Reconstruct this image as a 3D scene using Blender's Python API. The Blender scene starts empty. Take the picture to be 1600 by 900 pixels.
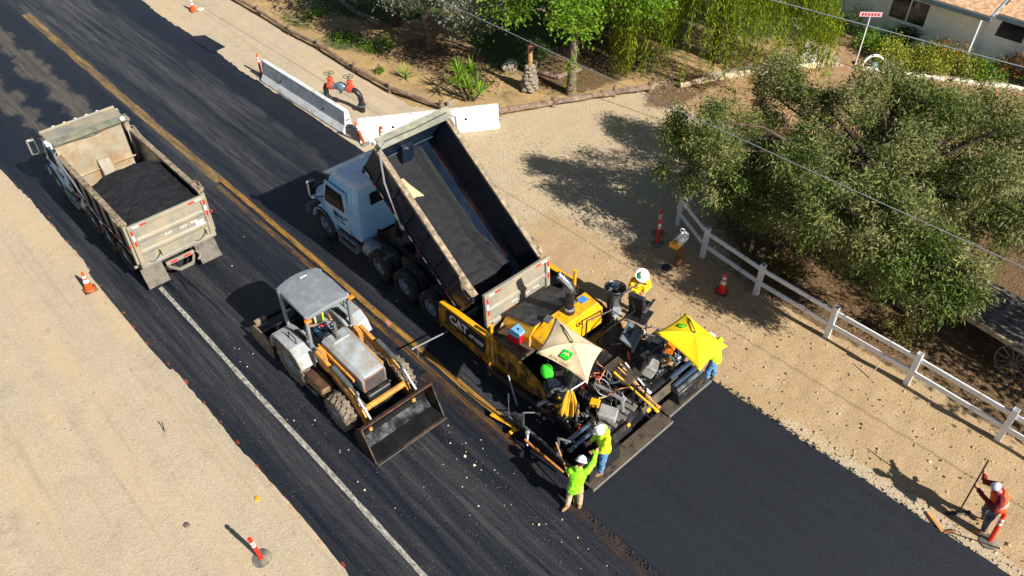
import bpy, bmesh, math, random
import numpy as np
from mathutils import Vector, Matrix, Euler, noise as mnoise

random.seed(7); rng = np.random.default_rng(7)
R = math.radians
SC = bpy.context.scene
COL = SC.collection

# ------------------------------------------------------------------ camera, sky, sun, exposure
cam_d = bpy.data.cameras.new('camera'); cam = bpy.data.objects.new('camera', cam_d); COL.objects.link(cam)
cam_d.sensor_width = 36.0; cam_d.lens = 36.0 * 1250 / 1600; cam_d.clip_start = 0.1; cam_d.clip_end = 2000
cam.location = (0, 0, 16.5)
cam.rotation_euler = (R(90 - 42.3), 0, R(-43.2))
SC.camera = cam
SUN_EL, SUN_AZ = R(36.5), math.atan2(-1.0, 0.07)          # the sun stands towards -Y
sdir = Vector((math.cos(SUN_AZ) * math.cos(SUN_EL), math.sin(SUN_AZ) * math.cos(SUN_EL), math.sin(SUN_EL)))
world = bpy.data.worlds.new('World'); SC.world = world; world.use_nodes = True
wn = world.node_tree
sky = wn.nodes.new('ShaderNodeTexSky'); sky.sky_type = 'NISHITA'; sky.sun_disc = False
sky.sun_elevation = SUN_EL; sky.sun_rotation = math.atan2(sdir.x, sdir.y)
sky.air_density = 1.0; sky.dust_density = 0.6; sky.ozone_density = 1.6
bg = wn.nodes['Background']; bg.inputs['Strength'].default_value = 0.05
wn.links.new(sky.outputs[0], bg.inputs['Color'])
sl = bpy.data.lights.new('sun', 'SUN'); sl.energy = 5.0; sl.angle = R(0.53); sl.color = (1.0, 0.965, 0.91)
sun = bpy.data.objects.new('sun', sl); COL.objects.link(sun)
sun.rotation_euler = (-sdir).to_track_quat('-Z', 'Y').to_euler(); sun.location = (0, -20, 30)
SC.view_settings.view_transform = 'Standard'; SC.view_settings.look = 'None'
SC.view_settings.exposure = 0.64; SC.view_settings.gamma = 1.0; SC.view_settings.use_curve_mapping = False
SC.cycles.max_bounces = 6; SC.cycles.transparent_max_bounces = 8
SC.cycles.use_denoising = True

# ------------------------------------------------------------------ materials
MATS = {}
def srgb(r, g, b):
    f = lambda c: (c / 255) / 12.92 if c <= 10 else (((c / 255) + 0.055) / 1.055) ** 2.4
    return (f(r), f(g), f(b), 1)
class NT:
    def __init__(s, name):
        s.m = bpy.data.materials.new(name); s.m.use_nodes = True; s.t = s.m.node_tree; s.n = s.t.nodes
        s.b = s.n['Principled BSDF']; s.out = s.n['Material Output']
    def node(s, typ, **kw):
        n = s.n.new(typ)
        for k, v in kw.items():
            if k in n.inputs: n.inputs[k].default_value = v
            else: setattr(n, k, v)
        return n
    def link(s, a, b): s.t.links.new(a, b)
    def coord(s, kind='Object', scale=(1, 1, 1), rot=(0, 0, 0)):
        tc = s.n.new('ShaderNodeTexCoord'); mp = s.n.new('ShaderNodeMapping')
        mp.inputs['Scale'].default_value = scale; mp.inputs['Rotation'].default_value = rot
        s.link(tc.outputs[kind], mp.inputs[0]); return mp.outputs[0]
    def noise(s, vec, scale, detail=4, rough=.55, lo=.35, hi=.65, dist=0):
        n = s.node('ShaderNodeTexNoise', Scale=scale, Detail=detail, Roughness=rough, Distortion=dist)
        if vec is not None: s.link(vec, n.inputs['Vector'])
        r = s.node('ShaderNodeMapRange'); r.inputs['From Min'].default_value = lo; r.inputs['From Max'].default_value = hi
        s.link(n.outputs['Fac'], r.inputs['Value']); return r.outputs[0]
    def mix(s, fac, a, b, mode='MIX'):
        n = s.n.new('ShaderNodeMix'); n.data_type = 'RGBA'; n.blend_type = mode
        for i, x in ((0, fac), (6, a), (7, b)):
            if hasattr(x, 'is_linked'): s.link(x, n.inputs[i])
            else: n.inputs[i].default_value = x
        return n.outputs[2]
    def math(s, op, a, b=0.0, clamp=False):
        n = s.n.new('ShaderNodeMath'); n.operation = op; n.use_clamp = clamp
        for i, x in ((0, a), (1, b)):
            if hasattr(x, 'is_linked'): s.link(x, n.inputs[i])
            else: n.inputs[i].default_value = x
        return n.outputs[0]
    def bump(s, h, strength=.3, dist=.02):
        n = s.node('ShaderNodeBump', Strength=strength, Distance=dist); s.link(h, n.inputs['Height'])
        s.link(n.outputs[0], s.b.inputs['Normal']); return n
    def set(s, **kw):
        for k, v in kw.items():
            k = k.replace('_', ' ')
            if hasattr(v, 'is_linked'): s.link(v, s.b.inputs[k])
            else: s.b.inputs[k].default_value = v
def mat(name, col, rough=.6, metal=0.0, var=.25, scale=3.0, dirt=None, amt=.35, dscale=2.2, bump=0.0, bscale=40, coat=0):
    """a painted, steel, wood ... surface: base colour with uneven tone and patches of dirt"""
    if name in MATS: return MATS[name]
    k = NT(name); c = tuple(col) + (1,) if len(col) == 3 else col
    v = k.coord('Object')
    dk = tuple(x * (1 - var) for x in c[:3]) + (1,); lt = tuple(min(1, x * (1 + var * .5)) for x in c[:3]) + (1,)
    out = k.mix(k.noise(v, scale, 5, .6), dk, lt)
    rg = rough
    if dirt is not None:
        d = tuple(dirt) + (1,) if len(dirt) == 3 else dirt
        f = k.noise(v, dscale, 8, .68, .62 - amt * .55, .78 - amt * .35)
        out = k.mix(f, out, d)
        rg = k.math('ADD', k.math('MULTIPLY', f, max(0, .85 - rough)), rough)
    k.set(Base_Color=out, Roughness=rg, Metallic=metal)
    if coat: k.b.inputs['Coat Weight'].default_value = coat
    if bump: k.bump(k.noise(v, bscale, 3, .6, .2, .8), bump, .01)
    MATS[name] = k.m; return k.m
DUST = srgb(196, 170, 132); TAR = (.012, .012, .013, 1)
STEEL_DIRT = mat('dusty_steel', srgb(146, 142, 130), .55, .15, .2, 2.5, srgb(166, 152, 124), .42, 1.6, .12, 30)
RAIL = mat('sandy_rail_steel', srgb(166, 146, 118), .7, .1, .3, 5, srgb(96, 84, 72), .35, 6, .2, 40)
BEDBLK = mat('black_bed_paint', (.010, .021, .042), .3, .1, .35, 2, srgb(40, 50, 62), .12, 2.5, .08, 30)
RUST = mat('rusty_steel', srgb(112, 76, 52), .75, .2, .4, 4, srgb(60, 44, 36), .5, 3, .2, 40)
BEDIN = mat('heat_stained_steel', srgb(176, 164, 138), .55, .15, .2, 1.2, srgb(150, 108, 62), .30, 1.1, .08, 25)
CABBLUE = mat('pale_blue_cab_paint', srgb(178, 222, 250), .3, .0, .08, 2, srgb(160, 164, 160), .1, 5, 0, 30, .4)
CABWHITE = mat('white_cab_paint', srgb(226, 230, 232), .3, 0, .08, 2, srgb(170, 160, 140), .15, 5, 0, 30, .4)
RUBBER = mat('tyre_rubber', (.022, .022, .024), .8, 0, .3, 6, srgb(90, 82, 72), .3, 7, .25, 60)
RUBDUST = mat('dusty_tyre_rubber', srgb(78, 74, 68), .9, 0, .4, 6, srgb(140, 126, 104), .5, 5, .3, 50)
RIM = mat('grey_wheel_rim', srgb(176, 190, 204), .4, .3, .25, 5, srgb(60, 60, 62), .35, 6)
CHASSIS = mat('black_chassis', (.015, .016, .018), .6, .2, .3, 5, srgb(84, 76, 66), .22, 5, .1, 50)
ALU = mat('bright_aluminium', srgb(172, 176, 180), .42, .55, .12, 6, srgb(120, 112, 100), .25, 6)
CHROME = mat('chrome', (.75, .77, .8), .12, 1, .05, 3)
GLASSD = mat('dark_window_glass', (.012, .016, .018), .06, 0, .1, 2)
REDP = mat('red_reflector', srgb(222, 46, 34), .35, 0, .1, 4)
WHITEP = mat('white_reflector', srgb(235, 232, 226), .35, 0, .1, 4)
AMBER = mat('amber_lens', srgb(255, 132, 24), .3, 0, .1, 4)
YEL = mat('machine_yellow', srgb(246, 178, 20), .38, 0, .12, 2, srgb(120, 92, 40), .2, 3.5, .04, 40, .25)
YELD = mat('grimy_machine_yellow', srgb(206, 146, 18), .48, 0, .3, 2, srgb(52, 42, 26), .42, 2.6, .08, 40)
LOADY = mat('loader_orange_yellow', srgb(232, 158, 48), .48, 0, .2, 3, srgb(140, 104, 68), .42, 4, .06, 40)
GREYP = mat('loader_grey_paint', srgb(162, 166, 166), .5, 0, .15, 2.5, srgb(140, 126, 104), .28, 3, .06, 40)
CANOPY = mat('canopy_grey', srgb(120, 125, 128), .6, 0, .14, 2, srgb(142, 144, 142), .3, 3, .05, 60)
BUCKET = mat('worn_bucket_steel', srgb(62, 58, 56), .42, .55, .35, 3, srgb(118, 96, 76), .35, 2.5, .15, 30)
BUCKETIN = mat('polished_bucket_steel', srgb(70, 68, 70), .36, .7, .5, 2.2, (.012, .012, .013), .52, 3, .18, 18)
BLACKP = mat('black_machine_paint', (.016, .017, .019), .38, .1, .35, 3, srgb(74, 66, 56), .2, 5, .06, 50)
GREYM = mat('grey_machine_steel', srgb(120, 124, 126), .45, .4, .25, 5, srgb(50, 46, 42), .35, 5, .08, 50)
CONSOLE = mat('console_grey', srgb(108, 118, 124), .5, .1, .15, 4, srgb(70, 66, 60), .25, 6)
HOSE = mat('hydraulic_hose', (.014, .014, .015), .45, 0, .3, 6)
SEATM = mat('black_seat_vinyl', (.02, .022, .026), .5, 0, .25, 5, srgb(80, 76, 70), .2, 6, .05, 40)
ORANGE = mat('traffic_orange', srgb(255, 84, 22), .45, 0, .1, 4, srgb(190, 110, 70), .15, 6)
REDOR = mat('traffic_red_orange', srgb(248, 44, 20), .45, 0, .1, 4, srgb(170, 80, 60), .12, 6)
CONC = mat('barrier_concrete', srgb(222, 222, 218), .85, 0, .1, 1.5, srgb(170, 162, 150), .25, 3, .15, 45)
WHITEFENCE = mat('white_vinyl', srgb(236, 238, 240), .45, 0, .05, 2, srgb(190, 184, 172), .15, 4)
WOODG = mat('weathered_grey_wood', srgb(150, 128, 108), .9, 0, .35, 3, srgb(96, 76, 62), .4, 5, .3, 30)
WOODB = mat('brown_wood', srgb(150, 96, 62), .85, 0, .35, 4, srgb(84, 54, 38), .35, 5, .25, 30)
WOODH = mat('handle_wood', srgb(206, 150, 84), .6, 0, .2, 5)
WOODW = mat('wagon_wood', srgb(128, 116, 106), .9, 0, .35, 3, srgb(74, 66, 60), .4, 4, .3, 25)
ROCK = mat('field_stone', srgb(176, 160, 138), .9, 0, .35, 4, srgb(104, 96, 84), .4, 3, .4, 14)
PLATEM = mat('paved_plate_steel', srgb(120, 104, 84), .75, .2, .35, 3, srgb(52, 46, 40), .42, 3, .2, 40)
def asphalt_mat(name, c0, c1, rough, spec):
    k = NT(name); v = k.coord('Object')
    f = k.noise(v, 26, 8, .95, .4, .68); big = k.noise(k.coord('Object', (3.5, .35, 1)), 1.0, 5, .6, .3, .7)
    col = k.mix(f, c0, c1); col = k.mix(k.math('MULTIPLY', big, .38), col, c0)
    vo = k.node('ShaderNodeTexVoronoi', Scale=75.0); k.link(v, vo.inputs['Vector'])
    k.set(Base_Color=col, Roughness=rough); k.b.inputs['Specular IOR Level'].default_value = spec
    k.bump(k.math('ADD', vo.outputs['Distance'], k.math('MULTIPLY', f, .8)), .5, .012)
    MATS[name] = k.m; return k.m
LOADM = asphalt_mat('loose_hot_asphalt', (.005, .005, .006, 1), (.052, .052, .056, 1), .7, .25)
NEWASPH = asphalt_mat('new_rolled_asphalt', (.005, .006, .010, 1), (.038, .043, .056, 1), .6, .34)

# ------------------------------------------------------------------ mesh builder
class MB:
    def __init__(s): s.v = []; s.f = []; s.mi = []; s.cur = 0; s.X = None
    def add(s, vs, fs):
        o = len(s.v)
        if s.X is not None: vs = [s.X @ Vector(p) for p in vs]
        s.v.extend([tuple(p) for p in vs])
        for f in fs: s.f.append(tuple(i + o for i in f)); s.mi.append(s.cur)
        return s
    def m(s, i): s.cur = i; return s
    def box(s, c, d, rot=None, ch=0.0):
        x, y, z = d[0] / 2, d[1] / 2, d[2] / 2
        if ch <= 0:
            vs = [Vector((sx * x, sy * y, sz * z)) for sz in (-1, 1) for sy in (-1, 1) for sx in (-1, 1)]
            fs = [(0, 2, 3, 1), (4, 5, 7, 6), (0, 1, 5, 4), (2, 6, 7, 3), (0, 4, 6, 2), (1, 3, 7, 5)]
        else:
            ch = min(ch, x * .95, y * .95, z * .95); vs = []; ix = {}
            for sx in (-1, 1):
                for sy in (-1, 1):
                    for sz in (-1, 1):
                        for a in range(3):
                            p = [sx * (x - ch), sy * (y - ch), sz * (z - ch)]; q = (x, y, z)[a]; p[a] = (sx, sy, sz)[a] * q
                            ix[(sx, sy, sz, a)] = len(vs); vs.append(Vector(p))
            fs = []
            for a in range(3):
                b, c2 = [(1, 2), (2, 0), (0, 1)][a]
                for sg in (-1, 1):
                    def key(sb, sc):
                        t = [0, 0, 0]; t[a] = sg; t[b] = sb; t[c2] = sc; return (t[0], t[1], t[2], a)
                    q = [ix[key(-1, -1)], ix[key(1, -1)], ix[key(1, 1)], ix[key(-1, 1)]]
                    fs.append(tuple(q if sg > 0 else q[::-1]))
                    # the edge chamfers along axis a
                for sb in (-1, 1):
                    for sc in (-1, 1):
                        def kk(sa, ax):
                            t = [0, 0, 0]; t[a] = sa; t[b] = sb; t[c2] = sc; return ix[(t[0], t[1], t[2], ax)]
                        q = (kk(-1, b), kk(1, b), kk(1, c2), kk(-1, c2))
                        fs.append(q if sb * sc < 0 else q[::-1])
            for sx in (-1, 1):
                for sy in (-1, 1):
                    for sz in (-1, 1):
                        q = tuple(ix[(sx, sy, sz, a)] for a in range(3)); fs.append(q if sx * sy * sz > 0 else q[::-1])
        Rm = Euler(rot).to_matrix() if rot is not None else None
        C = Vector(c); vs = [(Rm @ p if Rm else p) + C for p in vs]
        return s.add(vs, fs)
    def cyl(s, p0, p1, r, r2=None, n=12, cap=True):
        p0 = Vector(p0); p1 = Vector(p1); r2 = r if r2 is None else r2
        d = (p1 - p0).normalized(); a = d.orthogonal().normalized(); b = d.cross(a); vs = []
        for p, q in ((p0, r), (p1, r2)):
            for i in range(n): t = 2 * math.pi * i / n; vs.append(p + (a * math.cos(t) + b * math.sin(t)) * q)
        fs = [(i, (i + 1) % n, n + (i + 1) % n, n + i) for i in range(n)]
        if cap: fs += [tuple(range(n - 1, -1, -1)), tuple(range(n, 2 * n))]
        return s.add(vs, fs)
    def tube(s, pts, r, n=6, closed=False):
        P = [Vector(p) for p in pts]; vs = []; L = len(P); rr = r if isinstance(r, (list, tuple)) else [r] * L
        prev = None
        for i in range(L):
            if closed: t = P[(i + 1) % L] - P[i - 1]
            else: t = P[min(i + 1, L - 1)] - P[max(i - 1, 0)]
            t = t.normalized() if t.length > 1e-9 else Vector((0, 0, 1))
            a = t.orthogonal() if prev is None else prev - t * prev.dot(t)
            if a.length < 1e-6: a = t.orthogonal()
            a.normalize(); prev = a; b = t.cross(a)
            for k in range(n): q = 2 * math.pi * k / n; vs.append(P[i] + (a * math.cos(q) + b * math.sin(q)) * rr[i])
        fs = []
        for i in range(L if closed else L - 1):
            j = (i + 1) % L
            for k in range(n): fs.append((i * n + k, i * n + (k + 1) % n, j * n + (k + 1) % n, j * n + k))
        if not closed: fs += [tuple(range(n - 1, -1, -1)), tuple(range((L - 1) * n, L * n))]
        return s.add(vs, fs)
    def prism(s, poly, a, b, axis='x'):
        n = len(poly); vs = []
        ar = sum(poly[i][0] * poly[(i + 1) % n][1] - poly[(i + 1) % n][0] * poly[i][1] for i in range(n))
        if ar < 0: poly = poly[::-1]
        for t in (a, b):
            for (u, w) in poly: vs.append({'x': (t, u, w), 'y': (w, t, u), 'z': (u, w, t)}[axis])
        lo, hi = tuple(range(n - 1, -1, -1)), tuple(range(n, 2 * n))
        fs = [lo, hi] + [(i, (i + 1) % n, n + (i + 1) % n, n + i) for i in range(n)]
        if b < a: fs = [f[::-1] for f in fs]
        return s.add(vs, fs)
    def slab(s, q, t):
        """four corners in order, given a thickness along the normal"""
        q = [Vector(p) for p in q]; nrm = (q[1] - q[0]).cross(q[3] - q[0]).normalized() * t
        vs = [p - nrm for p in q] + q; return s.add(vs, [(3, 2, 1, 0), (4, 5, 6, 7)] + [(i, (i + 1) % 4, 4 + (i + 1) % 4, 4 + i) for i in range(4)])
    def lathe(s, prof, n=16, c=(0, 0, 0), axis='z', close=False):
        vs = []; C = Vector(c); m = len(prof)
        for i in range(n):
            t = 2 * math.pi * i / n; ct, st = math.cos(t), math.sin(t)
            for (r, h) in prof:
                p = {'z': (r * ct, r * st, h), 'x': (h, r * ct, r * st), 'y': (r * st, h, r * ct)}[axis]; vs.append(C + Vector(p))
        fs = []
        for i in range(n):
            j = (i + 1) % n
            for k in range(m if close else m - 1): fs.append((i * m + k, j * m + k, j * m + (k + 1) % m, i * m + (k + 1) % m))
        return s.add(vs, fs)
    def ell(s, c, r, nu=12, nv=8, rot=None):
        vs = []; fs = []; Rm = Euler(rot).to_matrix() if rot is not None else Matrix.Identity(3); C = Vector(c)
        for j in range(nv + 1):
            ph = math.pi * j / nv - math.pi / 2
            for i in range(nu):
                t = 2 * math.pi * i / nu
                vs.append(C + Rm @ Vector((r[0] * math.cos(ph) * math.cos(t), r[1] * math.cos(ph) * math.sin(t), r[2] * math.sin(ph))))
        for j in range(nv):
            for i in range(nu): fs.append((j * nu + i, j * nu + (i + 1) % nu, (j + 1) * nu + (i + 1) % nu, (j + 1) * nu + i))
        return s.add(vs, fs)
    def loft(s, rings, cap=True):
        n = len(rings[0]); vs = [p for r in rings for p in r]; fs = []
        for j in range(len(rings) - 1):
            for i in range(n): fs.append((j * n + i, j * n + (i + 1) % n, (j + 1) * n + (i + 1) % n, (j + 1) * n + i))
        if cap: fs += [tuple(range(n - 1, -1, -1)), tuple(range((len(rings) - 1) * n, len(rings) * n))]
        return s.add(vs, fs)
    def build(s, name, mats, parent=None, loc=None, rot=None, smooth=35, bevel=0, label=None, kind=None):
        me = bpy.data.meshes.new(name); me.from_pydata(s.v, [], s.f)
        mats = mats if isinstance(mats, (list, tuple)) else [mats]
        for m_ in mats: me.materials.append(m_)
        if len(mats) > 1: me.polygons.foreach_set('material_index', s.mi)
        bm = bmesh.new(); bm.from_mesh(me); bmesh.ops.recalc_face_normals(bm, faces=bm.faces); bm.to_mesh(me); bm.free()
        if smooth:
            me.polygons.foreach_set('use_smooth', [True] * len(me.polygons)); me.set_sharp_from_angle(angle=R(smooth))
        o = bpy.data.objects.new(name, me); COL.objects.link(o)
        if parent is not None: o.parent = parent
        if loc is not None: o.location = loc
        if rot is not None: o.rotation_euler = rot
        if bevel:
            b = o.modifiers.new('bevel', 'BEVEL'); b.width = bevel; b.segments = 1; b.limit_method = 'ANGLE'; b.angle_limit = R(40)
        if label: o['label'] = label
        if kind: o['kind'] = kind
        return o
def thing(name, label, cat, loc=(0, 0, 0), rotz=0.0, group=None, rot=None):
    o = bpy.data.objects.new(name, None); COL.objects.link(o); o.location = loc; o.rotation_euler = rot or (0, 0, rotz)
    o.empty_display_size = .2; o['label'] = label; o['category'] = cat
    if group: o['group'] = group
    return o
def tag(o, label, cat, group=None):
    o['label'] = label; o['category'] = cat
    if group: o['group'] = group
    return o
def copy_tree(o, parent=None):
    c = o.copy(); COL.objects.link(c)
    if parent is not None: c.parent = parent
    for ch in list(o.children): copy_tree(ch, c)
    return c
def clone(o, name, parent=None, loc=None, rot=None):
    c = o.copy(); COL.objects.link(c); c.name = name
    if parent is not None: c.parent = parent
    if loc is not None: c.location = loc
    if rot is not None: c.rotation_euler = rot
    return c
def text(name, body, size, m, parent, loc, rot, shear=0, extrude=.004, bold=0.0, squeeze=1.0):
    cu = bpy.data.curves.new(name, 'FONT'); cu.body = body; cu.size = size; cu.extrude = extrude; cu.offset = bold; cu.shear = shear
    cu.align_x = 'CENTER'; cu.align_y = 'CENTER'; cu.materials.append(m)
    t = bpy.data.objects.new(name, cu); COL.objects.link(t)
    dg = bpy.context.evaluated_depsgraph_get(); me = bpy.data.meshes.new_from_object(t.evaluated_get(dg))
    bpy.data.objects.remove(t); o = bpy.data.objects.new(name, me); COL.objects.link(o)
    o.parent = parent; o.location = loc; o.rotation_euler = rot; o.scale = (squeeze, 1, 1)
    return o
def wiggle(a, b, n, amp, seed=0):
    """n points from a to b with a little sideways wander"""
    a = Vector(a); b = Vector(b); out = []
    for i in range(n + 1):
        t = i / n; p = a.lerp(b, t); k = math.sin(math.pi * t)
        out.append(p + Vector((mnoise.noise((t * 3, seed, 0)), mnoise.noise((t * 3, seed, 5)), mnoise.noise((t * 3, seed, 9)))) * amp * k)
    return out
def sag(a, b, drop, n=10):
    a = Vector(a); b = Vector(b); return [a.lerp(b, i / n) - Vector((0, 0, drop * 4 * (i / n) * (1 - i / n))) for i in range(n + 1)]
def nz(x, y, s=1.0, z=0.0): return mnoise.noise((x * s, y * s, z))
# ------------------------------------------------------------------ ground
def sstep(x, a, b):
    t = np.clip((x - a) / (b - a), 0, 1); return t * t * (3 - 2 * t)
def vnoise(x, y, s, seed=0, octv=3):
    """smooth value noise on arrays"""
    out = np.zeros_like(x); amp = 1.0; tot = 0
    for o in range(octv):
        r = np.random.default_rng(seed * 17 + o); T = r.random((64, 64))
        u = x * s * 2 ** o + 100; v = y * s * 2 ** o + 100; i = np.floor(u).astype(int); j = np.floor(v).astype(int)
        fu = u - i; fv = v - j; fu = fu * fu * (3 - 2 * fu); fv = fv * fv * (3 - 2 * fv)
        g = lambda a, b: T[a % 64, b % 64]
        out += amp * ((g(i, j) * (1 - fu) + g(i + 1, j) * fu) * (1 - fv) + (g(i, j + 1) * (1 - fu) + g(i + 1, j + 1) * fu) * fv)
        tot += amp; amp *= .5
    return out / tot - .5
def ground_h(x, y):
    x = np.asarray(x, float); y = np.asarray(y, float)
    e_l = 3.45 + .30 * vnoise(y * 0 + 3, y, .16, 1) * 1.6
    e_r = np.where(y > 7, 13.4, 13.75) + .25 * vnoise(y * 0 + 9, y, .5, 2)
    out_l = np.clip(e_l - x, -2, 50); out_r = np.clip(x - e_r, -2, 50)
    d = np.maximum(out_l, out_r)                               # distance outside the pavement
    base = np.where(d < 0, -.035, 0) + sstep(d, -.25, .35) * .034 - .018
    n = vnoise(x, y, .35, 4, 3) * .07 * sstep(d, .6, 5) + vnoise(x, y, 2.3, 5, 3) * np.where(x < 8, .014, .032) * sstep(d, .1, 1.2)
    n2 = vnoise(x, y, 5., 8, 2) * np.where(x < 8, .008, .016) * sstep(d, -.2, .3)
    rut = 0.0
    for cx in (14.9, 15.6, 16.3): rut = rut - (.03 + .03 * np.sin(y * 21 + cx)) * np.exp(-((x - cx - .25 * np.sin(y * .35)) / .16) ** 2) * (y < 12) * (d > .3)
    for cx in (-1.6, .2, 1.9): rut = rut - (.010 + .010 * np.sin(y * 18 + cx * 5)) * np.exp(-((x - cx - .5 * np.sin(y * .16 + cx)) / .17) ** 2)
    return base + n + n2 + rut + .012 * sstep(d, .05, .6)
def axis_coords(lo, hi, step, far):
    f = np.arange(lo, hi + step / 2, step); g = np.array([3, 8, 18, 40, 90, 200, far])
    return np.concatenate([(lo - g)[::-1], f, hi + g])
gx_, gy_ = axis_coords(-9, 45, .2, 600), axis_coords(-8, 56, .2, 600)
GX, GY = np.meshgrid(gx_, gy_); nx_, ny_ = len(gx_), len(gy_)
gz = ground_h(GX, GY); farm = (GX < -9) | (GX > 45) | (GY < -8) | (GY > 56); gz[farm] = -.03
gv = np.stack([GX.ravel(), GY.ravel(), gz.ravel()], 1)
idx = np.arange(nx_ * ny_).reshape(ny_, nx_)
gf = np.stack([idx[:-1, :-1].ravel(), idx[:-1, 1:].ravel(), idx[1:, 1:].ravel(), idx[1:, :-1].ravel()], 1)
def fast_mesh(name, v, f, mats, parent=None, smooth=True):
    me = bpy.data.meshes.new(name); k = f.shape[1]
    me.vertices.add(len(v)); me.vertices.foreach_set('co', np.ascontiguousarray(v, dtype=np.float32).ravel())
    me.loops.add(f.size); me.loops.foreach_set('vertex_index', np.ascontiguousarray(f, dtype=np.int32).ravel())
    me.polygons.add(len(f)); me.polygons.foreach_set('loop_start', np.arange(0, f.size, k, dtype=np.int32))
    me.update(calc_edges=True)
    for m_ in (mats if isinstance(mats, (list, tuple)) else [mats]): me.materials.append(m_)
    if smooth: me.polygons.foreach_set('use_smooth', np.ones(len(f), bool))
    o = bpy.data.objects.new(name, me); COL.objects.link(o)
    if parent is not None: o.parent = parent
    return o
def ground_material():
    k = NT('ground_dirt'); v = k.coord('Object')
    fine = k.noise(v, 14, 6, .75, .3, .7); mid = k.noise(v, 1.1, 6, .65, .3, .7); big = k.noise(v, .22, 4, .5, .35, .65)
    spk = k.noise(v, 38, 2, .5, .55, .72)
    at = lambda n: k.node('ShaderNodeAttribute', attribute_name=n).outputs['Fac']
    brk = k.noise(v, 3.0, 6, .75, .0, 1)
    def m(n):      # zone weight with a broken edge
        a = k.math('ADD', at(n), k.math('MULTIPLY', k.math('SUBTRACT', brk, .5), .9)); r = k.node('ShaderNodeMapRange'); r.inputs['From Min'].default_value = .38; r.inputs['From Max'].default_value = .62
        k.link(a, r.inputs['Value']); return r.outputs[0]
    c = k.mix(mid, srgb(180, 164, 138), srgb(198, 182, 156)); c = k.mix(big, c, srgb(196, 178, 149)); c = k.mix(k.math('MULTIPLY', fine, .62), c, srgb(146, 130, 106)); c = k.mix(k.math('MULTIPLY', k.math('MULTIPLY', k.noise(v, .8, 6, .75, .54, .72), fine), .75), c, srgb(116, 104, 88)); c = k.mix(k.math('MULTIPLY', k.noise(k.coord('Object', (1.2, .16, 1)), 1.0, 5, .6, .46, .66), .5), c, srgb(200, 172, 130)); tw = k.noise(k.coord('Object', (3.2, .10, 1)), 1.0, 6, .7, .54, .68); c = k.mix(k.math('MULTIPLY', tw, .45), c, srgb(150, 134, 112))
    warm = k.mix(mid, srgb(178, 148, 108), srgb(196, 168, 128)); warm = k.mix(k.math('MULTIPLY', fine, .6), warm, srgb(134, 108, 78))
    c = k.mix(m('warm'), c, warm)
    grav = k.mix(fine, srgb(146, 130, 106), srgb(206, 188, 156)); grav = k.mix(k.math('MULTIPLY', mid, .5), grav, srgb(182, 154, 114))
    c = k.mix(m('gravel'), c, grav)
    mul = k.mix(fine, srgb(106, 78, 52), srgb(182, 142, 100)); mul = k.mix(k.math('MULTIPLY', mid, .6), mul, srgb(178, 146, 108)); c = k.mix(m('mulch'), c, mul)
    soil = k.mix(mid, srgb(150, 122, 86), srgb(206, 170, 112)); soil = k.mix(k.math('MULTIPLY', fine, .5), soil, srgb(98, 80, 56)); c = k.mix(m('soil'), c, soil)
    gr = k.mix(fine, srgb(34, 48, 18), srgb(80, 96, 38)); c = k.mix(m('grass'), c, gr)
    lit = k.mix(fine, srgb(58, 46, 34), srgb(128, 98, 62)); c = k.mix(m('litter_shade'), c, lit)
    c = k.mix(k.math('MULTIPLY', spk, .35), c, srgb(232, 218, 194))
    k.set(Base_Color=c, Roughness=.95); k.b.inputs['Specular IOR Level'].default_value = .15
    vo = k.node('ShaderNodeTexVoronoi', Scale=22.0); k.link(v, vo.inputs['Vector'])
    h = k.math('ADD', k.math('MULTIPLY', fine, .7), k.math('MULTIPLY', vo.outputs['Distance'], .7)); k.bump(h, .4, .022)
    return k.m
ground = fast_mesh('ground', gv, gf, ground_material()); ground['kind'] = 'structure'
wob = vnoise(GX, GY, .45, 11, 3) * 2.2
Z = {}
def blob(cx, cy, rx, ry, soft=.35): 
    d = np.sqrt(((GX - cx) / rx) ** 2 + ((GY - cy) / ry) ** 2) + wob * .16; return 1 - sstep(d, 1 - soft, 1 + soft)
right = sstep(GX, 12, 13)
Z['warm'] = right * (1 - sstep(GY + wob, 16.5, 19.5)) * (1 - sstep(GX + wob * .3, 17.4, 18.4))
driv = sstep(GX + wob * .4, 15.2, 17.2) * sstep(GY + wob * .4, 10.6, 12.6) * (1 - sstep(GX + wob, 25, 29)) * (1 - sstep(GY - (21.0 - .38 * (GX - 18.8)) , -.3, .4))
edge_strip = sstep(GX, 13.5, 13.7) * (1 - sstep(GX + wob * .15, 14.15, 14.45)) * (1 - sstep(GY, 4.2, 5.4))
apron = sstep(GX + wob * .3, 13.2, 14.2) * sstep(GY + wob, 13.5, 16.5) * (1 - sstep(GY, 21.6, 23.0)) * (1 - sstep(GX, 17, 19))
Z['gravel'] = np.maximum.reduce([driv, edge_strip, apron * .7])
lineA = 21.0 - .39 * (GX - 18.8)
below_logs = 1 - sstep(GY - np.where(GX < 26, lineA, np.where(GX < 32.4, 17.6 - .53 * (GX - 26.3), 14.0 - 1.75 * (GX - 32.6))), -.3, .3)
Z['mulch'] = sstep(GX + wob, 23.5, 27) * below_logs * sstep(GY + wob, 5, 7.5)
Z['mulch'] = np.maximum(Z['mulch'], blob(34.4, 14.6, 2.2, 1.6) * .9)
yard = sstep(GX, 16.75, 17.1) * sstep(GY - np.where(GX < 18.6, 23.8 - 1.5 * (GX - 17), lineA), -.1, .25)
Z['soil'] = yard * (1 - Z['mulch'])
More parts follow.
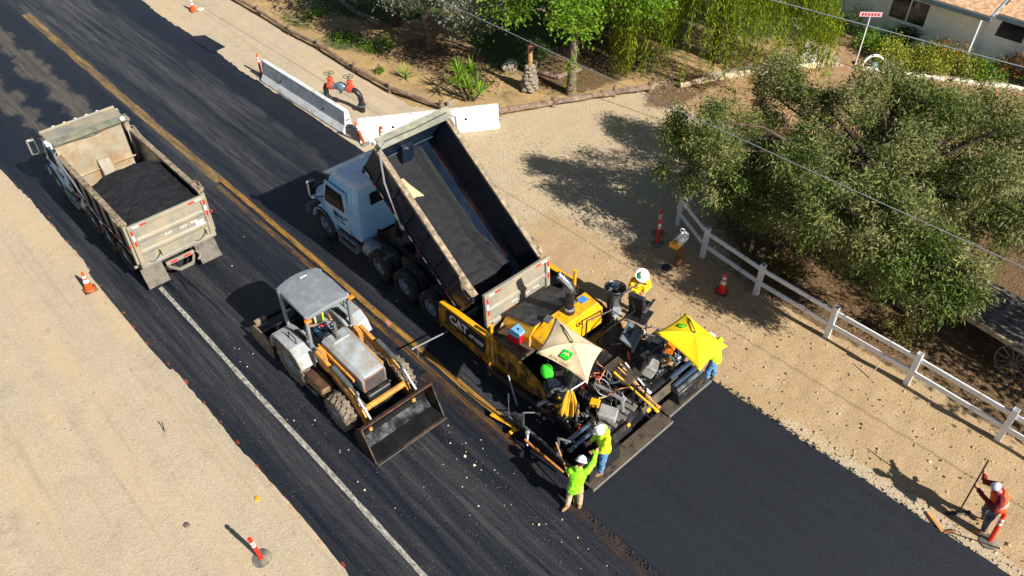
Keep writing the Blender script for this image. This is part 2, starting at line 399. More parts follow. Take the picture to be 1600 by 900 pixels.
Z['grass'] = np.maximum.reduce([blob(27.5, 24.5, 5.6, 5.0), blob(18.4, 31.0, 1.1, 1.3) * .62, blob(19.2, 29.2, .9, .8) * .6, blob(17.9, 34.3, .6, 1.3) * .55, blob(36, 21, 5, 5) * .9, blob(20.5, 22, 1.2, .6) * .4, blob(25, 36, 6, 6)]) * (GX > 17)
Z['litter_shade'] = np.maximum.reduce([blob(25.5, 21.6, 4.2, 2.0) * .9, blob(22, 5.5, 4.4, 6.5) * .95, blob(26.0, 17.4, 2.2, 1.0) * .7, blob(20.6, 1, 2.8, 3), blob(20.6, 26.8, 1.9, 2.6) * .6]) * (GX > 17.65)  # leaf litter by the fence; under the yard trees its dark colour is painted shade
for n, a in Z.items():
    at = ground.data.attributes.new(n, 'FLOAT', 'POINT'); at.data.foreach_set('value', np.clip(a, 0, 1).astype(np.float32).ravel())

# ------------------------------------------------------------------ the old road under tack coat
def road_material():
    k = NT('tacked_road'); v = k.coord('Object'); vs = k.coord('Object', (5.5, .22, 1)); vb = k.coord('Object', (1.25, .035, 1)); vf = k.coord('Object', (26, 1.1, 1))
    st = k.noise(vs, 1.0, 6, .65, .38, .68, .3); band = k.noise(vb, 1.0, 3, .5, .42, .6, .2); fstr = k.noise(vf, 1.0, 4, .7, .35, .7)
    grain = k.noise(v, 24, 6, .9, .38, .66); patch = k.noise(v, .55, 5, .6, .42, .62)
    sp = k.node('ShaderNodeSeparateXYZ'); k.link(v, sp.inputs[0])
    def ramp(x, a, b):
        r = k.node('ShaderNodeMapRange', interpolation_type='SMOOTHSTEP'); r.inputs['From Min'].default_value = a; r.inputs['From Max'].default_value = b; k.link(x, r.inputs['Value']); return r.outputs[0]
    far = ramp(sp.outputs[1], 19, 30); lane = ramp(sp.outputs[0], 8.9, 8.2)
    wx = k.math('ADD', sp.outputs[0], k.math('MULTIPLY', patch, .5))
    # dusty strips between the sprayed passes on the far left lane
    far2 = ramp(k.math('ADD', sp.outputs[1], k.math('MULTIPLY', patch, 3.0)), 26, 33)
    b1 = k.math('MULTIPLY', ramp(wx, 4.95, 5.25), ramp(wx, 6.0, 5.6)); b2 = k.math('MULTIPLY', ramp(wx, 6.55, 6.9), ramp(wx, 7.75, 7.4))
    dusty = k.math('MULTIPLY', k.math('MULTIPLY', far2, k.math('MAXIMUM', b1, b2)), k.math('ADD', .5, k.math('MULTIPLY', st, .5)))
    st2 = k.noise(k.coord('Object', (2.1, .12, 1)), 1.0, 7, .7, .40, .64, .5)
    mill = k.math('MULTIPLY', k.math('MAXIMUM', st, k.math('MULTIPLY', st2, .8)), k.math('ADD', .30, k.math('MULTIPLY', band, .70)))
    mill = k.math('MULTIPLY', mill, k.math('ADD', .62, k.math('MULTIPLY', far, .30)))
    edge = k.math('MAXIMUM', ramp(wx, 12.2, 12.8), k.math('MULTIPLY', lane, far2))
    mill = k.math('MULTIPLY', mill, k.math('SUBTRACT', 1.0, k.math('MULTIPLY', edge, .85)))
    f = k.math('MAXIMUM', k.math('MULTIPLY', dusty, .78), mill)
    f = k.math('MULTIPLY', f, k.math('ADD', .40, k.math('MULTIPLY', fstr, .60)), True)
    c = k.mix(grain, (.0008, .0022, .0070, 1), (.017, .021, .033, 1)); c = k.mix(k.math('MULTIPLY', f, k.math('ADD', .3, k.math('MULTIPLY', grain, .9))), c, k.mix(dusty, srgb(128, 124, 117), srgb(162, 148, 122)))  # blue in the base colour stands in for reflected sky sheen
    spk = k.node('ShaderNodeTexVoronoi', Scale=11.0, Randomness=1.0); k.link(v, spk.inputs['Vector'])
    dots = ramp(spk.outputs['Distance'], .16, .06); thin = k.noise(v, 1.6, 3, .6, .5, .6)
    c = k.mix(k.math('MULTIPLY', k.math('MULTIPLY', dots, thin), .7), c, srgb(168, 150, 118))
    rg = k.math('ADD', k.math('MULTIPLY', f, .45), k.math('ADD', .30, k.math('MULTIPLY', grain, .22)))
    k.set(Base_Color=c, Roughness=rg); k.b.inputs['Specular IOR Level'].default_value = .34
    h = k.math('ADD', k.math('MULTIPLY', grain, .55), k.math('ADD', k.math('MULTIPLY', fstr, .6), k.math('MULTIPLY', st, .8))); k.bump(h, .6, .022)
    return k.m
ys = np.arange(-12, 90, .4)
rv = []; xs_r = np.linspace(2.9, 13.75, 24)
RX, RY = np.meshgrid(xs_r, ys); RZ = vnoise(RX, RY, .8, 21, 2) * .012 + vnoise(RX * 3, RY * .15, .9, 22, 2) * .014 + 0.004
ii = np.arange(RX.size).reshape(RX.shape)
road = fast_mesh('road', np.stack([RX.ravel(), RY.ravel(), RZ.ravel()], 1), np.stack([ii[:-1, :-1].ravel(), ii[:-1, 1:].ravel(), ii[1:, 1:].ravel(), ii[1:, :-1].ravel()], 1), road_material())
road['kind'] = 'structure'
def worn(name, c0, c1, keep, scale=(14, 1.6, 1), lo=.3):
    k = NT(name); v = k.coord('Object', scale); v2 = k.coord('Object')
    a = k.noise(v, 1.0, 6, .75, lo, lo + .3 / max(keep, .2)); c = k.mix(k.noise(v2, 5, 5, .7), c0, c1)
    k.set(Base_Color=c, Roughness=.75); a = k.math('MULTIPLY', a, 1.0, True)
    k.set(Alpha=a); MATS[name] = k.m; return k.m
PAINT_Y = worn('worn_yellow_paint', srgb(196, 138, 36), srgb(214, 162, 76), .6, (9, .9, 1), .30)
PAINT_O = worn('faded_yellow_paint', srgb(206, 142, 46), srgb(168, 116, 60), .5, (12, .8, 1), .40)
PAINT_D = worn('dusty_yellow_paint', srgb(184, 142, 80), srgb(204, 168, 106), .5, (6, .7, 1), .32)
PAINT_W = worn('worn_white_paint', srgb(226, 220, 204), srgb(186, 178, 160), .7, (16, 7, 1), .30)
PAINT_R = worn('survey_red_paint', srgb(232, 70, 40), srgb(240, 120, 70), .5, (10, 10, 1), .36)
PAINT_P = worn('survey_pink_paint', srgb(240, 120, 140), srgb(250, 170, 160), .6, (10, 10, 1), .33)
JOINT = worn('rusty_joint_dirt', srgb(120, 84, 54), srgb(78, 58, 42), .4, (5, 1.6, 1), .40)
def strip(name, m, x, w, y0, y1, z=.02, step=.4, amp=.012, parent=road, bend=None):
    pts = np.arange(y0, y1 + step / 2, step); b = MB(); vs = []
    for i, y in enumerate(pts):
        cx = x + (bend(y) if bend else 0) + nz(y, x, .35) * amp * 2; ww = w * (1 + .25 * nz(y, x + 7, 1.3))
        vs += [(cx - ww / 2, y, z), (cx + ww / 2, y, z)]
    b.add(vs, [(2 * i, 2 * i + 1, 2 * i + 3, 2 * i + 2) for i in range(len(pts) - 1)])
    return b.build(name, m, parent, smooth=0)
bendy = lambda y: .12 * max(0, 10.5 - y) / 2.5 if y < 10.5 else 0
strip('centre_line', PAINT_Y, 8.75, .17, 9.0, 24.5, .024, bend=bendy); strip('centre_line', PAINT_O, 8.46, .16, 8.7, 24.5, .024)
strip('centre_line', PAINT_D, 8.66, .34, 24.5, 44, .024); strip('edge_line', PAINT_W, 4.57, .125, -3, 20.6, .024)
strip('dirt_joint', JOINT, 8.22, .34, -2.5, 12.5, .020, amp=.05)
for i in range(24):
    y = 9.2 + i * .92 + random.uniform(-.2, .2); x = 3.40 + .30 * 1.6 * float(vnoise(np.array([3.]), np.array([y]), .16, 1)[0]) - random.uniform(.0, .12)
    if y > 28: break
    b = MB(); r0 = random.uniform(.03, .065)
    b.add([(x + r0 * math.cos(a) * random.uniform(.5, 1.1), y + r0 * 1.9 * math.sin(a) * random.uniform(.6, 1.1), .040 + float(max(0, ground_h(x, y)))) for a in np.linspace(0, 2 * math.pi, 10)[:-1]], [tuple(range(9))])
    b.build('paint_mark', PAINT_R, ground, smooth=0)
b = MB().add([(8.62, 14.4, .031), (8.78, 14.45, .031), (8.8, 14.72, .031), (8.68, 14.68, .031)], [(0, 1, 2, 3)]); b.build('paint_mark', PAINT_P, road, smooth=0)
# ------------------------------------------------------------------ the new mat behind the paver
b = MB(); yy = np.arange(-12, 6.96, .3); rows = []
for y in yy:
    l = 8.42 + .03 * nz(y, 1, 1.1) + .02 * nz(y, 4, 4); r = 13.78 + .025 * max(0, 4 - y) + .05 * nz(y, 9, .9) + .03 * nz(y, 2, 4)
    rows.append([(l - .07, y, .0), (l, y, .058)] + [(l + (r - l) * t, y, .062 + .004 * math.sin(t * 9)) for t in np.linspace(.1, .9, 5)] + [(r, y, .058), (r + .09, y, -.01)])
vs = [p for r_ in rows for p in r_]; n = len(rows[0])
b.add(vs, [(j * n + i, j * n + i + 1, (j + 1) * n + i + 1, (j + 1) * n + i) for j in range(len(rows) - 1) for i in range(n - 1)])
newmat = b.build('fresh_asphalt_mat', NEWASPH, None); newmat['kind'] = 'structure'
# tack-coated apron patch at the road edge
b = MB(); b.add([(13.3, 36.3, .03), (13.35, 34.0, .03), (14.05, 34.1, .035), (13.95, 35.9, .035)], [(0, 1, 2, 3)]); b.build('tack_patch', road.data.materials[0], road, smooth=0)

# ------------------------------------------------------------------ loose stones
def stones(name, pts, sizes, m, kind='stuff', label=None):
    base = np.array([(1, 0, 0), (-1, 0, 0), (0, 1, 0), (0, -1, 0), (0, 0, .7), (0, 0, -.7)], float)
    tri = np.array([(0, 2, 4), (2, 1, 4), (1, 3, 4), (3, 0, 4), (2, 0, 5), (1, 2, 5), (3, 1, 5), (0, 3, 5)])
    n = len(pts); V = np.repeat(base[None], n, 0) * (1 + rng.uniform(-.4, .4, (n, 6, 3)))
    a = rng.uniform(0, 6.28, n); ca, sa = np.cos(a), np.sin(a); x = V[..., 0] * ca[:, None] - V[..., 1] * sa[:, None]; y = V[..., 0] * sa[:, None] + V[..., 1] * ca[:, None]
    V = np.stack([x, y, V[..., 2]], 2) * sizes[:, None, None] + pts[:, None, :]
    Fs = (tri[None] + (np.arange(n) * 6)[:, None, None]).reshape(-1, 3)
    o = fast_mesh(name, V.reshape(-1, 3), Fs, m, smooth=False); o['kind'] = kind
    if label: o['label'] = label
    return o
PEB = mat('pale_pebble', srgb(208, 190, 158), .9, 0, .4, 1.5, srgb(120, 104, 84), .4, 1.2)
PEBC = mat('cream_stone', srgb(214, 198, 160), .85, 0, .3, 2)
PEBD = mat('asphalt_crumb', (.02, .02, .022), .8, 0, .3, 2)
def scatter(n, x0, x1, y0, y1, dens=None):
    x = rng.uniform(x0, x1, n); y = rng.uniform(y0, y1, n)
    if dens is not None: k = rng.random(n) < dens(x, y); x, y = x[k], y[k]
    return x, y
x, y = scatter(6000, 13.9, 18, -3, 12, lambda x, y: .15 + .85 * np.exp(-((x - 14.15) / .35) ** 2) * (y < 5))
P1 = np.stack([x, y, ground_h(x, y) + .004], 1); S1 = rng.gamma(2.0, .010, len(x)).clip(.006, .06)
x, y = scatter(9000, 14.5, 27, 11, 22, lambda x, y: (vnoise(x, y, .6, 31) > -.08) * (y < 21.3 - .39 * (x - 18.8)))
P2 = np.stack([x, y, ground_h(x, y) + .003], 1); S2 = rng.gamma(2.0, .008, len(x)).clip(.006, .04)
stones('gravel', np.concatenate([P1, P2]), np.concatenate([S1, S2]), PEB, label='loose pale gravel on the dirt shoulder and driveway')
x, y = scatter(1600, -6, 3.4, 5, 30); P3 = np.stack([x, y, ground_h(x, y) + .002], 1)
stones('pebbles', P3, rng.gamma(1.6, .007, len(x)).clip(.004, .04), mat('grey_pebble', srgb(150, 136, 114), .9, 0, .4, 1), label='small scattered pebbles on the left dirt shoulder')
cx = np.concatenate([rng.normal(6.9, .35, 26), rng.normal(4.95, .25, 34), rng.normal(7.6, .5, 30), rng.normal(9.0, 1.2, 20), rng.uniform(4.8, 8.2, 60)])
cy = np.concatenate([rng.normal(9.0, .7, 26), rng.uniform(9, 17, 34), rng.uniform(4, 10, 30), rng.uniform(15, 30, 20), rng.uniform(2, 22, 60)])
P4 = np.stack([cx, cy, np.full(len(cx), .02)], 1); stones('road_stones', P4, rng.gamma(1.6, .009, len(cx)).clip(.006, .05), PEBC, label='cream stones scattered over the tacked road')
x, y = scatter(5000, 5.0, 13.3, 1, 34, lambda x, y: (vnoise(x, y, .9, 41) > .05) * (y > np.where(x > 8.3, 7.2, 0)))
stones('asphalt_crumbs', np.stack([x, y, np.full(len(x), .014)], 1), rng.gamma(2.0, .008, len(x)).clip(.006, .05), PEBD, label='black asphalt crumbs scattered on the road')
xe = np.concatenate([rng.normal(13.86, .06, 900), rng.normal(8.33, .06, 700)]); ye = rng.uniform(-3, 6.6, 1600); stones('mat_edge_crumbs', np.stack([xe, ye, np.full(1600, .022)], 1), rng.gamma(2.0, .009, 1600).clip(.006, .05), PEBD, label='black crumbs of hot mix along the edges of the new mat')
x, y = scatter(700, 14.2, 17.3, -3, 10, lambda x, y: .5 + 0 * x)
stones('dark_clods', np.stack([x, y, ground_h(x, y) + .01], 1), rng.gamma(2.0, .008, len(x)).clip(.006, .045), mat('dark_clod', srgb(112, 90, 66), .95, 0, .4, 2), label='dark dirt clods on the tracked shoulder')
# ------------------------------------------------------------------ wheels
def tyre_mesh(r, w, rimr, lugs=0, lug_h=.03, ribs=4):
    b = MB(); hw = w / 2; prof = [(rimr, -hw * .8), (rimr + (r - rimr) * .45, -hw), (r - .05, -hw * .96), (r - .012, -hw * .8)]
    for i in range(ribs):
        a0 = -hw * .8 + 1.6 * hw * i / ribs; a1 = -hw * .8 + 1.6 * hw * (i + 1) / ribs; g = .012
        prof += [(r, a0 + g), (r, a1 - g), (r - .016, a1 - g * .4)]
    prof += [(r - .012, hw * .8), (r - .05, hw * .96), (rimr + (r - rimr) * .45, hw), (rimr, hw * .8)]
    b.lathe(prof, 28, axis='x')
    for i in range(lugs):
        for sgn in (-1, 1):
            t = 2 * math.pi * (i + (.5 if sgn > 0 else 0)) / lugs; M = Matrix.Rotation(t, 4, 'X')
            b.X = M; b.box((sgn * hw * .48, .0, r + lug_h * .3), (hw * 1.0, .075, lug_h * 1.5), rot=(0, sgn * .12, sgn * .55)); b.X = None
    return b
def rim_mesh(rimr, w, hub=.12, depth=.05, bolts=10):
    b = MB(); hw = w / 2
    for s_ in (-1, 1):
        b.lathe([(rimr * 1.02, s_ * hw * .8), (rimr * .93, s_ * hw * .82), (rimr * .88, s_ * (hw * .8 - depth)), (rimr * .55, s_ * (hw * .55 - depth)), (hub, s_ * (hw * .5 - depth)), (hub, s_ * (hw * .8)), (hub * .7, s_ * hw * .9), (0, s_ * hw * .9)], 24, axis='x')
        for i in range(bolts):
            t = 2 * math.pi * i / bolts; y, z = math.cos(t) * rimr * .66, math.sin(t) * rimr * .66
            b.cyl((s_ * (hw * .5 - depth), y, z), (s_ * (hw * .66), y, z), .018, n=6)
    return b
_wc = {}
def wheel(parent, loc, kind):
    """a wheel whose tyre and rim are pieces of it; alike wheels share their meshes"""
    if kind not in _wc:
        spec = {'truck': (.52, .29, .30), 'dual': (.52, .60, .30), 'loader_rear': (.66, .46, .36), 'loader_front': (.46, .36, .24), 'paver': (.28, .3, .16), 'tag': (.46, .28, .28)}[kind]
        r, w, rr = spec; lug = {'loader_rear': 16, 'loader_front': 16}.get(kind, 0)
        if kind == 'dual':
            b = MB(); q = tyre_mesh(r, .27, rr)
            for s_ in (-1, 1): b.X = Matrix.Translation((s_ * .165, 0, 0)); b.add([Vector(v) for v in q.v], q.f)
            b.X = None
        else: b = tyre_mesh(r, w, rr, lug, .05 if lug else 0)
        h = MB(); h.cyl((-w * .25, 0, 0), (w * .25, 0, 0), rr * .5, n=14)
        _wc[kind] = (h.build('wheel', CHASSIS), b.build('tyre', RUBDUST if 'loader' in kind else RUBBER), rim_mesh(rr, w, .11 if 'paver' not in kind else .06).build('rim', GREYP if 'loader' in kind else RIM))
        o, t, m_ = _wc[kind]; o.parent = parent; o.location = loc; t.parent = o; m_.parent = o; return o
    h, t, m_ = _wc[kind]; o = clone(h, 'wheel', parent, loc); clone(t, 'tyre', o); clone(m_, 'rim', o); return o

# ------------------------------------------------------------------ dump trucks (local: y forward, tailgate foot at y = 0)
def dump_truck(label, loc, lift, rears, steer, cab_paint, roof_paint):
    t = thing('dump_truck', label, 'dump truck', loc)
    zf = 1.12                                                         # frame top
    b = MB()
    for s_ in (-1, 1): b.box((s_ * .42, 4.2, .92), (.09, 8.0, .26), ch=.01)
    for y in (.6, 1.7, 2.7, 3.9, 5.1, 6.2): b.box((0, y, .92), (.84, .1, .16))
    for y in rears: b.cyl((-1.0, y, .52), (1.0, y, .52), .09, n=10); b.ell((0, y, .52), (.24, .26, .24), 10, 6)
    b.cyl((-.95, steer, .5), (.95, steer, .5), .06, n=8); b.build('chassis', CHASSIS, t)
    for y in rears:
        for s_ in (-1, 1): wheel(t, (s_ * .88, y, .52), 'dual')
    for s_ in (-1, 1): wheel(t, (s_ * 1.03, steer, .52), 'truck')
    cy = steer - 1.95; cf = steer - .15                               # cab back and windscreen foot
    # cab shell: rings from the sill up to the roof
    def ring(z, w, y0, y1, r=.1):
        return [(-w + r, y0, z), (w - r, y0, z), (w, y0 + r, z), (w, y1 - r, z), (w - r, y1, z), (-w + r, y1, z), (-w, y1 - r, z), (-w, y0 + r, z)]
    b = MB(); b.loft([ring(.82, 1.06, cy, cf + .05), ring(1.25, 1.13, cy, cf + .06), ring(1.82, 1.13, cy, cf), ring(2.35, 1.08, cy + .01, cf - .22), ring(2.74, 1.02, cy + .03, cf - .42)])
    cab = b.build('cab', cab_paint, t, smooth=30, bevel=.02)
    b = MB(); b.loft([ring(2.735, 1.0, cy + .04, cf - .43), ring(2.84, .95, cy + .1, cf - .5), ring(2.88, .84, cy + .2, cf - .6)]); roof = b.build('roof', roof_paint, t, smooth=50)
    b = MB(); b.slab([(-.98, cf - .38, 2.70), (.98, cf - .38, 2.70), (1.0, cf - .04, 2.60), (-1.0, cf - .04, 2.60)], .03); b.build('sun_visor', roof_paint, t)
    for x in (-.72, -.36, 0, .36, .72): MB().box((x, cf - .55, 2.905), (.09, .05, .04), ch=.012).build('marker_lamp', WHITEP, roof)
    MB().slab([(-.95, cf + .015, 1.86), (.95, cf + .015, 1.86), (.9, cf - .385, 2.68), (-.9, cf - .385, 2.68)], .012).build('windshield', GLASSD, cab)
    for s_ in (-1, 1):
        # doors with their window, handle and lettering
        b = MB(); q = [(cy + .42, .95), (cf - .06, .95), (cf - .02, 1.8), (cf - .30, 2.52), (cy + .42, 2.52)]
        b.prism(q, s_ * 1.125, s_ * 1.155, 'x'); door = b.build('door', cab_paint, t, bevel=.012)
        b = MB(); q = [(cy + .52, 1.74), (cf - .16, 1.66), (cf - .16, 1.86), (cf - .39, 2.44), (cy + .52, 2.44)]
        b.prism(q, s_ * 1.156, s_ * 1.168, 'x'); b.build('window', GLASSD, door)
        b = MB(); pts = [(s_ * 1.17, y, z) for (y, z) in q]; b.tube(pts, .018, 5, True); b.build('window_frame', roof_paint, door)
        MB().box((s_ * 1.175, cy + .55, 1.52), (.03, .16, .035), ch=.01).build('handle', CHASSIS, door)
        # sleeper side panel with louvres
        for i in range(7): MB().box((s_ * 1.125, cy + .2, 1.12 + i * .13), (.03, .26, .05), rot=(0, s_ * .5, 0)).build('louvre', cab_paint, cab)
        # fender
        b = MB(); arc = [(steer + .68 * math.cos(a), .52 + .68 * math.sin(a)) for a in np.linspace(R(8), R(172), 12)]
        inner = [(steer + .60 * math.cos(a), .52 + .60 * math.sin(a)) for a in np.linspace(R(172), R(8), 12)]
        b.prism(arc + inner, s_ * .72, s_ * 1.2, 'x'); b.build('fender', cab_paint, t)
        b = MB(); b.tube([(s_ * 1.2, y, z) for (y, z) in arc], .03, 5); b.build('fender_lip', CHASSIS, t)
        # steps with two treads
        st = MB().box((s_ * 1.08, cy + .62, .62), (.06, 1.0, .5), ch=.01).build('step', CHASSIS, t)
        for z in (.42, .74): MB().box((s_ * 1.14, cy + .62, z), (.16, 1.02, .04), ch=.008).build('tread', ALU, st)
        for y in (cy + .13, cy + 1.11): MB().box((s_ * 1.14, y, .58), (.14, .04, .36)).build('bracket', ALU, st)
        # mirrors on bowed arms
        b = MB(); b.tube([(s_ * 1.1, cf - .1, 1.75), (s_ * 1.38, cf + .08, 1.78), (s_ * 1.42, cf + .1, 2.1), (s_ * 1.38, cf + .05, 2.5), (s_ * 1.06, cf - .2, 2.52)], .018, 6); mr = b.build('mirror', CHASSIS, t)
        MB().box((s_ * 1.43, cf + .1, 2.14), (.24, .1, .58), ch=.04, rot=(0, 0, s_ * .15)).build('mirror_head', mat('mirror_shell', srgb(150, 150, 146), .45, 0, .1), mr)
        MB().box((s_ * 1.42, cf + .042, 2.14), (.18, .012, .46), rot=(0, 0, s_ * .15)).build('mirror_glass', GLASSD, mr)
        # head lamp
        MB().ell((s_ * .86, steer + .98, 1.02), (.17, .16, .12), 10, 6).build('headlight', CHROME, t)
        # fuel tank on the left, battery box on the right
        if s_ < 0: MB().cyl((-.86, cy - .75, .66), (-.86, cy - .1, .66), .29, n=18).build('fuel_tank', ALU, t)
        MB().box((s_ * .92, cy - 1.05, .7), (.42, .42, .56), ch=.03).build('equipment_box', GREYM, t)
    text('lettering', 'RAL', .2, mat('blue_lettering', srgb(24, 60, 120), .4), t, (-1.162, cy + .86, 1.42), (R(90), 0, R(-90)), bold=.006)
    MB().box((-1.159, cy + 1.16, 1.42), (.006, .2, .2)).build('emblem', MATS['blue_lettering'], t)
    MB().box((-1.159, cy + .95, 1.24), (.006, .6, .035)).build('lettering_bar', MATS['blue_lettering'], t)
    # hood, sloping to the grille
    b = MB(); b.loft([[(-.62, y, .8), (.62, y, .8), (w, y, .95), (w, y, z - .16), (w - .16, y, z), (-w + .16, y, z), (-w, y, z - .16), (-w, y, .95)] for (y, w, z) in ((cf - .05, 1.0, 1.86), (cf + .35, .97, 1.72), (steer + .55, .9, 1.5), (steer + .92, .84, 1.34), (steer + 1.02, .8, 1.22))]); hood = b.build('hood', cab_paint, t, smooth=35, bevel=.02)
    b = MB(); b.box((0, steer + 1.05, 1.0), (1.0, .04, .5), ch=.02); g = b.build('grille', CHASSIS, t)
    for i in range(6): MB().box((0, steer + 1.08, .8 + i * .08), (.94, .02, .025)).build('grille_bar', CHROME, g)
    MB().box((0, steer + 1.12, .55), (2.3, .2, .34), ch=.05).build('bumper', mat('grey_bumper', srgb(120, 116, 108), .5, .2, .2), t)
    # back of the cab: window and ribbed sheet
    MB().box((0, cy - .008, 2.25), (1.1, .02, .42), ch=.005).build('rear_window', GLASSD, cab)
    for i in range(8): MB().box((0, cy - .012, 1.0 + i * .125), (2.0, .03, .045), ch=.008).build('rear_rib', cab_paint, cab)
    b = MB(); b.tube([(.98, cy - .18, .9), (.98, cy - .18, 2.9), (.98, cy - .22, 3.12), (.98, cy - .4, 3.22)], .075, 10); b.build('exhaust_stack', CHROME, t)
    # ---------------- bed, its origin at the rear hinge
    L, W, D = (4.55, 1.2, 1.48) if lift < 5 else (4.4, 1.2, 1.55); piv = (0, .35, zf + .02) if lift < 5 else (0, .66, zf + .18)
    b = MB()                                                         # a folded shell: floor, sloped feet, walls
    sec = [(-W, D), (-W, .42), (-.86, .06), (.86, .06), (W, .42), (W, D), (W - .05, D), (W - .05, .44), (.84, .12), (-.84, .12), (-W + .05, .44), (-W + .05, D)]
    b.loft([[(x, -.28, z) for (x, z) in sec], [(x, L, z) for (x, z) in sec]])
    bed = b.build('bed', [BEDBLK], t, piv, (R(lift), 0, 0), smooth=0)
    for y in np.linspace(.35, L - .5, 6): 
        for s_ in (-1, 1): MB().box((s_ * (W + .03), y, .92), (.055, .09, 1.05), ch=.01).build('side_rib', BEDBLK, bed)
    for s_ in (-1, 1):
        b = MB(); ry = np.linspace(-.28, L, 14); b.loft([[(s_ * (W - .025) + dx * (1 + .12 * nz(y, s_, 2)), y, D + dz) for dx, dz in ((-.075, -.04), (.085, -.04), (.085, .06), (-.075, .06 + .01 * nz(y, 3, 3)))] for y in ry]); b.build('top_rail', RAIL, bed, smooth=0, bevel=.01)
        MB().box((s_ * (W + .012), L * .5 - .1, .40), (.03, L + .3, .12), ch=.008).build('lower_rail', BEDBLK, bed)
        for i in range(13): MB().box((s_ * (W + .031), -.05 + i * .355, .40), (.006, .17, .055)).build('reflector', REDP if i % 2 else WHITEP, bed)
        MB().box((s_ * W * .99, -.32, .78), (.12, .1, 1.36), ch=.015).build('rear_post', STEEL_DIRT if lift < 5 else BEDBLK, bed)
        # chains and latch gear at the rear corners
        b = MB(); b.tube([(s_ * (W + .1), -.2, D + .06), (s_ * (W + .12), .05, D + .12), (s_ * (W + .08), .35, D + .07), (s_ * (W + .1), .1, D - .05)], .022, 5, True); b.tube(sag((s_ * (W + .08), .3, D), (s_ * (W + .02), -.38, D - .2), .14), .014, 5); b.box((s_ * (W + .05), -.16, D + .06), (.14, .2, .1), ch=.02); b.build('hinge_gear', RAIL, bed)
        # tarp arm
        b = MB()
        if lift < 5: b.tube([(s_ * (W + .08), 1.9, .5), (s_ * (W + .1), 3.2, 1.15), (s_ * (W + .08), 4.5, D + .12), (s_ * (W - .05), 4.62, D + .16), (0, 4.64, D + .16)], .024, 6)
        else: b.tube([(s_ * (W + .08), 2.45, .42), (s_ * (W + .1), 3.6, 1.1), (s_ * (W + .08), 4.2, D + .25), (s_ * (W - .1), 4.3, D + .29), (0, 4.3, D + .2)], .028, 6)
        b.ell((s_ * (W + .07), 2.45 if lift > 5 else 1.9, .45), (.05, .1, .1), 8, 6); b.build('tarp_arm', ALU, bed)
    b = MB(); ht = .32 if lift < 5 else .10; hb = [(-W + .02, .06), (W - .02, .06), (W - .02, D + ht), (-W + .02, D + ht)]
    b.prism([(z, x) for x, z in hb], L - .03, L + .05, 'y')          # axis y: (w, t, u) with poly (u=z, w=x)
    hbd = b.build('headboard', BEDIN if lift < 5 else BEDBLK, bed, bevel=.01)
    MB().box((0, L - .07, .62), (2.26, .05, .06), rot=(.3, 0, 0), ch=.01).build('crease', BEDIN if lift < 5 else BEDBLK, hbd)
    b = MB(); b.prism([(L - .42, .1), (L - .02, .1), (L - .02, .95), (L - .16, .95), (L - .36, .6)], -.19, .19, 'x'); b.cyl((0, L - .32, .3), (0, L - .1, .9), .1, n=12); b.build('hoist_housing', STEEL_DIRT if lift < 5 else BEDBLK, bed, bevel=.02)
    sh = 1.2 if lift < 5 else .16
    b = MB(); b.slab([(-W, L + .04, D + ht - .02), (W, L + .04, D + ht - .02), (W, L + sh, D + ht + .02), (-W, L + sh, D + ht + .02)], .05); b.box((0, L + sh, D + ht), (2.44, .07, .13), ch=.015)
    b.build('cab_shield', STEEL_DIRT, bed)
    b = MB(); b.cyl((-W - .02, L + .02, D + ht + .08), (W + .02, L + .02, D + ht + .08), .095, n=12); b.box((0, L - .02, D + ht + .18), (2.42, .34, .03), rot=(.1, 0, 0)); b.build('tarp_roller', mat('olive_tarp', srgb(120, 122, 104), .7, 0, .25, 3, srgb(160, 150, 124), .3), bed)
    b = MB(); b.box((-W - .02, L + .1, D + ht + .06), (.1, .16, .2), ch=.02); b.cyl((-W - .1, L + .12, D + ht + .10), (-W - .1, L + .32, D + ht + .12), .06, n=10); b.build('tarp_motor', WHITEP, bed)
    b = MB(); b.tube([(-W + .18, L - .05, D + .37), (0, L - .05, D + .30), (.5, L - .05, D + .37), (W - .2, L - .05, D + .42)], .014, 5); b.build('tarp_cord', CHASSIS, bed)
    if lift > 5:                                                      # hoist ram
        top = Matrix.Translation(piv) @ Matrix.Rotation(R(lift), 4, 'X') @ Vector((0, L - .25, .02)); base = Vector((0, 4.55, .9))
        b = MB(); b.cyl(base, base.lerp(top, .4), .13, n=14); b.cyl(base.lerp(top, .4), base.lerp(top, .72), .1, n=14); b.cyl(base.lerp(top, .72), top, .075, n=14); b.build('hoist_ram', mat('ram_chrome', srgb(150, 152, 155), .25, .9, .1), t)
        for s_ in (-1, 1): b = MB(); b.box((s_ * .5, L / 2, -.02), (.1, L, .14), ch=.01); b.build('bed_runner', BEDBLK, bed)
    # ---------------- tailgate, hinged at the top rear edge
    if lift < 5: tl, tr = (0, piv[1] - .40, piv[2] + D), (0, 0, 0)
    else:
        p = Matrix.Translation(piv) @ Matrix.Rotation(R(lift), 4, 'X') @ Vector((0, -.38, D + .36)); tl, tr = tuple(p), (R(-4), 0, 0)
    h = 1.50 if lift < 5 else 1.60
    b = MB(); b.box((0, 0, -h / 2), (2.34, .05, h), ch=.008); tg = b.build('tailgate', STEEL_DIRT, t, tl, tr)
    for z, w in ((-.05, 2.36), (-h + .06, 2.36)): MB().box((0, -.055, z), (w, .085, .13), ch=.018).build('frame_bar', STEEL_DIRT, tg)
    for s_ in (-1, 1): MB().box((s_ * 1.10, -.055, -h / 2), (.15, .08, h), ch=.018).build('frame_bar', STEEL_DIRT, tg)
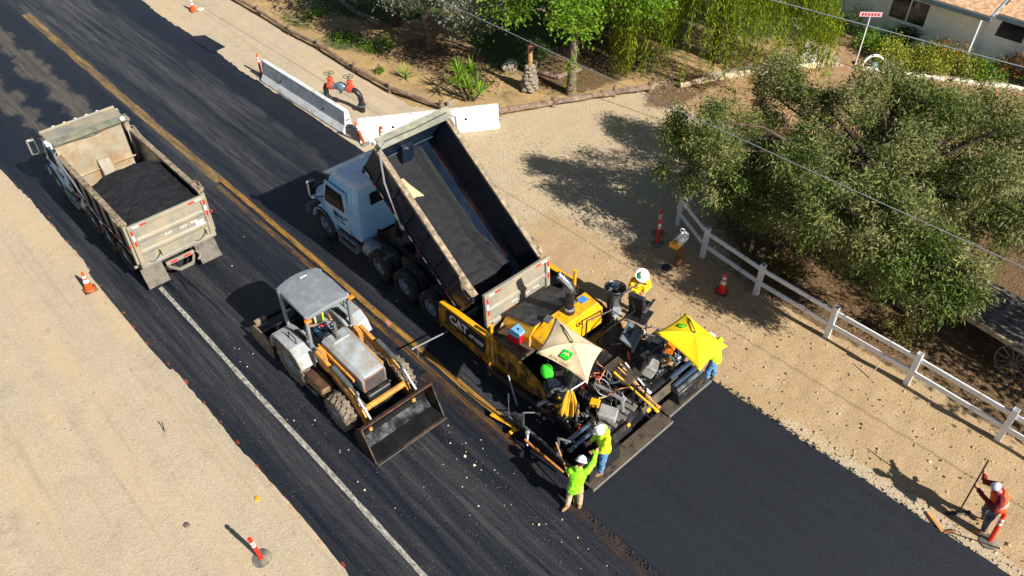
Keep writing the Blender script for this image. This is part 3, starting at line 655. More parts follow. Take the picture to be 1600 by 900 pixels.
    for f in (.37, .66): 
        b = MB(); b.prism([(-.03, -h * f - .1), (-.03, -h * f + .1), (-.085, -h * f + .04), (-.085, -h * f - .04)], -1.02, 1.02, 'x'); b.build('rib', STEEL_DIRT, tg, bevel=.006)
    for s_ in (-1, 1):
        for i in range(3): MB().box((s_ * 1.10, -.102, -.2 - i * .2), (.06, .006, .16)).build('reflector', (REDP, WHITEP)[i % 2], tg)
        for i in range(2): MB().box((s_ * (.95 - i * .22), -.104, -.05), (.18, .006, .05)).build('reflector', (WHITEP, REDP)[i], tg)
    for x, m_ in ((-.2, .05), (.25, .04), (.6, .05)): 
        for j in range(3): MB().box((x + j * .075, -.034, -h * .52 + m_), (.045, .006, .05)).build('faded_mark', WHITEP, tg)
    if lift < 5:
        MB().box((.82, -.05, -h * .56), (.26, .03, .15), ch=.008).build('number_plate', WHITEP, tg)
        for s_ in (-.72, .72): b = MB(); b.tube(sag((s_ - .2, -.1, -h + .16), (s_ + .2, -.1, -h + .36), .12), .012, 5); b.tube([(s_ + .16, -.1, -h + .42), (s_ + .2, -.1, -h + .2)], .012, 5); b.build('chain', CHASSIS, tg)
        for s_ in (-1, 1):
            MB().box((s_ * 1.26, -.06, -h * .42), (.05, .06, .12), ch=.02).build('tail_light', REDP, tg)
    # rear of the frame: hitch, flaps, lamps
    b = MB(); b.box((0, .15, .72), (.9, .08, .12), ch=.01); b.box((-.32, -.05, .62), (.06, .36, .07), rot=(0, 0, .5)); b.box((.32, -.05, .62), (.06, .36, .07), rot=(0, 0, -.5)); b.box((0, -.2, .6), (.42, .07, .08)); b.tube([(.5, .1, .74), (.55, -.12, .7), (.4, -.2, .64)], .03, 6); b.build('tow_hitch', STEEL_DIRT, t)
    for x in (-.22, .22): MB().box((x, .10, .74), (.22, .03, .07), ch=.01).build('tail_light', REDP, t)
    for s_ in (-1, 1):
        b = MB(); b.loft([[(s_ * .86 - .33, y - .012, z), (s_ * .86 + .33, y - .012, z), (s_ * .86 + .33, y + .012, z), (s_ * .86 - .33, y + .012, z)] for y, z in ((.28, .98), (.24, .76), (.13, .5), (-.02, .26))]); b.build('mud_flap', mat('dusty_mud_flap', srgb(132, 124, 108), .85, 0, .3, 3, srgb(80, 74, 66), .42, 3, .1), t, smooth=60)
        MB().box((s_ * .86, .3, .98), (.86, .07, .09), ch=.01).build('flap_bar', STEEL_DIRT, t)
    return t, bed
truckA, bedA = dump_truck('white dump truck heaped with black asphalt, driving in the left lane', (5.42, 20.45, 0), 0, (1.6, 2.85, 4.1), 7.02, CABBLUE, CABWHITE)
truckB, bedB = dump_truck('pale blue cabbed dump truck with its bed raised over the paver', (10.86, 12.18, 0), 35.6, (1.62, 2.86, 4.12), 7.0, CABBLUE, CABWHITE)
# the loads
def load_mesh(name, fn, nx, ny, x0, x1, y0, y1, floor):
    X, Y = np.meshgrid(np.linspace(x0, x1, nx), np.linspace(y0, y1, ny)); Zt = fn(X, Y); top = np.stack([X, Y, Zt], 2).reshape(-1, 3)
    i = np.arange(nx * ny).reshape(ny, nx); f = np.stack([i[:-1, :-1].ravel(), i[:-1, 1:].ravel(), i[1:, 1:].ravel(), i[1:, :-1].ravel()], 1)
    return fast_mesh(name, top, f, LOADM)
def moundA(X, Y):
    front = 3.35 + .62 * np.sqrt(np.clip(1 - (X / 1.2) ** 2, 0, 1)); d = front - Y
    z = np.where(d > 0, np.minimum(1.34, .25 + d * .95), .25 + d * .4)
    z = z - .22 * np.clip(np.abs(X) - .6, 0, 1) ** 1.4 - .05 * (Y < .5) * (.5 - Y)
    return np.clip(z + vnoise(X, Y, 2.2, 51, 3) * .13 + vnoise(X, Y, 9, 52, 3) * .07, .1, 2)
la = load_mesh('asphalt_load', moundA, 60, 110, -1.1, 1.1, -.2, 4.45, .1); la.matrix_world = truckA.matrix_basis @ bedA.matrix_basis
tag(la, 'heaped black asphalt filling the bed of the truck in the left lane', 'asphalt')
def moundB(X, Y):
    z = .50 - .13 * (Y / 4.9) + .16 * np.exp(-((Y - .4) / .7) ** 2) - .34 * np.clip((X - .28 - .18 * vnoise(X, Y, .8, 61)) / .55, 0, 1) + .12 * np.exp(-((Y - 4.6) / .5) ** 2)
    return np.clip(z + vnoise(X, Y, 2.4, 62, 3) * .08 + vnoise(X, Y, 7, 63, 3) * .11 * np.clip(1.15 - Y / 3.2, .25, 1.2), .125, 2)
lb = load_mesh('asphalt_load', moundB, 56, 110, -1.13, .95, -.2, 4.45, .1); lb.matrix_world = truckB.matrix_basis @ bedB.matrix_basis
tag(lb, 'loose black asphalt sliding down the raised truck bed', 'asphalt')
b = MB(); pts = [(-.9, 3.5), (-.66, 3.68), (-.4, 3.66), (-.34, 3.4), (-.14, 2.95), (-.38, 3.02), (-.72, 2.98), (-.92, 3.2)]
b.add([(x, y, float(moundB(np.array([x]), np.array([y]))[0]) + .03) for x, y in pts] + [(-.55, 3.3, float(moundB(np.array([-.55]), np.array([3.3]))[0]) + .06)], [(i, (i + 1) % 8, 8) for i in range(8)])
o = b.build('sand_patch', mat('dry_sand', srgb(206, 180, 138), .95, 0, .2, 5, srgb(170, 146, 110), .3, 8, .2), lb, smooth=0)
o = MB().slab([(.97, .3, .30), (1.135, .3, .72), (1.135, 4.1, .72), (.97, 4.1, .30)], .004).build('rust_streak', worn('rust_stain', srgb(128, 84, 54), srgb(92, 58, 40), .25, (5, 1.2, 5), .42), bedB)
# ------------------------------------------------------------------ skip loader (local: y forward, origin under the rear axle)
ld = thing('skip_loader', 'grey and orange skip loader with canopy and wide front bucket in the left lane', 'loader', (6.62, 14.55, 0), math.pi)
b = MB(); b.box((0, 1.0, .74), (.62, 3.5, .34), ch=.03); b.box((0, 0, .66), (1.5, .36, .34), ch=.08); b.box((0, 2.15, .46), (1.5, .2, .2), ch=.04); b.box((0, 2.55, .78), (.7, .16, .42), ch=.03); b.build('chassis', BLACKP, ld)
for s_ in (-1, 1): wheel(ld, (s_ * .86, 0, .68), 'loader_rear'); wheel(ld, (s_ * .93, 2.15, .48), 'loader_front')
b = MB(); b.loft([[(-w, y, .98), (w, y, .98), (w, y, z - .1), (w - .1, y, z), (-w + .1, y, z), (-w, y, z - .1)] for y, w, z in ((.72, .40, 1.66), (1.2, .40, 1.66), (2.3, .37, 1.56), (2.45, .35, 1.5))]); hood = b.build('hood', GREYP, ld, smooth=30, bevel=.015)
b = MB(); b.slab([(-.33, 2.47, 1.0), (.33, 2.47, 1.0), (.31, 2.455, 1.46), (-.31, 2.455, 1.46)], -.02); b.build('grille', mat('rusty_grille', srgb(150, 132, 108), .7, .2, .3, 5, srgb(150, 78, 38), .45, 3.5, .2, 40), hood)
for i in range(7): MB().box((0, 2.495, 1.05 + i * .06), (.58, .02, .018)).build('grille_bar', GREYM, hood)
b = MB(); b.box((0, .95, 1.68), (.5, .36, .05), ch=.02); b.build('dash_cover', GREYP, hood)
b = MB(); b.cyl((.06, 1.02, 1.66), (.06, 1.02, 1.74), .07, n=12); b.cyl((.06, 1.02, 1.72), (.06, .98, 2.24), .042, n=10); b.build('exhaust_pipe', mat('grey_pipe', srgb(128, 128, 126), .5, .4, .2, 5, srgb(90, 70, 56), .35), ld)
# operator floor, console, seat
b = MB(); b.box((0, .12, .98), (1.1, 1.3, .07), ch=.015); b.build('floor_plate', GREYP, ld)
b = MB(); b.prism([(.48, 1.0), (.74, 1.0), (.74, 1.72), (.6, 1.72), (.5, 1.5)], -.3, .3, 'x'); b.build('console', BLACKP, ld, bevel=.015)
b = MB(); b.lathe([(.17, -.015), (.185, 0), (.17, .015), (.155, 0)], 18, (0, .5, 1.76), close=True); b.cyl((0, .5, 1.76), (0, .62, 1.6), .02, n=6); b.box((0, .5, 1.76), (.32, .03, .012)); o = b.build('steering_wheel', BLACKP, ld)
b = MB(); b.box((0, -.16, 1.24), (.5, .48, .14), ch=.04); b.box((0, -.38, 1.5), (.48, .12, .5), ch=.05, rot=(.12, 0, 0)); b.box((0, -.16, 1.08), (.3, .3, .2)); b.build('seat', SEATM, ld)
for s_ in (-1, 1):
    # rear fender: flat top with rounded ends, open inside
    prof = [(-.82, .78), (-.80, 1.12), (-.62, 1.36), (-.30, 1.46), (.30, 1.46), (.58, 1.32), (.78, 1.02), (.72, 1.0), (.54, 1.26), (.28, 1.39), (-.28, 1.39), (-.57, 1.30), (-.73, 1.10), (-.75, .78)]
    b = MB(); b.prism(prof, s_ * .50, s_ * 1.12, 'x'); b.prism([(-.74, .95), (.72, .95), (.56, 1.28), (.28, 1.42), (-.28, 1.42), (-.58, 1.3)], s_ * .49, s_ * .53, 'x'); fd = b.build('fender', GREYP, ld, smooth=25, bevel=.015)
    b = MB(); b.tube([(s_ * .86, -.1, 1.46), (s_ * .86, -.1, 1.66), (s_ * .86, .25, 1.66), (s_ * .86, .25, 1.46)], .014, 5); b.build('grab_handle', BLACKP, fd)
    b = MB(); b.box((s_ * .62, .1, 1.5), (.14, .5, .09), ch=.02); b.build('control_box', BLACKP, fd)
    # roll bar posts
    for y in (-.58, .62):
        b = MB(); b.box((s_ * .62, y, 2.02), (.08, .1, 1.16), rot=(.04 if y < 0 else -.05, 0, 0), ch=.012); b.build('canopy_post', mat('post_grey', srgb(132, 138, 140), .45, .1, .15, 3), ld)
    MB().box((s_ * .64, .78, 2.52), (.16, .12, .07), ch=.015).build('work_lamp', AMBER, ld)
    # loader arms: a tower beside the hood, the lift arm falling to the bucket
    b = MB(); b.prism([(.78, .9), (1.16, .9), (1.1, 1.56), (.86, 1.62)], s_ * .50, s_ * .62, 'x'); tw = b.build('tower', LOADY, ld, bevel=.01)
    b = MB(); b.prism([(.82, 1.42), (.95, 1.62), (1.6, 1.52), (2.5, 1.24), (3.0, .62), (3.1, .36), (2.92, .34), (2.72, .62), (2.3, 1.02), (1.55, 1.28)], s_ * .63, s_ * .73, 'x'); arm = b.build('lift_arm', LOADY, ld, bevel=.012)
    b = MB(); b.prism([(1.65, 1.26), (2.3, 1.03), (2.72, .62), (2.92, .35), (2.84, .35), (2.6, .62), (2.2, .94), (1.65, 1.18)], s_ * .615, s_ * .745, 'x'); b.build('arm_wear_plate', RUST, arm)
    b = MB(); b.cyl((s_ * .56, 1.1, .86), (s_ * .64, 2.0, 1.12), .05, n=10); b.cyl((s_ * .64, 2.0, 1.12), (s_ * .67, 2.35, 1.2), .028, n=8); b.build('lift_cylinder', BLACKP, ld)
    b = MB(); b.cyl((s_ * .68, 1.72, 1.62), (s_ * .68, 2.42, 1.50), .06, n=10); b.cyl((s_ * .68, 2.42, 1.50), (s_ * .68, 2.72, 1.42), .03, n=8); b.build('tilt_cylinder', GREYM, ld)
    b = MB(); b.box((s_ * .68, 2.66, 1.22), (.05, .1, .62), rot=(-.25, 0, 0), ch=.01); b.box((s_ * .70, 2.96, 1.12), (.06, .62, .07), rot=(-.72, 0, 0), ch=.012); b.build('bucket_link', ALU, ld)
    b = MB()
    for q in range(4): b.tube(wiggle((s_ * (.60 + .03 * q), 2.15, 1.34), (s_ * (.58 + .04 * q), 2.85, 1.08 - .04 * q), 8, .22, q + s_ * 9), .013, 5)
    for q in range(3): b.tube(wiggle((s_ * .5, .95 + .1 * q, 1.2), (s_ * .6, 1.9 + .1 * q, 1.3), 8, .2, q + 30 + s_), .013, 5)
    b.build('hoses', mat('pale_hose', srgb(128, 122, 114), .55, .1, .3, 5), ld)
    b = MB(); b.prism([(.62, 1.46), (2.2, 1.36), (2.2, 1.26), (.62, 1.28)], s_ * .415, s_ * .47, 'x'); b.build('side_panel', LOADY, ld, bevel=.01)
    b = MB(); b.box((s_ * .86, 1.12, .66), (.34, .78, .34), ch=.04); st = b.build('step_box', mat('tan_step', srgb(168, 142, 104), .7, .1, .3, 4, srgb(110, 88, 64), .4, 4, .1), ld)
    MB().box((s_ * .86, 1.12, .845), (.36, .8, .03), ch=.008).build('step_tread', RUST, st); MB().box((s_ * 1.06, 1.12, .46), (.1, .7, .04), ch=.01).build('lower_step', CHASSIS, st)
b = MB(); b.box((0, 2.78, .86), (1.3, .13, .14), ch=.03); b.build('cross_tube', LOADY, ld)
# canopy with a crowned top
b = MB(); n = 9; rows = []
for i in range(n):
    u = -1 + 2 * i / (n - 1); rows.append([(.64 * u, y * .93, z + .07 * (1 - u * u) * k) for y, z, k in ((-.80 - .10 * (1 - u * u), 2.50, 0), (-.80 - .10 * (1 - u * u), 2.585, 1), (0, 2.635, 1), (.80, 2.575, .6), (.80, 2.49, 0))])
b.loft(rows); b.build('canopy', CANOPY, ld, smooth=40, bevel=.02); MB().box((-.10, -.55, 2.70), (.2, .04, .012)).build('canopy_slot', WHITEP, ld)
# front bucket
sec = [(3.80, .05), (3.25, .06), (3.02, .26), (3.0, .58), (3.14, .82), (3.36, .93)]
b = MB(); inner = [(y + (.045 if i else 0), z + .035 + (.0 if i < 2 else -.01)) for i, (y, z) in enumerate(sec)]
b.prism(sec + inner[::-1], -1.06, 1.06, 'x'); bk = b.build('bucket', [BUCKETIN], ld, smooth=0)
for s_ in (-1, 1): b = MB(); b.prism([(3.80, .04), (3.24, .045), (3.0, .25), (2.98, .58), (3.12, .84), (3.36, .95)], s_ * 1.06, s_ * 1.095, 'x'); b.build('side_plate', BUCKET, bk)
MB().box((0, 3.80, .055), (2.2, .16, .035), ch=.008).build('cutting_edge', BUCKET, bk)
MB().box((0, 3.30, .955), (2.2, .15, .05), rot=(.45, 0, 0), ch=.01).build('top_lip', RUST, bk)
# box scraper behind
b = MB(); b.box((0, -1.2, .78), (.8, .1, .12)); b.box((-.3, -.85, .8), (.08, .9, .1)); b.box((.3, -.85, .8), (.08, .9, .1)); b.box((0, -1.35, .95), (.1, .12, .5)); b.tube([(-.2, -.5, 1.1), (-.15, -1.3, 1.15)], .04, 6); b.build('drawbar', BLACKP, ld)
b = MB(); sec = [(-1.55, .06), (-1.70, .25), (-1.68, .5), (-1.5, .72), (-1.46, .70), (-1.63, .5), (-1.65, .25), (-1.5, .06)]; b.prism(sec, -1.02, 1.02, 'x'); b.box((0, -1.30, .56), (2.0, .09, .1)); b.box((0, -2.0, .64), (2.0, .08, .12)); sb = b.build('box_scraper', BLACKP, ld, smooth=0)
for s_ in (-1, 1):
    b = MB(); b.prism([(-1.05, .02), (-2.2, .02), (-2.2, .46), (-1.9, .72), (-1.2, .72), (-1.05, .45)], s_ * 1.02, s_ * 1.07, 'x'); b.build('end_plate', RAIL, sb)
    b = MB(); b.box((s_ * .80, -2.0, .64), (.34, .14, .16), ch=.01); b.build('corner_gusset', RAIL, sb)
# ------------------------------------------------------------------ asphalt paver (local: y forward, root under its middle)
PV0 = Vector((11.1, 10.0, 0))
pv = thing('asphalt_paver', 'yellow and black asphalt paver laying the new mat behind the raised truck', 'paver', PV0)
def wp(x, y, z=0): return (PV0.x + x, PV0.y + y, z)
b = MB(); b.box((0, .2, .72), (2.1, 3.6, .5), ch=.04); b.box((0, -1.35, .62), (1.7, .9, .5), ch=.05); b.build('chassis', BLACKP, pv)
for s_ in (-1, 1):                                                     # rubber tracks with their rollers
    prof = []
    for a in np.linspace(R(90), R(270), 9): prof.append((-.95 + .40 * math.cos(a), .42 + .40 * math.sin(a)))
    for a in np.linspace(R(-90), R(90), 9): prof.append((1.75 + .34 * math.cos(a), .36 + .34 * math.sin(a)))
    inn = [((y - .4) * .94 + .4, (z - .4) * .84 + .4) for y, z in prof]
    b = MB(); n = len(prof); vs = [(s_ * x, y, z) for x in (1.08, 1.46) for (y, z) in prof] + [(s_ * x, y, z) for x in (1.08, 1.46) for (y, z) in inn]
    b.add(vs, [(i, (i + 1) % n, n + (i + 1) % n, n + i) for i in range(n)] + [(2 * n + i, 2 * n + (i + 1) % n, 3 * n + (i + 1) % n, 3 * n + i) for i in range(n)] + [(n + i, n + (i + 1) % n, 3 * n + (i + 1) % n, 3 * n + i) for i in range(n)] + [(i, (i + 1) % n, 2 * n + (i + 1) % n, 2 * n + i) for i in range(n)])
    tr = b.build('track', RUBBER, pv, smooth=0)
    for y, z, r in ((-.95, .42, .30), (-.3, .28, .2), (.2, .28, .2), (.7, .28, .2), (1.2, .28, .2), (1.75, .36, .26)):
        b = MB(); b.lathe([(r, -.16), (r, .12), (r * .8, .16), (r * .7, .10), (r * .3, .10), (r * .25, .18), (0, .18)], 18, (s_ * 1.27, y, z), 'x'); b.v = [((2 * s_ * 1.27 - x) if s_ < 0 else x, yy, zz) for x, yy, zz in b.v]; b.build('roller', mat('blue_grey_roller', srgb(70, 88, 104), .45, .4, .25, 5, srgb(40, 38, 36), .3), tr)
# hopper: two wings, sloped floor, front apron
b = MB(); b.slab([(-1.0, 1.0, .62), (1.0, 1.0, .62), (1.0, 2.9, .55), (-1.0, 2.9, .55)], .05); b.slab([(-1.5, 1.0, 1.5), (-1.0, 1.0, .62), (-1.0, 2.9, .55), (-1.5, 2.9, 1.4)], .04); b.slab([(1.0, 1.0, .62), (1.5, 1.0, 1.5), (1.5, 2.9, 1.4), (1.0, 2.9, .55)], .04); b.slab([(-1.5, .98, .55), (1.5, .98, .55), (1.5, .98, 1.6), (-1.5, .98, 1.6)], .04)
b.build('hopper', BLACKP, pv, smooth=0)
for s_ in (-1, 1):
    b = MB(); b.prism([(.98, .52), (2.95, .62), (3.0, 1.42), (2.9, 1.5), (.98, 1.58)], s_ * 1.53, s_ * 1.64, 'x'); wg = b.build('hopper_wing', YELD, pv, bevel=.015)
    MB().box((s_ * 1.585, 1.95, 1.555), (.16, 2.0, .035), rot=(-.045, 0, 0), ch=.008).build('wing_rim', YEL, wg)
    MB().box((s_ * 1.6, 3.0, .98), (.12, .05, .92), ch=.01).build('wing_edge', YELD, wg)
    if s_ < 0:
        b = MB(); b.prism([(1.15, .86), (2.55, .95), (2.72, 1.05), (2.72, 1.36), (2.6, 1.43), (1.15, 1.42), (1.05, 1.2)], -1.648, -1.643, 'x'); b.build('decal', mat('decal_dark_blue', srgb(14, 24, 48), .35, 0, .15, 3), wg)
        text('lettering', 'CAT', .40, WHITEP, wg, (-1.652, 2.18, 1.19), (R(90), 0, R(-90)), bold=.014, squeeze=.95)
        MB().add([(-1.6605, 2.28, 1.045), (-1.6605, 2.08, 1.045), (-1.6605, 2.18, 1.17)], [(0, 1, 2)]).build('logo_triangle', YEL, wg, smooth=0)
        text('lettering', 'AP1055F', .19, WHITEP, wg, (-1.652, 1.46, 1.12), (R(90), 0, R(-90)), bold=.004, squeeze=.85)
    b = MB(); b.cyl((s_ * .6, 3.08, .42), (s_ * 1.35, 3.08, .42), .11, n=14); b.box((s_ * .98, 2.98, .42), (.8, .08, .16)); b.build('push_roller', GREYM, pv)
X, Y = np.meshgrid(np.linspace(-1.3, 1.3, 30), np.linspace(1.05, 2.85, 30)); Zh = .72 + .42 * np.exp(-((Y - 1.7) / .55) ** 2) * (1 - .35 * (X / 1.3) ** 2) + .25 * (np.abs(X) > 1.0) * (np.abs(X) - 1) + vnoise(X, Y, 2.5, 71, 3) * .12
i = np.arange(900).reshape(30, 30); o = fast_mesh('asphalt_pile', np.stack([X + PV0.x, Y + PV0.y, Zh + .0], 2).reshape(-1, 3), np.stack([i[:-1, :-1].ravel(), i[:-1, 1:].ravel(), i[1:, 1:].ravel(), i[1:, :-1].ravel()], 1), LOADM)
tag(o, 'black asphalt pile inside the paver hopper under the tailgate', 'asphalt')
# side panels with vents, deck
for s_ in (-1, 1):
    b = MB(); b.prism([(.97, .48), (.97, 1.5), (-.05, 1.5), (-1.45, 1.05), (-1.95, .95), (-1.95, .72), (-.9, .78), (-.2, .52)], s_ * 1.5, s_ * 1.58, 'x'); sp_ = b.build('side_panel', YELD, pv, bevel=.012)
    for y0, z0, w, h in ((.55, 1.02, .24, .3), (.12, 1.0, .3, .34), (-.28, .98, .26, .3)):
        MB().box((s_ * 1.585, y0, z0), (.02, w, h), ch=.006).build('vent', BLACKP, sp_)
        for q in range(4): MB().box((s_ * 1.6, y0, z0 - h * .36 + q * h * .24), (.014, w * .9, .018)).build('vent_slat', YELD, sp_)
    MB().box((s_ * 1.6, .88, 1.0), (.03, .10, .95), ch=.01).build('corner_strip', mat('dusty_yellow', srgb(196, 160, 84), .6, 0, .2, 3), sp_)
    b = MB(); b.cyl((s_ * 1.56, .93, 1.45), (s_ * 1.56, .93, 1.98), .045, n=8); b.cyl((s_ * 1.56, .93, 1.98), (s_ * 1.56, .93, 2.02), .055, n=8); b.build('hopper_guide_post', YEL, pv)
    # tow arms reaching back to the screed
    b = MB(); b.prism([(.95, .42), (.95, .62), (-1.9, .82), (-2.65, .62), (-2.65, .40), (-1.9, .60)], s_ * 1.66, s_ * 1.76, 'x'); b.build('tow_arm', BLACKP, pv, bevel=.012)
    b = MB(); b.cyl((s_ * 1.62, -1.9, .75), (s_ * 1.5, -1.35, 1.35), .05, n=10); b.cyl((s_ * 1.5, -1.35, 1.35), (s_ * 1.45, -1.15, 1.6), .03, n=8); b.build('lift_cylinder', GREYM, pv)
for x in (-1.18, 1.2): MB().box((x, .42, 1.5), (.67, 1.1, .05), ch=.01).build('deck_plate', mat('brown_deck', srgb(112, 96, 76), .7, .2, .3, 4, srgb(50, 42, 34), .4, 4, .1), pv)
# engine hood in two pieces
b = MB(); b.loft([[(-1.05, y, 1.5), (.85, y, 1.5), (.85, y, z - .12), (.74, y, z), (-.86, y, z), (-1.05, y, z - .3)] for y, z in ((1.12, 1.78), (.06, 2.12))]); hf = b.build('hood_front', YEL, pv, smooth=0, bevel=.012)
b = MB(); b.slab([(-.88, 1.14, 1.79), (-.88, .05, 2.135), (.78, .05, 2.135), (.78, 1.14, 1.79)], -.03)
for y in (.35, .75): b.box((-.05, y, 2.135 - (y - .05) * .315 + .022), (1.6, .03, .02), rot=(-.305, 0, 0))
b.build('hood_cover', mat('matte_black_cover', (.026, .027, .030), .65, 0, .3, 3, srgb(86, 82, 78), .3, 3), hf)
b = MB(); b.loft([[(-.98, -.62, 1.5), (.98, -.62, 1.5), (.98, .04, 1.5), (-.98, .04, 1.5)], [(-.98, -.62, 1.85), (.98, -.62, 2.05), (.98, .04, 2.05), (-.98, .04, 1.9)], [(-.56, -.56, 2.26), (.84, -.54, 2.28), (.90, -.02, 2.28), (-.56, -.02, 2.26)]]); hd = b.build('engine_hood', YEL, pv, smooth=0, bevel=.02)
MB().box((-.52, -.08, 2.275), (.22, .2, .05), ch=.015, rot=(0, -.2, .2)).build('lamp_cluster', GREYM, hd); MB().box((.62, -.2, 2.293), (.24, .2, .012)).build('blue_rag', mat('blue_cloth', srgb(70, 130, 210), .8, 0, .2, 6), hd); MB().ell((.42, -.05, 2.29), (.13, .12, .07), 12, 6).build('intake_cap', BLACKP, hd)
text('lettering', 'CAT', .13, BLACKP, hd, (.1, -.612, 2.05), (R(70), 0, 0), bold=.004)
b = MB(); b.cyl((.05, -.26, 2.26), (.05, -.26, 2.38), .15, n=16); b.cyl((.05, -.26, 2.36), (.05, -.26, 3.0), .115, n=16); st = b.build('exhaust_stack', BLACKP, pv)
b = MB(); b.tube([(.05, -.26, 2.98), (.05, -.26, 3.10), (.03, -.2, 3.2), (-.04, -.04, 3.34), (-.08, .05, 3.42)], [.115, .115, .113, .11, .11], 14); b.build('stack_tip', CHROME, st); MB().lathe([(.118, 2.37), (.14, 2.38), (.14, 2.43), (.118, 2.44)], 16, (.05, -.26, 0)).build('stack_collar', ALU, st)
for k in range(5): MB().box((-.08, -.26, 2.5 + k * .1), (.05, .05, .03)).build('clamp', BLACKP, st)
# operator platform: bar grating, consoles, seats, rails
b = MB(); b.box((0, -1.15, 1.32), (2.7, 1.0, .08), ch=.01); b.box((.15, -2.0, 1.1), (2.3, .8, .06), ch=.01); plat = b.build('platform', BLACKP, pv)
for q in range(16): MB().box((.32, -1.72 - q * .052, 1.46), (1.0, .022, .04)).build('grate_bar', PLATEM, plat)
for q in (-.18, .32, .82): MB().box((q, -2.1, 1.435), (.03, .82, .03)).build('grate_cross_bar', PLATEM, plat)
def seat(x, y, z, rz):
    b = MB(); b.box((0, 0, 0), (.52, .5, .13), ch=.05); b.box((0, -.28, .34), (.5, .13, .62), ch=.06, rot=(.22, 0, 0)); b.box((-.3, .02, .2), (.07, .36, .06), ch=.02); b.box((.3, .02, .2), (.07, .36, .06), ch=.02)
    s2 = b.build('seat', SEATM, pv, (x, y, z), (0, 0, rz)); b = MB(); b.box((0, 0, -.2), (.34, .34, .28), ch=.03); b.box((0, 0, -.36), (.62, .6, .05), ch=.01); b.cyl((-.22, .25, -.1), (.22, .25, -.1), .07, n=12); b.build('seat_base', BLACKP, s2)
    MB().box((0, .0, .072), (.38, .36, .03), ch=.012).build('cushion', mat('blue_black_cushion', (.012, .018, .034), .45, 0, .2), s2); return s2
seat(2.05, -1.02, 1.74, R(-75)); seat(-1.55, -1.45, 1.72, R(55))
def console(x, y, z, rz, tilt=.5):
    b = MB(); b.box((0, 0, -.32), (.22, .16, .62), ch=.02); c = b.build('console', BLACKP, pv, (x, y, z), (0, 0, rz))
    b = MB(); b.box((0, 0, .06), (.66, .42, .09), ch=.02, rot=(tilt, 0, 0)); b.box((0, -.18, -.1), (.6, .06, .26), ch=.015); b.build('console_panel', CONSOLE, c)
    for q in range(5): MB().cyl((-.24 + q * .12, 0, .1), (-.24 + q * .12, -.03, .17), .018, n=6).build('switch', BLACKP, c)
    MB().box((.05, .06, .165), (.22, .13, .012), rot=(tilt, 0, 0)).build('screen', GLASSD, c); return c
console(.75, -1.75, 1.98, R(20)); console(-.7, -1.2, 1.95, R(-10))
# swing-out steering pedestal on the right
b = MB(); b.lathe([(.16, .0), (.20, .25), (.19, .45), (.26, .62), (.28, .72)], 18, (1.66, -.42, 1.45)); pd = b.build('steering_pedestal', GREYM, pv)
b = MB(); b.lathe([(.27, .0), (.30, .02), (.27, .05), (.245, .02)], 20, (1.66, -.42, 2.2), close=True)
for a in range(3): b.box((1.66 + .13 * math.cos(a * 2.1), -.42 + .13 * math.sin(a * 2.1), 2.22), (.26, .035, .02), rot=(0, 0, a * 2.1))
b.ell((1.66, -.42, 2.23), (.1, .1, .05), 10, 6); b.build('steering_wheel', BLACKP, pd); MB().ell((1.72, -.36, 2.25), (.13, .1, .035), 10, 5).build('gauge_pod', CHROME, pd)
b = MB(); b.tube([(1.5, -.6, 1.5), (1.45, -.7, 1.2), (1.2, -.8, 1.3)], .05, 8); b.box((1.52, -.62, 1.62), (.3, .2, .06), rot=(.4, 0, 0)); b.box((1.5, -.66, 1.54), (.3, .2, .05), rot=(.5, 0, 0)); b.build('pedestal_arm', ALU, pd)
rails = [[(1.25, -.7, 1.36), (1.25, -.7, 2.2), (1.6, -.75, 2.28), (2.2, -.8, 2.3), (2.3, -.95, 2.28)], [(.2, -.75, 1.36), (.2, -.75, 2.2), (.9, -.95, 2.25), (1.25, -1.7, 1.9), (1.25, -1.7, 1.36)], [(-.4, -.8, 1.36), (-.4, -.8, 2.1), (-.4, -1.6, 2.1), (-.4, -1.6, 1.36)], [(-1.3, -.85, 1.36), (-1.3, -.85, 2.2), (-1.3, -1.65, 2.2), (-1.3, -1.65, 1.36)], [(1.3, -2.4, 1.1), (1.3, -2.4, 1.95), (.6, -2.45, 1.95), (.6, -2.45, 1.1)], [(-.2, -2.75, .9), (-.2, -2.75, 1.7), (-.02, -2.95, 1.7), (-.02, -2.95, .9)], [(.5, -.9, 1.36), (.62, -1.2, 2.0), (1.15, -1.5, 2.45), (1.4, -1.2, 2.4)]]
for p in rails: b = MB(); b.tube(p, .026, 6); b.build('hand_rail', BLACKP, pv)
# screed: main beam, extensions, end boxes, walkway
b = MB(); b.prism([(-2.25, .12), (-2.25, .62), (-2.42, .86), (-2.72, .86), (-2.84, .66), (-2.84, .12)], -1.55, 1.55, 'x'); sc_ = b.build('screed', BLACKP, pv, bevel=.015)
for x0, x1, dy in ((-2.3, -1.2, -.28), (1.1, 2.25, -.28)): b = MB(); b.prism([(-2.55 + dy, .1), (-2.55 + dy, .55), (-2.68 + dy, .74), (-2.95 + dy, .70), (-3.02 + dy, .5), (-3.02 + dy, .1)], x0, x1, 'x'); b.build('screed_extension', BLACKP, sc_, bevel=.015)
for k, (z, y, m_) in enumerate(((.98, -2.86, 'blue'), (.84, -3.02, 'blue'), (.72, -3.12, 'g'))):
    MB().cyl((1.15, y, z), (2.2, y, z), .065, n=12).build('extension_tube', mat('blue_steel_tube', srgb(104, 126, 152), .25, .8, .2, 4) if m_ == 'blue' else GREYM, sc_)
for k, (z, y) in enumerate(((.92, -2.4), (.8, -2.55))): MB().cyl((-2.25, y, z), (-1.35, y, z), .06, n=12).build('extension_tube', MATS['blue_steel_tube'], sc_)
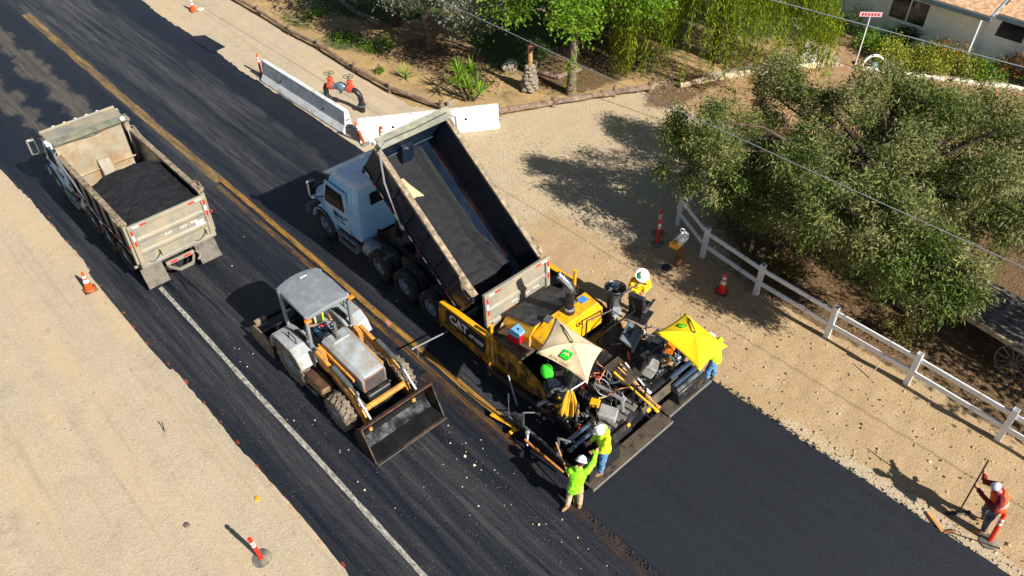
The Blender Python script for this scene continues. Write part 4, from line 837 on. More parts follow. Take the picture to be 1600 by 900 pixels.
for k in range(7): MB().box((-1.15 + k * .17, -2.68 - .06 * (k % 2), .92 + .03 * (k % 3)), (.13, .34, .06), ch=.015, rot=(.1, .05, .2)).build('cover_pad', mat('grey_pad', srgb(112, 108, 98), .7, .1, .3, 4), sc_)
MB().box((.75, -2.92, .74), (1.5, .05, .24), rot=(-.5, 0, 0), ch=.01).build('tread_panel', PLATEM, sc_); MB().box((-.9, -2.98, .62), (.85, .05, .26), rot=(-.5, 0, 0), ch=.01).build('tread_panel', BLACKP, sc_)
MB().box((-.55, -2.98, .70), (.1, .012, .09), rot=(-.5, 0, 0)).build('warning_sticker', YEL, sc_); MB().box((.2, -3.0, .66), (.12, .012, .1), rot=(-.5, 0, 0)).build('warning_sticker', YEL, sc_)
def walkway(x0, x1, y0, y1, z):
    b = MB(); b.slab([(x0, y1, z), (x1, y1, z), (x1, y0, z), (x0, y0, z)][::-1], .05); w = b.build('walkway', PLATEM, pv, smooth=0)
    nb = int((x1 - x0) / .075)
    for q in range(nb): MB().box((x0 + .05 + q * (x1 - x0 - .1) / (nb - 1), (y0 + y1) / 2 + .02, z + .008), (.026, y1 - y0 - .1, .014)).build('tread_bar', PLATEM, w)
    MB().box(((x0 + x1) / 2, y0 - .012, z - .035), (x1 - x0 + .02, .03, .09), ch=.006).build('edge_bar', mat('worn_edge_steel', srgb(150, 146, 136), .4, .5, .2, 5), w)
walkway(-2.36, .62, -3.48, -3.06, .30); walkway(.66, 2.42, -3.34, -2.98, .34)
for x in (-2.0, -.9, .3, 1.0, 2.1): b = MB(); b.box((x, -3.02, .26), (.07, .22, .06)); b.build('walkway_bracket', BLACKP, pv)
for s_, y0 in ((-1, -.55), (1, -1.4)):                                   # end gates
    b = MB(); b.prism([(y0, .03), (y0 + .12, .1), (y0, .3), (-2.2, .46), (-3.0, .46), (-3.1, .03)], s_ * 2.32, s_ * 2.37, 'x'); eg = b.build('end_gate', BLACKP, pv)
    b = MB(); b.box((s_ * 2.36, -1.6, .5), (.06, 1.7, .07), ch=.01); b.cyl((s_ * 2.36, -1.1, .45), (s_ * 2.36, -1.1, 1.0), .03, n=8); b.cyl((s_ * 2.36, -2.3, .45), (s_ * 2.36, -2.3, 1.15), .04, n=8); b.cyl((s_ * 2.36, -2.3, 1.15), (s_ * 2.1, -2.5, .95), .03, n=8); b.build('gate_strut', GREYM, eg)
    b = MB(); b.box((s_ * 2.45, -1.35, .34), (.1, .1, .34), ch=.02); b.cyl((s_ * 2.45, -1.35, .5), (s_ * 2.6, -1.5, .3), .03, n=8); b.ell((s_ * 2.45, -1.35, .56), (.07, .07, .06), 8, 6); b.build('gate_jack', ALU, eg)
b = MB(); b.box((-2.42, -.50, .16), (.12, .9, .04), rot=(0, 0, .22), ch=.012); b.box((-2.5, -.86, .18), (.2, .1, .08), ch=.02); b.build('edge_shoe', YEL, pv)
b = MB(); b.cyl((-2.3, -.5, .15), (-2.3, -.5, 1.15), .018, n=6); b.ell((-2.3, -.5, .16), (.1, .12, .08), 8, 6); b.build('grade_sensor_mast', GREYM, pv)
b = MB(); b.box((-2.52, -2.0, .30), (.05, 1.25, .05), rot=(0.18, 0, .1)); b.build('copper_strike_bar', mat('orange_bar', srgb(206, 130, 60), .5, .2, .2, 5), pv)
for s_ in (-1, 1):                                                       # augers
    b = MB(); L_ = 1.9; nn = 44; pts = []
    for q in range(nn): a = q * .62; x = s_ * (.15 + L_ * q / nn); pts += [(x, -1.98 + .05 * math.cos(a), .42 + .05 * math.sin(a)), (x, -1.98 + .21 * math.cos(a), .42 + .21 * math.sin(a))]
    b.add(pts, [(2 * q, 2 * q + 1, 2 * q + 3, 2 * q + 2) for q in range(nn - 1)]); b.cyl((s_ * .1, -1.98, .42), (s_ * 2.1, -1.98, .42), .05, n=8); b.build('auger', BUCKET, pv)
X = np.linspace(-2.2, 2.2, 50); b = MB(); b.loft([[(x, -2.22, .02), (x, -2.2, .3 + .06 * nz(x, 1, 2)), (x, -1.95, .36 + .08 * nz(x, 2, 2)), (x, -1.7, .2 + .06 * nz(x, 3, 3)), (x, -1.45, .03)] for x in X]); o = b.build('asphalt_windrow', LOADM, None, PV0); tag(o, 'black asphalt windrow spread by the augers under the paver', 'asphalt')
# hydraulic clutter: hoses, valve blocks, cans
rr = random.Random(5)
for q in range(64):
    x = rr.uniform(-1.5, 1.7); y = rr.uniform(-2.6, -1.1); z = rr.uniform(.75, 1.45); e = (x + rr.uniform(-.7, .7), y + rr.uniform(-.5, .5), z + rr.uniform(-.3, .3))
    b = MB(); b.tube(wiggle((x, y, z), e, 9, .5, q * 3.1), rr.choice((.014, .02, .026)), 6); b.build('hose', rr.choice((HOSE, HOSE, HOSE, GREYM, mat('tan_hose', srgb(190, 160, 120), .6, 0, .2, 5), mat('copper_hose', srgb(178, 110, 76), .4, .4, .2, 5))), pv)
for q in range(84):
    x = rr.uniform(-1.7, 1.9); y = rr.uniform(-2.7, -1.2); z = rr.uniform(.7, 1.22); d = (rr.uniform(.05, .22), rr.uniform(.05, .2), rr.uniform(.05, .2)); b = MB(); b.box((x, y, z), d, rot=(rr.uniform(-.3, .3), rr.uniform(-.3, .3), rr.uniform(0, 3)), ch=.012)
    for w in range(3): b.cyl((x + rr.uniform(-.1, .1), y, z), (x + rr.uniform(-.15, .15), y + rr.uniform(-.1, .1), z + rr.uniform(.08, .2)), .016, n=6)
    b.build('valve_block', rr.choice((BLACKP, BLACKP, GREYM, ALU, GREYM, PLATEM, BLACKP, YELD, mat('red_fitting', srgb(206, 56, 40), .5, 0, .2, 5), mat('cream_label', srgb(214, 204, 184), .6, 0, .2, 5))), pv)
for x, y, z, m_ in ((-1.62, -1.55, 1.25, YEL), (-1.5, -1.72, 1.15, YEL), (-1.7, -1.35, 1.0, BLACKP), (.15, -2.05, 1.22, GREYM)): b = MB(); b.box((x, y, z), (.14, .12, .42), ch=.02); b.cyl((x, y, z + .2), (x + .03, y, z + .34), .03, n=8); b.build('hydraulic_valve', m_, pv)
for (p0, p1, r, m_) in (((-1.85, -1.1, .9), (-1.3, -1.5, 1.2), .06, ALU), ((-1.7, -2.25, .95), (-1.7, -2.25, 1.85), .03, GREYM), ((-.75, -1.95, 1.55), (-.62, -2.72, 1.5), .05, ALU), ((-.62, -2.72, 1.5), (-.60, -2.78, 1.1), .05, ALU), ((.9, -2.55, 1.1), (.9, -2.55, 1.5), .03, BLACKP), ((1.45, -2.5, 1.0), (1.45, -2.5, 1.55), .04, GREYM)): MB().cyl(p0, p1, r, n=10).build('pipe', m_, pv)
b = MB(); b.lathe([(.23, -.012), (.242, 0), (.23, .012), (.218, 0)], 22, (0, 0, 0), close=True); b.build('hoop_handle', ALU, pv, (-.75, -2.2, 1.62), (.5, .3, 0))
MB().box((.66, -2.52, 1.52), (.42, .34, .36), ch=.04, rot=(.35, .1, .5)).build('control_box', mat('box_light_grey', srgb(150, 150, 146), .55, 0, .2, 5, srgb(90, 84, 76), .3), pv); MB().box((1.48, -2.5, 1.62), (.3, .24, .2), ch=.03, rot=(.1, 0, .4)).build('control_box', AMBER, pv); MB().box((-1.0, -2.62, 1.22), (.42, .5, .2), ch=.05, rot=(.1, .1, .5)).build('control_box', MATS['box_light_grey'], pv)
MB().box((-1.12, -2.3, 1.42), (.2, .24, .14), ch=.02, rot=(0, 0, .5)).build('control_box', YEL, pv)
MB().slab([(.8, -1.75, 1.34), (.8, -2.45, 1.2), (2.1, -2.4, 1.2), (2.0, -1.7, 1.34)][::-1], .04).build('cover_plate', BLACKP, pv)
MB().slab([(1.9, -2.1, 1.0), (1.9, -2.7, .95), (2.35, -2.7, 1.35), (2.35, -2.1, 1.4)], .04).build('side_shield', BLACKP, pv)
b = MB(); b.tube(sag((-2.2, -.95, .75), (-1.0, -1.6, .62), .1, 16), .02, 5); b.build('chain', GREYM, pv)
b = MB(); b.tube(sag((1.4, -1.0, 1.6), (2.4, -1.9, 1.2), .06, 12), .014, 5); b.tube([(1.4, -1.55, 1.5), (2.3, -2.2, 1.1)], .03, 6); b.build('chain', HOSE, pv)
b = MB(); b.cyl((-1.62, 2.74, .5), (-2.76, 2.86, .52), .022, n=8); b.cyl((-2.6, 2.84, .52), (-2.62, 2.84, .1), .012, n=6); b.ell((-2.76, 2.86, .52), (.04, .04, .04), 8, 6); b.build('guide_bar', ALU, pv)
b = MB(); b.cyl((-1.68, .9, .95), (-1.68, .9, .2), .03, n=8); b.build('step_post', YELD, pv); b = MB(); b.cyl((-1.75, .1, .95), (-1.85, -.35, .2), .025, n=8); b.build('step_post', ALU, pv)
# things lying on the paver
def top(o): o.location = Vector(o.location) + PV0; return o
b = MB(); b.box((0, 0, .14), (.46, .34, .28), ch=.03); ck = b.build('cooler', mat('cooler_red', srgb(206, 24, 40), .4, 0, .1, 4), None, (-1.06, .46, 1.53), (0, 0, .1)); MB().box((0, 0, .31), (.48, .36, .07), ch=.03).build('lid', mat('cooler_blue', srgb(116, 172, 208), .45, 0, .1, 4), ck); MB().cyl((0, 0, .34), (0, 0, .36), .03, n=8).build('cap', CHASSIS, ck); tag(top(ck), 'small red cooler with blue lid on the paver deck', 'cooler')
b = MB()
for q in range(5): b.cyl((q % 3 * .09, q // 3 * .09, 0), (q % 3 * .09, q // 3 * .09, .2), .036, .03, n=10); b.cyl((q % 3 * .09, q // 3 * .09, .2), (q % 3 * .09, q // 3 * .09, .24), .016, n=8)
k_ = NT('clear_plastic'); k_.set(Base_Color=srgb(200, 210, 220), Roughness=.1, Alpha=.75); o = b.build('water_bottles', k_.m, None, (-.98, .06, 1.53)); tag(top(o), 'cluster of clear water bottles behind the red cooler', 'bottles')
b = MB(); b.slab([(-.3, -.2, 0), (.3, -.2, 0), (.3, .2, .02), (-.3, .2, .02)], .02); o = b.build('cardboard_sheet', mat('cardboard', srgb(200, 160, 116), .8, 0, .15, 4), None, (-.98, .92, 1.56), (0, 0, .5)); tag(top(o), 'tan cardboard sheet beside the hopper guide post', 'cardboard')
# rag hanging from the rail
b = MB(); rows = []
for j in range(10):
    t = j / 9; w = .05 + .21 * t ** .8; row = []
    for q in range(14): u = -1 + 2 * q / 13; row.append((u * w, .05 * math.sin(q * 1.9 + t) * (.3 + t), -t * .98 + .12 * abs(u) * t * (1 if q % 3 else .4)))
    rows.append(row)
vs = [p for r_ in rows for p in r_]; b.add(vs, [(j * 14 + q, j * 14 + q + 1, (j + 1) * 14 + q + 1, (j + 1) * 14 + q) for j in range(9) for q in range(13)])
o = b.build('yellow_cloth', mat('yellow_cloth', srgb(246, 186, 44), .8, 0, .15, 5), None, (-1.72, -2.02, 2.12), (0, 0, R(-40)), smooth=180); md = o.modifiers.new('thick', 'SOLIDIFY'); md.thickness = .012; tag(top(o), 'bunched golden yellow raincoat hanging at the left rear of the paver', 'raincoat')
b = MB(); b.cyl((-1.72, -2.02, 2.14), (-1.35, -2.1, 2.2), .015, n=6); b.cyl((-1.72, -2.02, 2.14), (-1.72, -1.95, 1.2), .02, n=6); b.build('coat_hook', ALU, pv)
TOOLY = mat('tool_yellow', srgb(244, 186, 40), .5, 0, .15, 4); 
for q, (x0, y0, x1, y1, m_, g) in enumerate(((-.12, -2.02, -.02, -3.36, TOOLY, 'yellow fibreglass lute handle lying across the paver steps'), (.08, -1.98, .1, -3.3, WOODH, 'long wooden tool handle lying beside the yellow handle'), (.2, -1.95, .16, -2.95, mat('worn_pale_wood', srgb(216, 178, 132), .7, 0, .2, 5), 'pale wooden rake handle lying on the paver walkway'), (.33, -2.0, .3, -2.85, WHITEP, 'white painted tool handle next to the paver grating'))):
    b = MB(); b.cyl((x0, y0, 1.53), (x1, y1, 1.16), .032 if q == 0 else .022, n=8); b.box((x1, y1, 1.15), (.10, .12, .06), ch=.02); o = b.build('tool_handle', m_, None, PV0); tag(o, g, 'tool handle')
b = MB(); b.cyl((.55, -1.98, 1.3), (.50, -1.92, 1.75), .04, .03, n=10); b.box((.55, -1.98, 1.28), (.07, .07, .2), ch=.02); o = b.build('red_hammer', mat('faded_red', srgb(206, 92, 70), .5, 0, .2, 5), None, PV0); tag(o, 'faded red handle standing upright beside the grating', 'tool')
# umbrellas
def umbrella(label, cs, apex, cloth, mast, logo=None):
    u = thing('umbrella', label, 'umbrella', (mast[0], mast[1], mast[2])); O = Vector(mast)
    b = MB(); N = 10; C = [Vector(c) - O for c in cs]; A = Vector(apex) - O; vs = []; fs = []
    for k in range(4):
        c0, c1 = C[k], C[(k + 1) % 4]; mid = (c0 + c1) / 2; base = len(vs)
        for i in range(N + 1):
            for j in range(N + 1):
                s = j / N; e = c0.lerp(c1, s); e = e + (A - mid) * .09 * 4 * s * (1 - s)      # edges bow inward
                t = i / N; p = A.lerp(e, t); p = p + Vector((0, 0, .06 * math.sin(math.pi * t) * (1 - 1.6 * 4 * s * (1 - s) * .35))); vs.append(p)
        for i in range(N):
            for j in range(N): fs.append((base + i * (N + 1) + j, base + (i + 1) * (N + 1) + j, base + (i + 1) * (N + 1) + j + 1, base + i * (N + 1) + j + 1))
    b.add(vs, fs); cn = b.build('canopy', cloth, u, smooth=180); bm = bmesh.new(); bm.from_mesh(cn.data); bmesh.ops.remove_doubles(bm, verts=bm.verts, dist=.001); bm.to_mesh(cn.data); bm.free(); cn.data.set_sharp_from_angle(angle=R(20)); md = cn.modifiers.new('t', 'SOLIDIFY'); md.thickness = .008
    for c in C: b = MB(); b.tube([A - Vector((0, 0, .03)), A.lerp(c, .5) + Vector((0, 0, .035)), c - Vector((0, 0, .012))], .009, 5); b.build('rib', GREYM, u)
    b = MB(); b.tube([(0, 0, 0), tuple(Vector((A.x * .4, A.y * .4, A.z * .7))), tuple(A + Vector((0, 0, .03)))], .018, 8); b.ell(A + Vector((0, 0, .03)), (.03, .03, .03), 8, 6); b.build('pole', GREYM, u)
    sd = (C[0] - A); b = MB(); q = A + Vector((0, 0, .06)); b.tube([q, q + sd * .35 + Vector((0, 0, .03)), q + sd * .62, q + sd * .8 - Vector((0, 0, .08)), q + sd * .86 - Vector((0, 0, .25))], .012, 6); b.build('hooked_stay', BLACKP, u)
    if logo:
        k, t0, sz, emb, txt, mt = logo; c0, c1 = C[k], C[(k + 1) % 4]; e = c0.lerp(c1, .5) + (A - (c0 + c1) / 2) * .09
        P = A.lerp(e, t0) + Vector((0, 0, .06 * math.sin(math.pi * t0) * .44)); nrm = (c0 - A).cross(c1 - A).normalized(); nrm = nrm if nrm.z > 0 else -nrm
        xa = (c1 - c0).normalized(); ya = nrm.cross(xa).normalized()
        if (A - P).dot(ya) < 0: ya = -ya; xa = -xa
        nrm = xa.cross(ya); M = Matrix((xa, ya, nrm)).transposed().to_4x4(); M.translation = P + nrm * .035
        b = MB(); b.box((0, 0, 0), (sz, sz * .95, .008), ch=0); lg = b.build('logo', emb, u, bevel=sz * .12); lg.matrix_local = M
        for qd in ([(-.42, -.1), (-.1, .06), (.22, .0), (.42, -.3), (.3, -.06), (.2, .16), (.05, .3), (-.04, .18), (-.3, .1)], [(-.1, .1), (.05, .04), (-.12, -.36), (-.02, -.05)]):
            b = MB(); b.prism([(x * sz, y * sz) for x, y in qd], .004, .009, 'z'); b.build('logo_figure', cloth, lg, smooth=0)
        if txt: text('lettering', txt, sz * .38, mt, lg, (0, -sz * .78, .0), (0, 0, 0), extrude=.003)
    return u
GREENL = mat('logo_green', srgb(20, 200, 40), .5, 0, .08, 4); CREAM = mat('cream_canvas', srgb(228, 204, 164), .85, 0, .1, 3, srgb(206, 176, 130), .25, 2); UYEL = mat('bright_yellow_canvas', srgb(255, 214, 10), .7, 0, .06, 3)
umbrella('cream square sun umbrella with green logo over the paver left seat', [(10.05, 9.2, 3.2), (10.13, 7.76, 3.15), (9.08, 7.26, 3.2), (8.92, 8.70, 3.18)], (9.63, 8.25, 3.34), CREAM, (9.7, 8.45, 1.4), (2, .60, .24, GREENL, 'JOHN DEERE', mat('tan_print', srgb(196, 170, 110), .8)))
umbrella('bright yellow square sun umbrella at the right end of the screed', [(12.84, 7.42, 2.75), (12.66, 6.03, 2.75), (11.52, 5.98, 2.78), (11.68, 7.44, 2.85)], (12.26, 6.73, 2.96), UYEL, (12.6, 7.35, .9), (3, .55, .17, GREENL, '', None))
o = MB(); o.ell((-1.5, -1.05, 1.80), (.17, .20, .20), 12, 8); o = o.build('lime_jacket', mat('lime_jacket', srgb(60, 230, 40), .7, 0, .12, 4), None, PV0); o.name = 'lime_jacket'; tag(o, 'lime green jacket bundled on the paver left seat under the cream umbrella', 'jacket')
o.data.transform(Matrix.Identity(4))
for v_ in o.data.vertices: v_.co += Vector((nz(v_.co.x * 6, v_.co.y * 6), nz(v_.co.y * 6, v_.co.z * 6), nz(v_.co.z * 6, v_.co.x * 6))) * .05
# ------------------------------------------------------------------ people (local: face +y, feet at z = 0)
SKIN = mat('skin', srgb(206, 150, 116), .6, 0, .1, 6); HAIR = mat('dark_hair', srgb(40, 28, 22), .7, 0, .2, 8); HATW = mat('white_hard_hat', srgb(240, 240, 238), .3, 0, .04, 4)
LIME = mat('lime_hoodie', srgb(206, 250, 30), .8, 0, .08, 5); LIMEG = mat('green_hoodie', srgb(150, 246, 30), .8, 0, .1, 5); JEANS = mat('blue_jeans', srgb(84, 132, 178), .85, 0, .25, 6, srgb(140, 170, 196), .25, 5)
KHAKI = mat('khaki_trousers', srgb(196, 172, 140), .85, 0, .15, 5); DKJEANS = mat('dark_jeans', srgb(66, 72, 88), .85, 0, .25, 6, srgb(150, 140, 124), .35, 4); BOOT = mat('tan_boot', srgb(168, 128, 84), .8, 0, .2, 6, srgb(120, 100, 80), .3); BOOTD = mat('brown_boot', srgb(120, 88, 62), .8, 0, .2, 6)
ORV = mat('orange_vest', srgb(255, 92, 30), .75, 0, .1, 5); DKRED = mat('dark_red_shirt', srgb(128, 28, 34), .85, 0, .15, 5); GLOVE = mat('white_glove', srgb(220, 214, 206), .8, 0, .1, 6); YSH = mat('yellow_shirt', srgb(255, 190, 24), .8, 0, .1, 5); SILVER = mat('reflective_tape', srgb(214, 216, 214), .4, .2, .05, 5)
DKTEE = mat('charcoal_shirt', srgb(60, 60, 64), .85, 0, .15, 5); STRAW = mat('white_brim', srgb(246, 244, 226), .5, 0, .05, 5)
def remesh(o, vox, smooth=3, wrinkle=0.0):
    m_ = o.modifiers.new('r', 'REMESH'); m_.mode = 'VOXEL'; m_.voxel_size = vox; m_.use_smooth_shade = True
    if smooth: s_ = o.modifiers.new('s', 'SMOOTH'); s_.iterations = smooth; s_.factor = .5
    if wrinkle:
        if 'wrinkle' not in bpy.data.textures: tx = bpy.data.textures.new('wrinkle', 'CLOUDS'); tx.noise_scale = .09; tx.noise_depth = 2
        d = o.modifiers.new('w', 'DISPLACE'); d.texture = bpy.data.textures['wrinkle']; d.strength = wrinkle * 1.5; d.mid_level = .5
    return o
def limb(b, pts, rr, n=10):
    """a tapered limb with rounded joints"""
    P = [Vector(p) for p in pts]
    for i in range(len(P) - 1):
        b.cyl(P[i], P[i + 1], rr[i], rr[i + 1], n=n)
    for p, r in zip(P, rr): b.ell(p, (r, r, r), n, 6)
def torso(b, hip, chest, neck, right, grow=0.0, k=1.0):
    hip = Vector(hip); chest = Vector(chest); neck = Vector(neck); r = Vector(right).normalized(); up = (neck - hip).normalized(); f = up.cross(r).normalized()
    rings = []
    for p, wx, wy in ((hip - up * .10, .12, .09), (hip - up * .04, .165, .12), (hip + up * .07, .165, .12), (hip.lerp(chest, .45), .145, .105), (hip.lerp(chest, .8), .165, .12), (chest, .18, .125), (chest.lerp(neck, .45), .185, .115), (chest.lerp(neck, .72), .15, .095), (chest.lerp(neck, .95), .075, .075), (neck, .055, .058)):
        wx = wx * k + grow; wy = wy * k + grow; rings.append([p + r * (wx * math.cos(a)) + f * (wy * math.sin(a)) for a in np.linspace(0, 2 * math.pi, 17)[:-1]])
    b.loft(rings)
def hand(b, wrist, elbow, curl=.5, side=1, grip=None):
    """palm and five fingers; curled round `grip` direction when given"""
    w = Vector(wrist); d = (w - Vector(elbow)).normalized(); sx = d.orthogonal().normalized() if grip is None else Vector(grip).normalized(); nm = d.cross(sx).normalized(); sx = nm.cross(d).normalized()
    b.ell(w + d * .05, (.045, .045, .045), 8, 6); b.ell(w + d * .075 + sx * .005, (.04, .04, .035), 8, 6)
    for i, (o, L) in enumerate(((-.033, .068), (-.011, .08), (.011, .076), (.033, .06))):
        p0 = w + d * .095 + sx * o; p1 = p0 + (d * (1 - curl * .6) + nm * curl * .7).normalized() * L * .55; p2 = p1 + (d * (1 - curl * 1.6) + nm * curl * 1.1).normalized() * L * .5
        b.tube([p0 - d * .03, p0, p1, p2], [.011, .0105, .009, .008], 6)
    t0 = w + d * .035 - sx * .038; b.tube([t0 + sx * .02, t0, t0 - sx * .025 + d * .03 + nm * .015, t0 - sx * .018 + d * .058 + nm * .03], [.013, .012, .011, .009], 6)
def person(label, loc, rz, J, top, legs, boots, hat='hard', topname='hoodie', sleeves=True, extra=None, hatmat=HATW, gloves=False, scale=1.0):
    t = thing('person', label, 'person', loc, rz); t.scale = (scale,) * 3
    g = {k_: Vector(v_) for k_, v_ in J.items()}; right = g['shR'] - g['shL']; up = (g['head'] - g['neck']).normalized(); fw = Vector(J.get('look', (0, 1, 0))).normalized(); fw = (fw - up * fw.dot(up)).normalized(); rt = fw.cross(up).normalized()
    b = MB(); torso(b, g['hip'], g['chest'], g['neck'], right)
    H = g['head']; M3 = Matrix((rt, fw, up)).transposed()
    def hp(x, y, z): return H + M3 @ Vector((x, y, z))
    e = M3.to_euler()
    b.ell(H + up * .02, (.076, .095, .115), 14, 10, e); b.ell(hp(0, .018, -.055), (.058, .072, .065), 12, 8, e); b.ell(hp(0, .1, -.015), (.014, .022, .026), 8, 6, e); b.ell(hp(0, .088, -.062), (.026, .012, .008), 8, 6, e)
    for s_ in (-1, 1): b.ell(hp(s_ * .078, .0, -.01), (.012, .022, .032), 8, 6, e); b.ell(hp(s_ * .03, .086, .016), (.013, .01, .009), 8, 6, e)
    limb(b, [g['neck'] - up * .06, H - up * .06], [.058, .054])
    for s_ in 'LR':
        limb(b, [g['sh' + s_], g['el' + s_], g['ha' + s_]], [.055, .042, .03]); hand(b, g['ha' + s_], g['el' + s_], .55, grip=J.get('grip' + s_))
        limb(b, [g['hp' + s_], g['kn' + s_], g['an' + s_]], [.085, .06, .042])
        tw = Vector(J.get('toe' + s_, (0, 1, 0))).normalized(); b.ell(g['an' + s_] + tw * .07 - Vector((0, 0, .04)), (.04, .1, .035), 8, 6, (0, 0, math.atan2(-tw.x, tw.y)))
    body = remesh(b.build('body', SKIN, t), .011, 2)
    b = MB(); torso(b, g['hip'] - up * .03, g['chest'], g['neck'], right, .028)
    b.ell(g['neck'] - fw * .075 - up * .01, (.1, .07, .07), 10, 6) if topname == 'hoodie' else None
    for s_ in 'LR':
        end = g['ha' + s_].lerp(g['el' + s_], .1) if sleeves else g['el' + s_].lerp(g['sh' + s_], .15); 
        limb(b, [g['sh' + s_], g['el' + s_], end] if sleeves else [g['sh' + s_], end], [.085, .068, .052] if sleeves else [.085, .075])
    jk = remesh(b.build(topname, top, t), .018, 3, .03)
    b = MB(); P = g['hip'] - up * .02; b.ell(P, (.178, .14, .13), 12, 8)
    for s_ in 'LR': limb(b, [g['hp' + s_] + Vector((0, 0, .02)), g['kn' + s_], g['an' + s_] + (g['kn' + s_] - g['an' + s_]).normalized() * .06], [.108, .083, .07])
    remesh(b.build('trousers', legs, t), .018, 3, .025)
    for s_ in 'LR':
        tw = Vector(J.get('toe' + s_, (0, 1, 0))).normalized(); a = g['an' + s_]; b = MB(); az = math.atan2(-tw.x, tw.y)
        b.ell(a + tw * .08 - Vector((0, 0, .045)), (.054, .135, .05), 10, 6, (0, 0, az)); b.cyl(a - Vector((0, 0, .06)), a + Vector((0, 0, .06)), .058, .062, n=10); b.ell(a - tw * .02 - Vector((0, 0, .05)), (.056, .07, .05), 10, 6, (0, 0, az)); remesh(b.build('boot', boots, t), .014, 2)
        if gloves:
            b = MB(); w = g['ha' + s_]; d = (w - g['el' + s_]).normalized(); limb(b, [w - d * .05, w + d * .1], [.045, .05]); hand(b, w + d * .005, g['el' + s_], .6, grip=J.get('grip' + s_)); b.build('glove', GLOVE, t)
    # hair shows under the hat
    b = MB(); b.ell(hp(0, -.022, .012), (.083, .092, .098), 12, 8, e); b.build('hair', HAIR, t)
    top_ = H + up * .045; Q = Matrix.Translation(top_) @ M3.to_4x4()
    b = MB(); b.X = Q
    if hat == 'hard':
        b.lathe([(.0, .132), (.04, .130), (.08, .112), (.108, .072), (.122, .02), (.124, .0)], 20); b.lathe([(.122, .006), (.15, -.008), (.152, -.016), (.122, -.006)], 20)
        b.ell((0, .135, -.01), (.085, .06, .012), 12, 6); b.box((0, -.005, .128), (.03, .17, .018), ch=.008)
    elif hat == 'brim': b.lathe([(0, .125), (.06, .118), (.1, .08), (.115, .03), (.12, .012), (.18, .002), (.205, -.008), (.202, -.016), (.12, .0)], 24)
    else:
        b.ell((0, 0, .0), (.098, .112, .1), 14, 8)
    b.X = None; hh = b.build('hard_hat' if hat != 'cap' else 'cap', hatmat, t, smooth=60)
    if hat == 'brim':
        b = MB(); b.X = Q; b.ell((.10, .02, .035), (.085, .10, .035), 12, 8, (0, .5, 0)); b.build('hat_panel', mat('hat_green', srgb(20, 150, 110), .5), hh)
    if extra: extra(t, g, fw, rt, up)
    return t
def standing(**kw):
    J = dict(hip=(0, 0, .95), chest=(0, .01, 1.27), neck=(0, .0, 1.50), head=(0, .03, 1.645), shL=(-.19, 0, 1.43), shR=(.19, 0, 1.43), elL=(-.25, .02, 1.14), elR=(.25, .02, 1.14), haL=(-.26, .12, .9), haR=(.26, .12, .9), hpL=(-.095, 0, .90), hpR=(.095, 0, .90), knL=(-.11, .03, .5), knR=(.11, .03, .5), anL=(-.12, -.01, .1), anR=(.12, -.01, .1))
    J.update(kw); return J
gz_ = lambda x, y: float(ground_h(x, y))
# 1: the worker at the left end of the screed, one arm raised, foot on a shovel
def shovel_for_1(t, g, fw, rt, up): pass
person('person in a green hoodie and khaki trousers reaching up to the paver, beside a shovel', (8.20, 6.62, .0), R(-62), standing(hip=(0, -.03, .93), chest=(.02, .07, 1.24), neck=(.03, .15, 1.45), head=(.03, .26, 1.57), look=(.1, .8, -.5), shR=(.20, .14, 1.42), shL=(-.16, .10, 1.37), elR=(.30, .36, 1.52), haR=(.30, .62, 1.62), elL=(-.27, .24, 1.13), haL=(-.14, .46, 1.02), knL=(-.13, .06, .5), anL=(-.15, -.04, .1), anR=(.13, .08, .1), knR=(.11, .09, .5), toeL=(-.5, -1, 0), toeR=(0, 1, 0), gripL=(0, 0, 1)), LIMEG, KHAKI, BOOT, scale=.95)
sh = thing('shovel', 'wooden handled shovel with a green blade standing by the left end of the screed', 'shovel', (8.36, 6.72, .06))
b = MB(); b.cyl((0, 0, .25), (.30, .98, 1.0), .018, n=8); b.build('handle', WOODH, sh)
b = MB(); b.loft([[(-.1, -.02, .3), (0, .03, .32), (.1, -.02, .3), (0, .02, .31)], [(-.13, -.05, .12), (0, -.01, .12), (.13, -.05, .12), (0, -.02, .12)], [(-.10, -.10, .0), (0, -.09, .0), (.10, -.10, .0), (0, -.1, .0)]]); b.build('blade', mat('olive_blade', srgb(120, 134, 30), .5, .2, .2, 5), sh)
# 2: the worker standing on the screed walkway
def staff2(t, g, fw, rt, up): pass
person('person in a lime hoodie and blue jeans standing on the screed walkway', wp(-1.83, -3.26, .31), R(52), standing(chest=(0, .03, 1.26), neck=(0, .05, 1.48), head=(0, .13, 1.60), look=(.0, .8, -.55), elL=(-.26, .10, 1.16), haL=(-.16, .30, 1.02), elR=(.27, .06, 1.15), haR=(.18, .28, .98), anL=(-.1, .05, .09), anR=(.1, -.07, .09), toeL=(-.3, 1, 0)), LIME, JEANS, BOOT)
# 3: the worker at the right end under the yellow umbrella
person('person in a lime shirt and blue jeans half hidden by the yellow umbrella', (13.70, 6.78, .05), R(22), standing(chest=(0, .06, 1.26), neck=(0, .12, 1.47), head=(0, .22, 1.58), look=(-.2, .8, -.55), elL=(-.26, .12, 1.14), haL=(-.18, .36, 1.08), elR=(.26, .14, 1.14), haR=(.16, .36, 1.06), anL=(-.17, .08, .09), anR=(.16, -.06, .09), knL=(-.14, .1, .5), knR=(.14, .0, .5)), LIME, JEANS, BOOT, sleeves=False, topname='shirt')
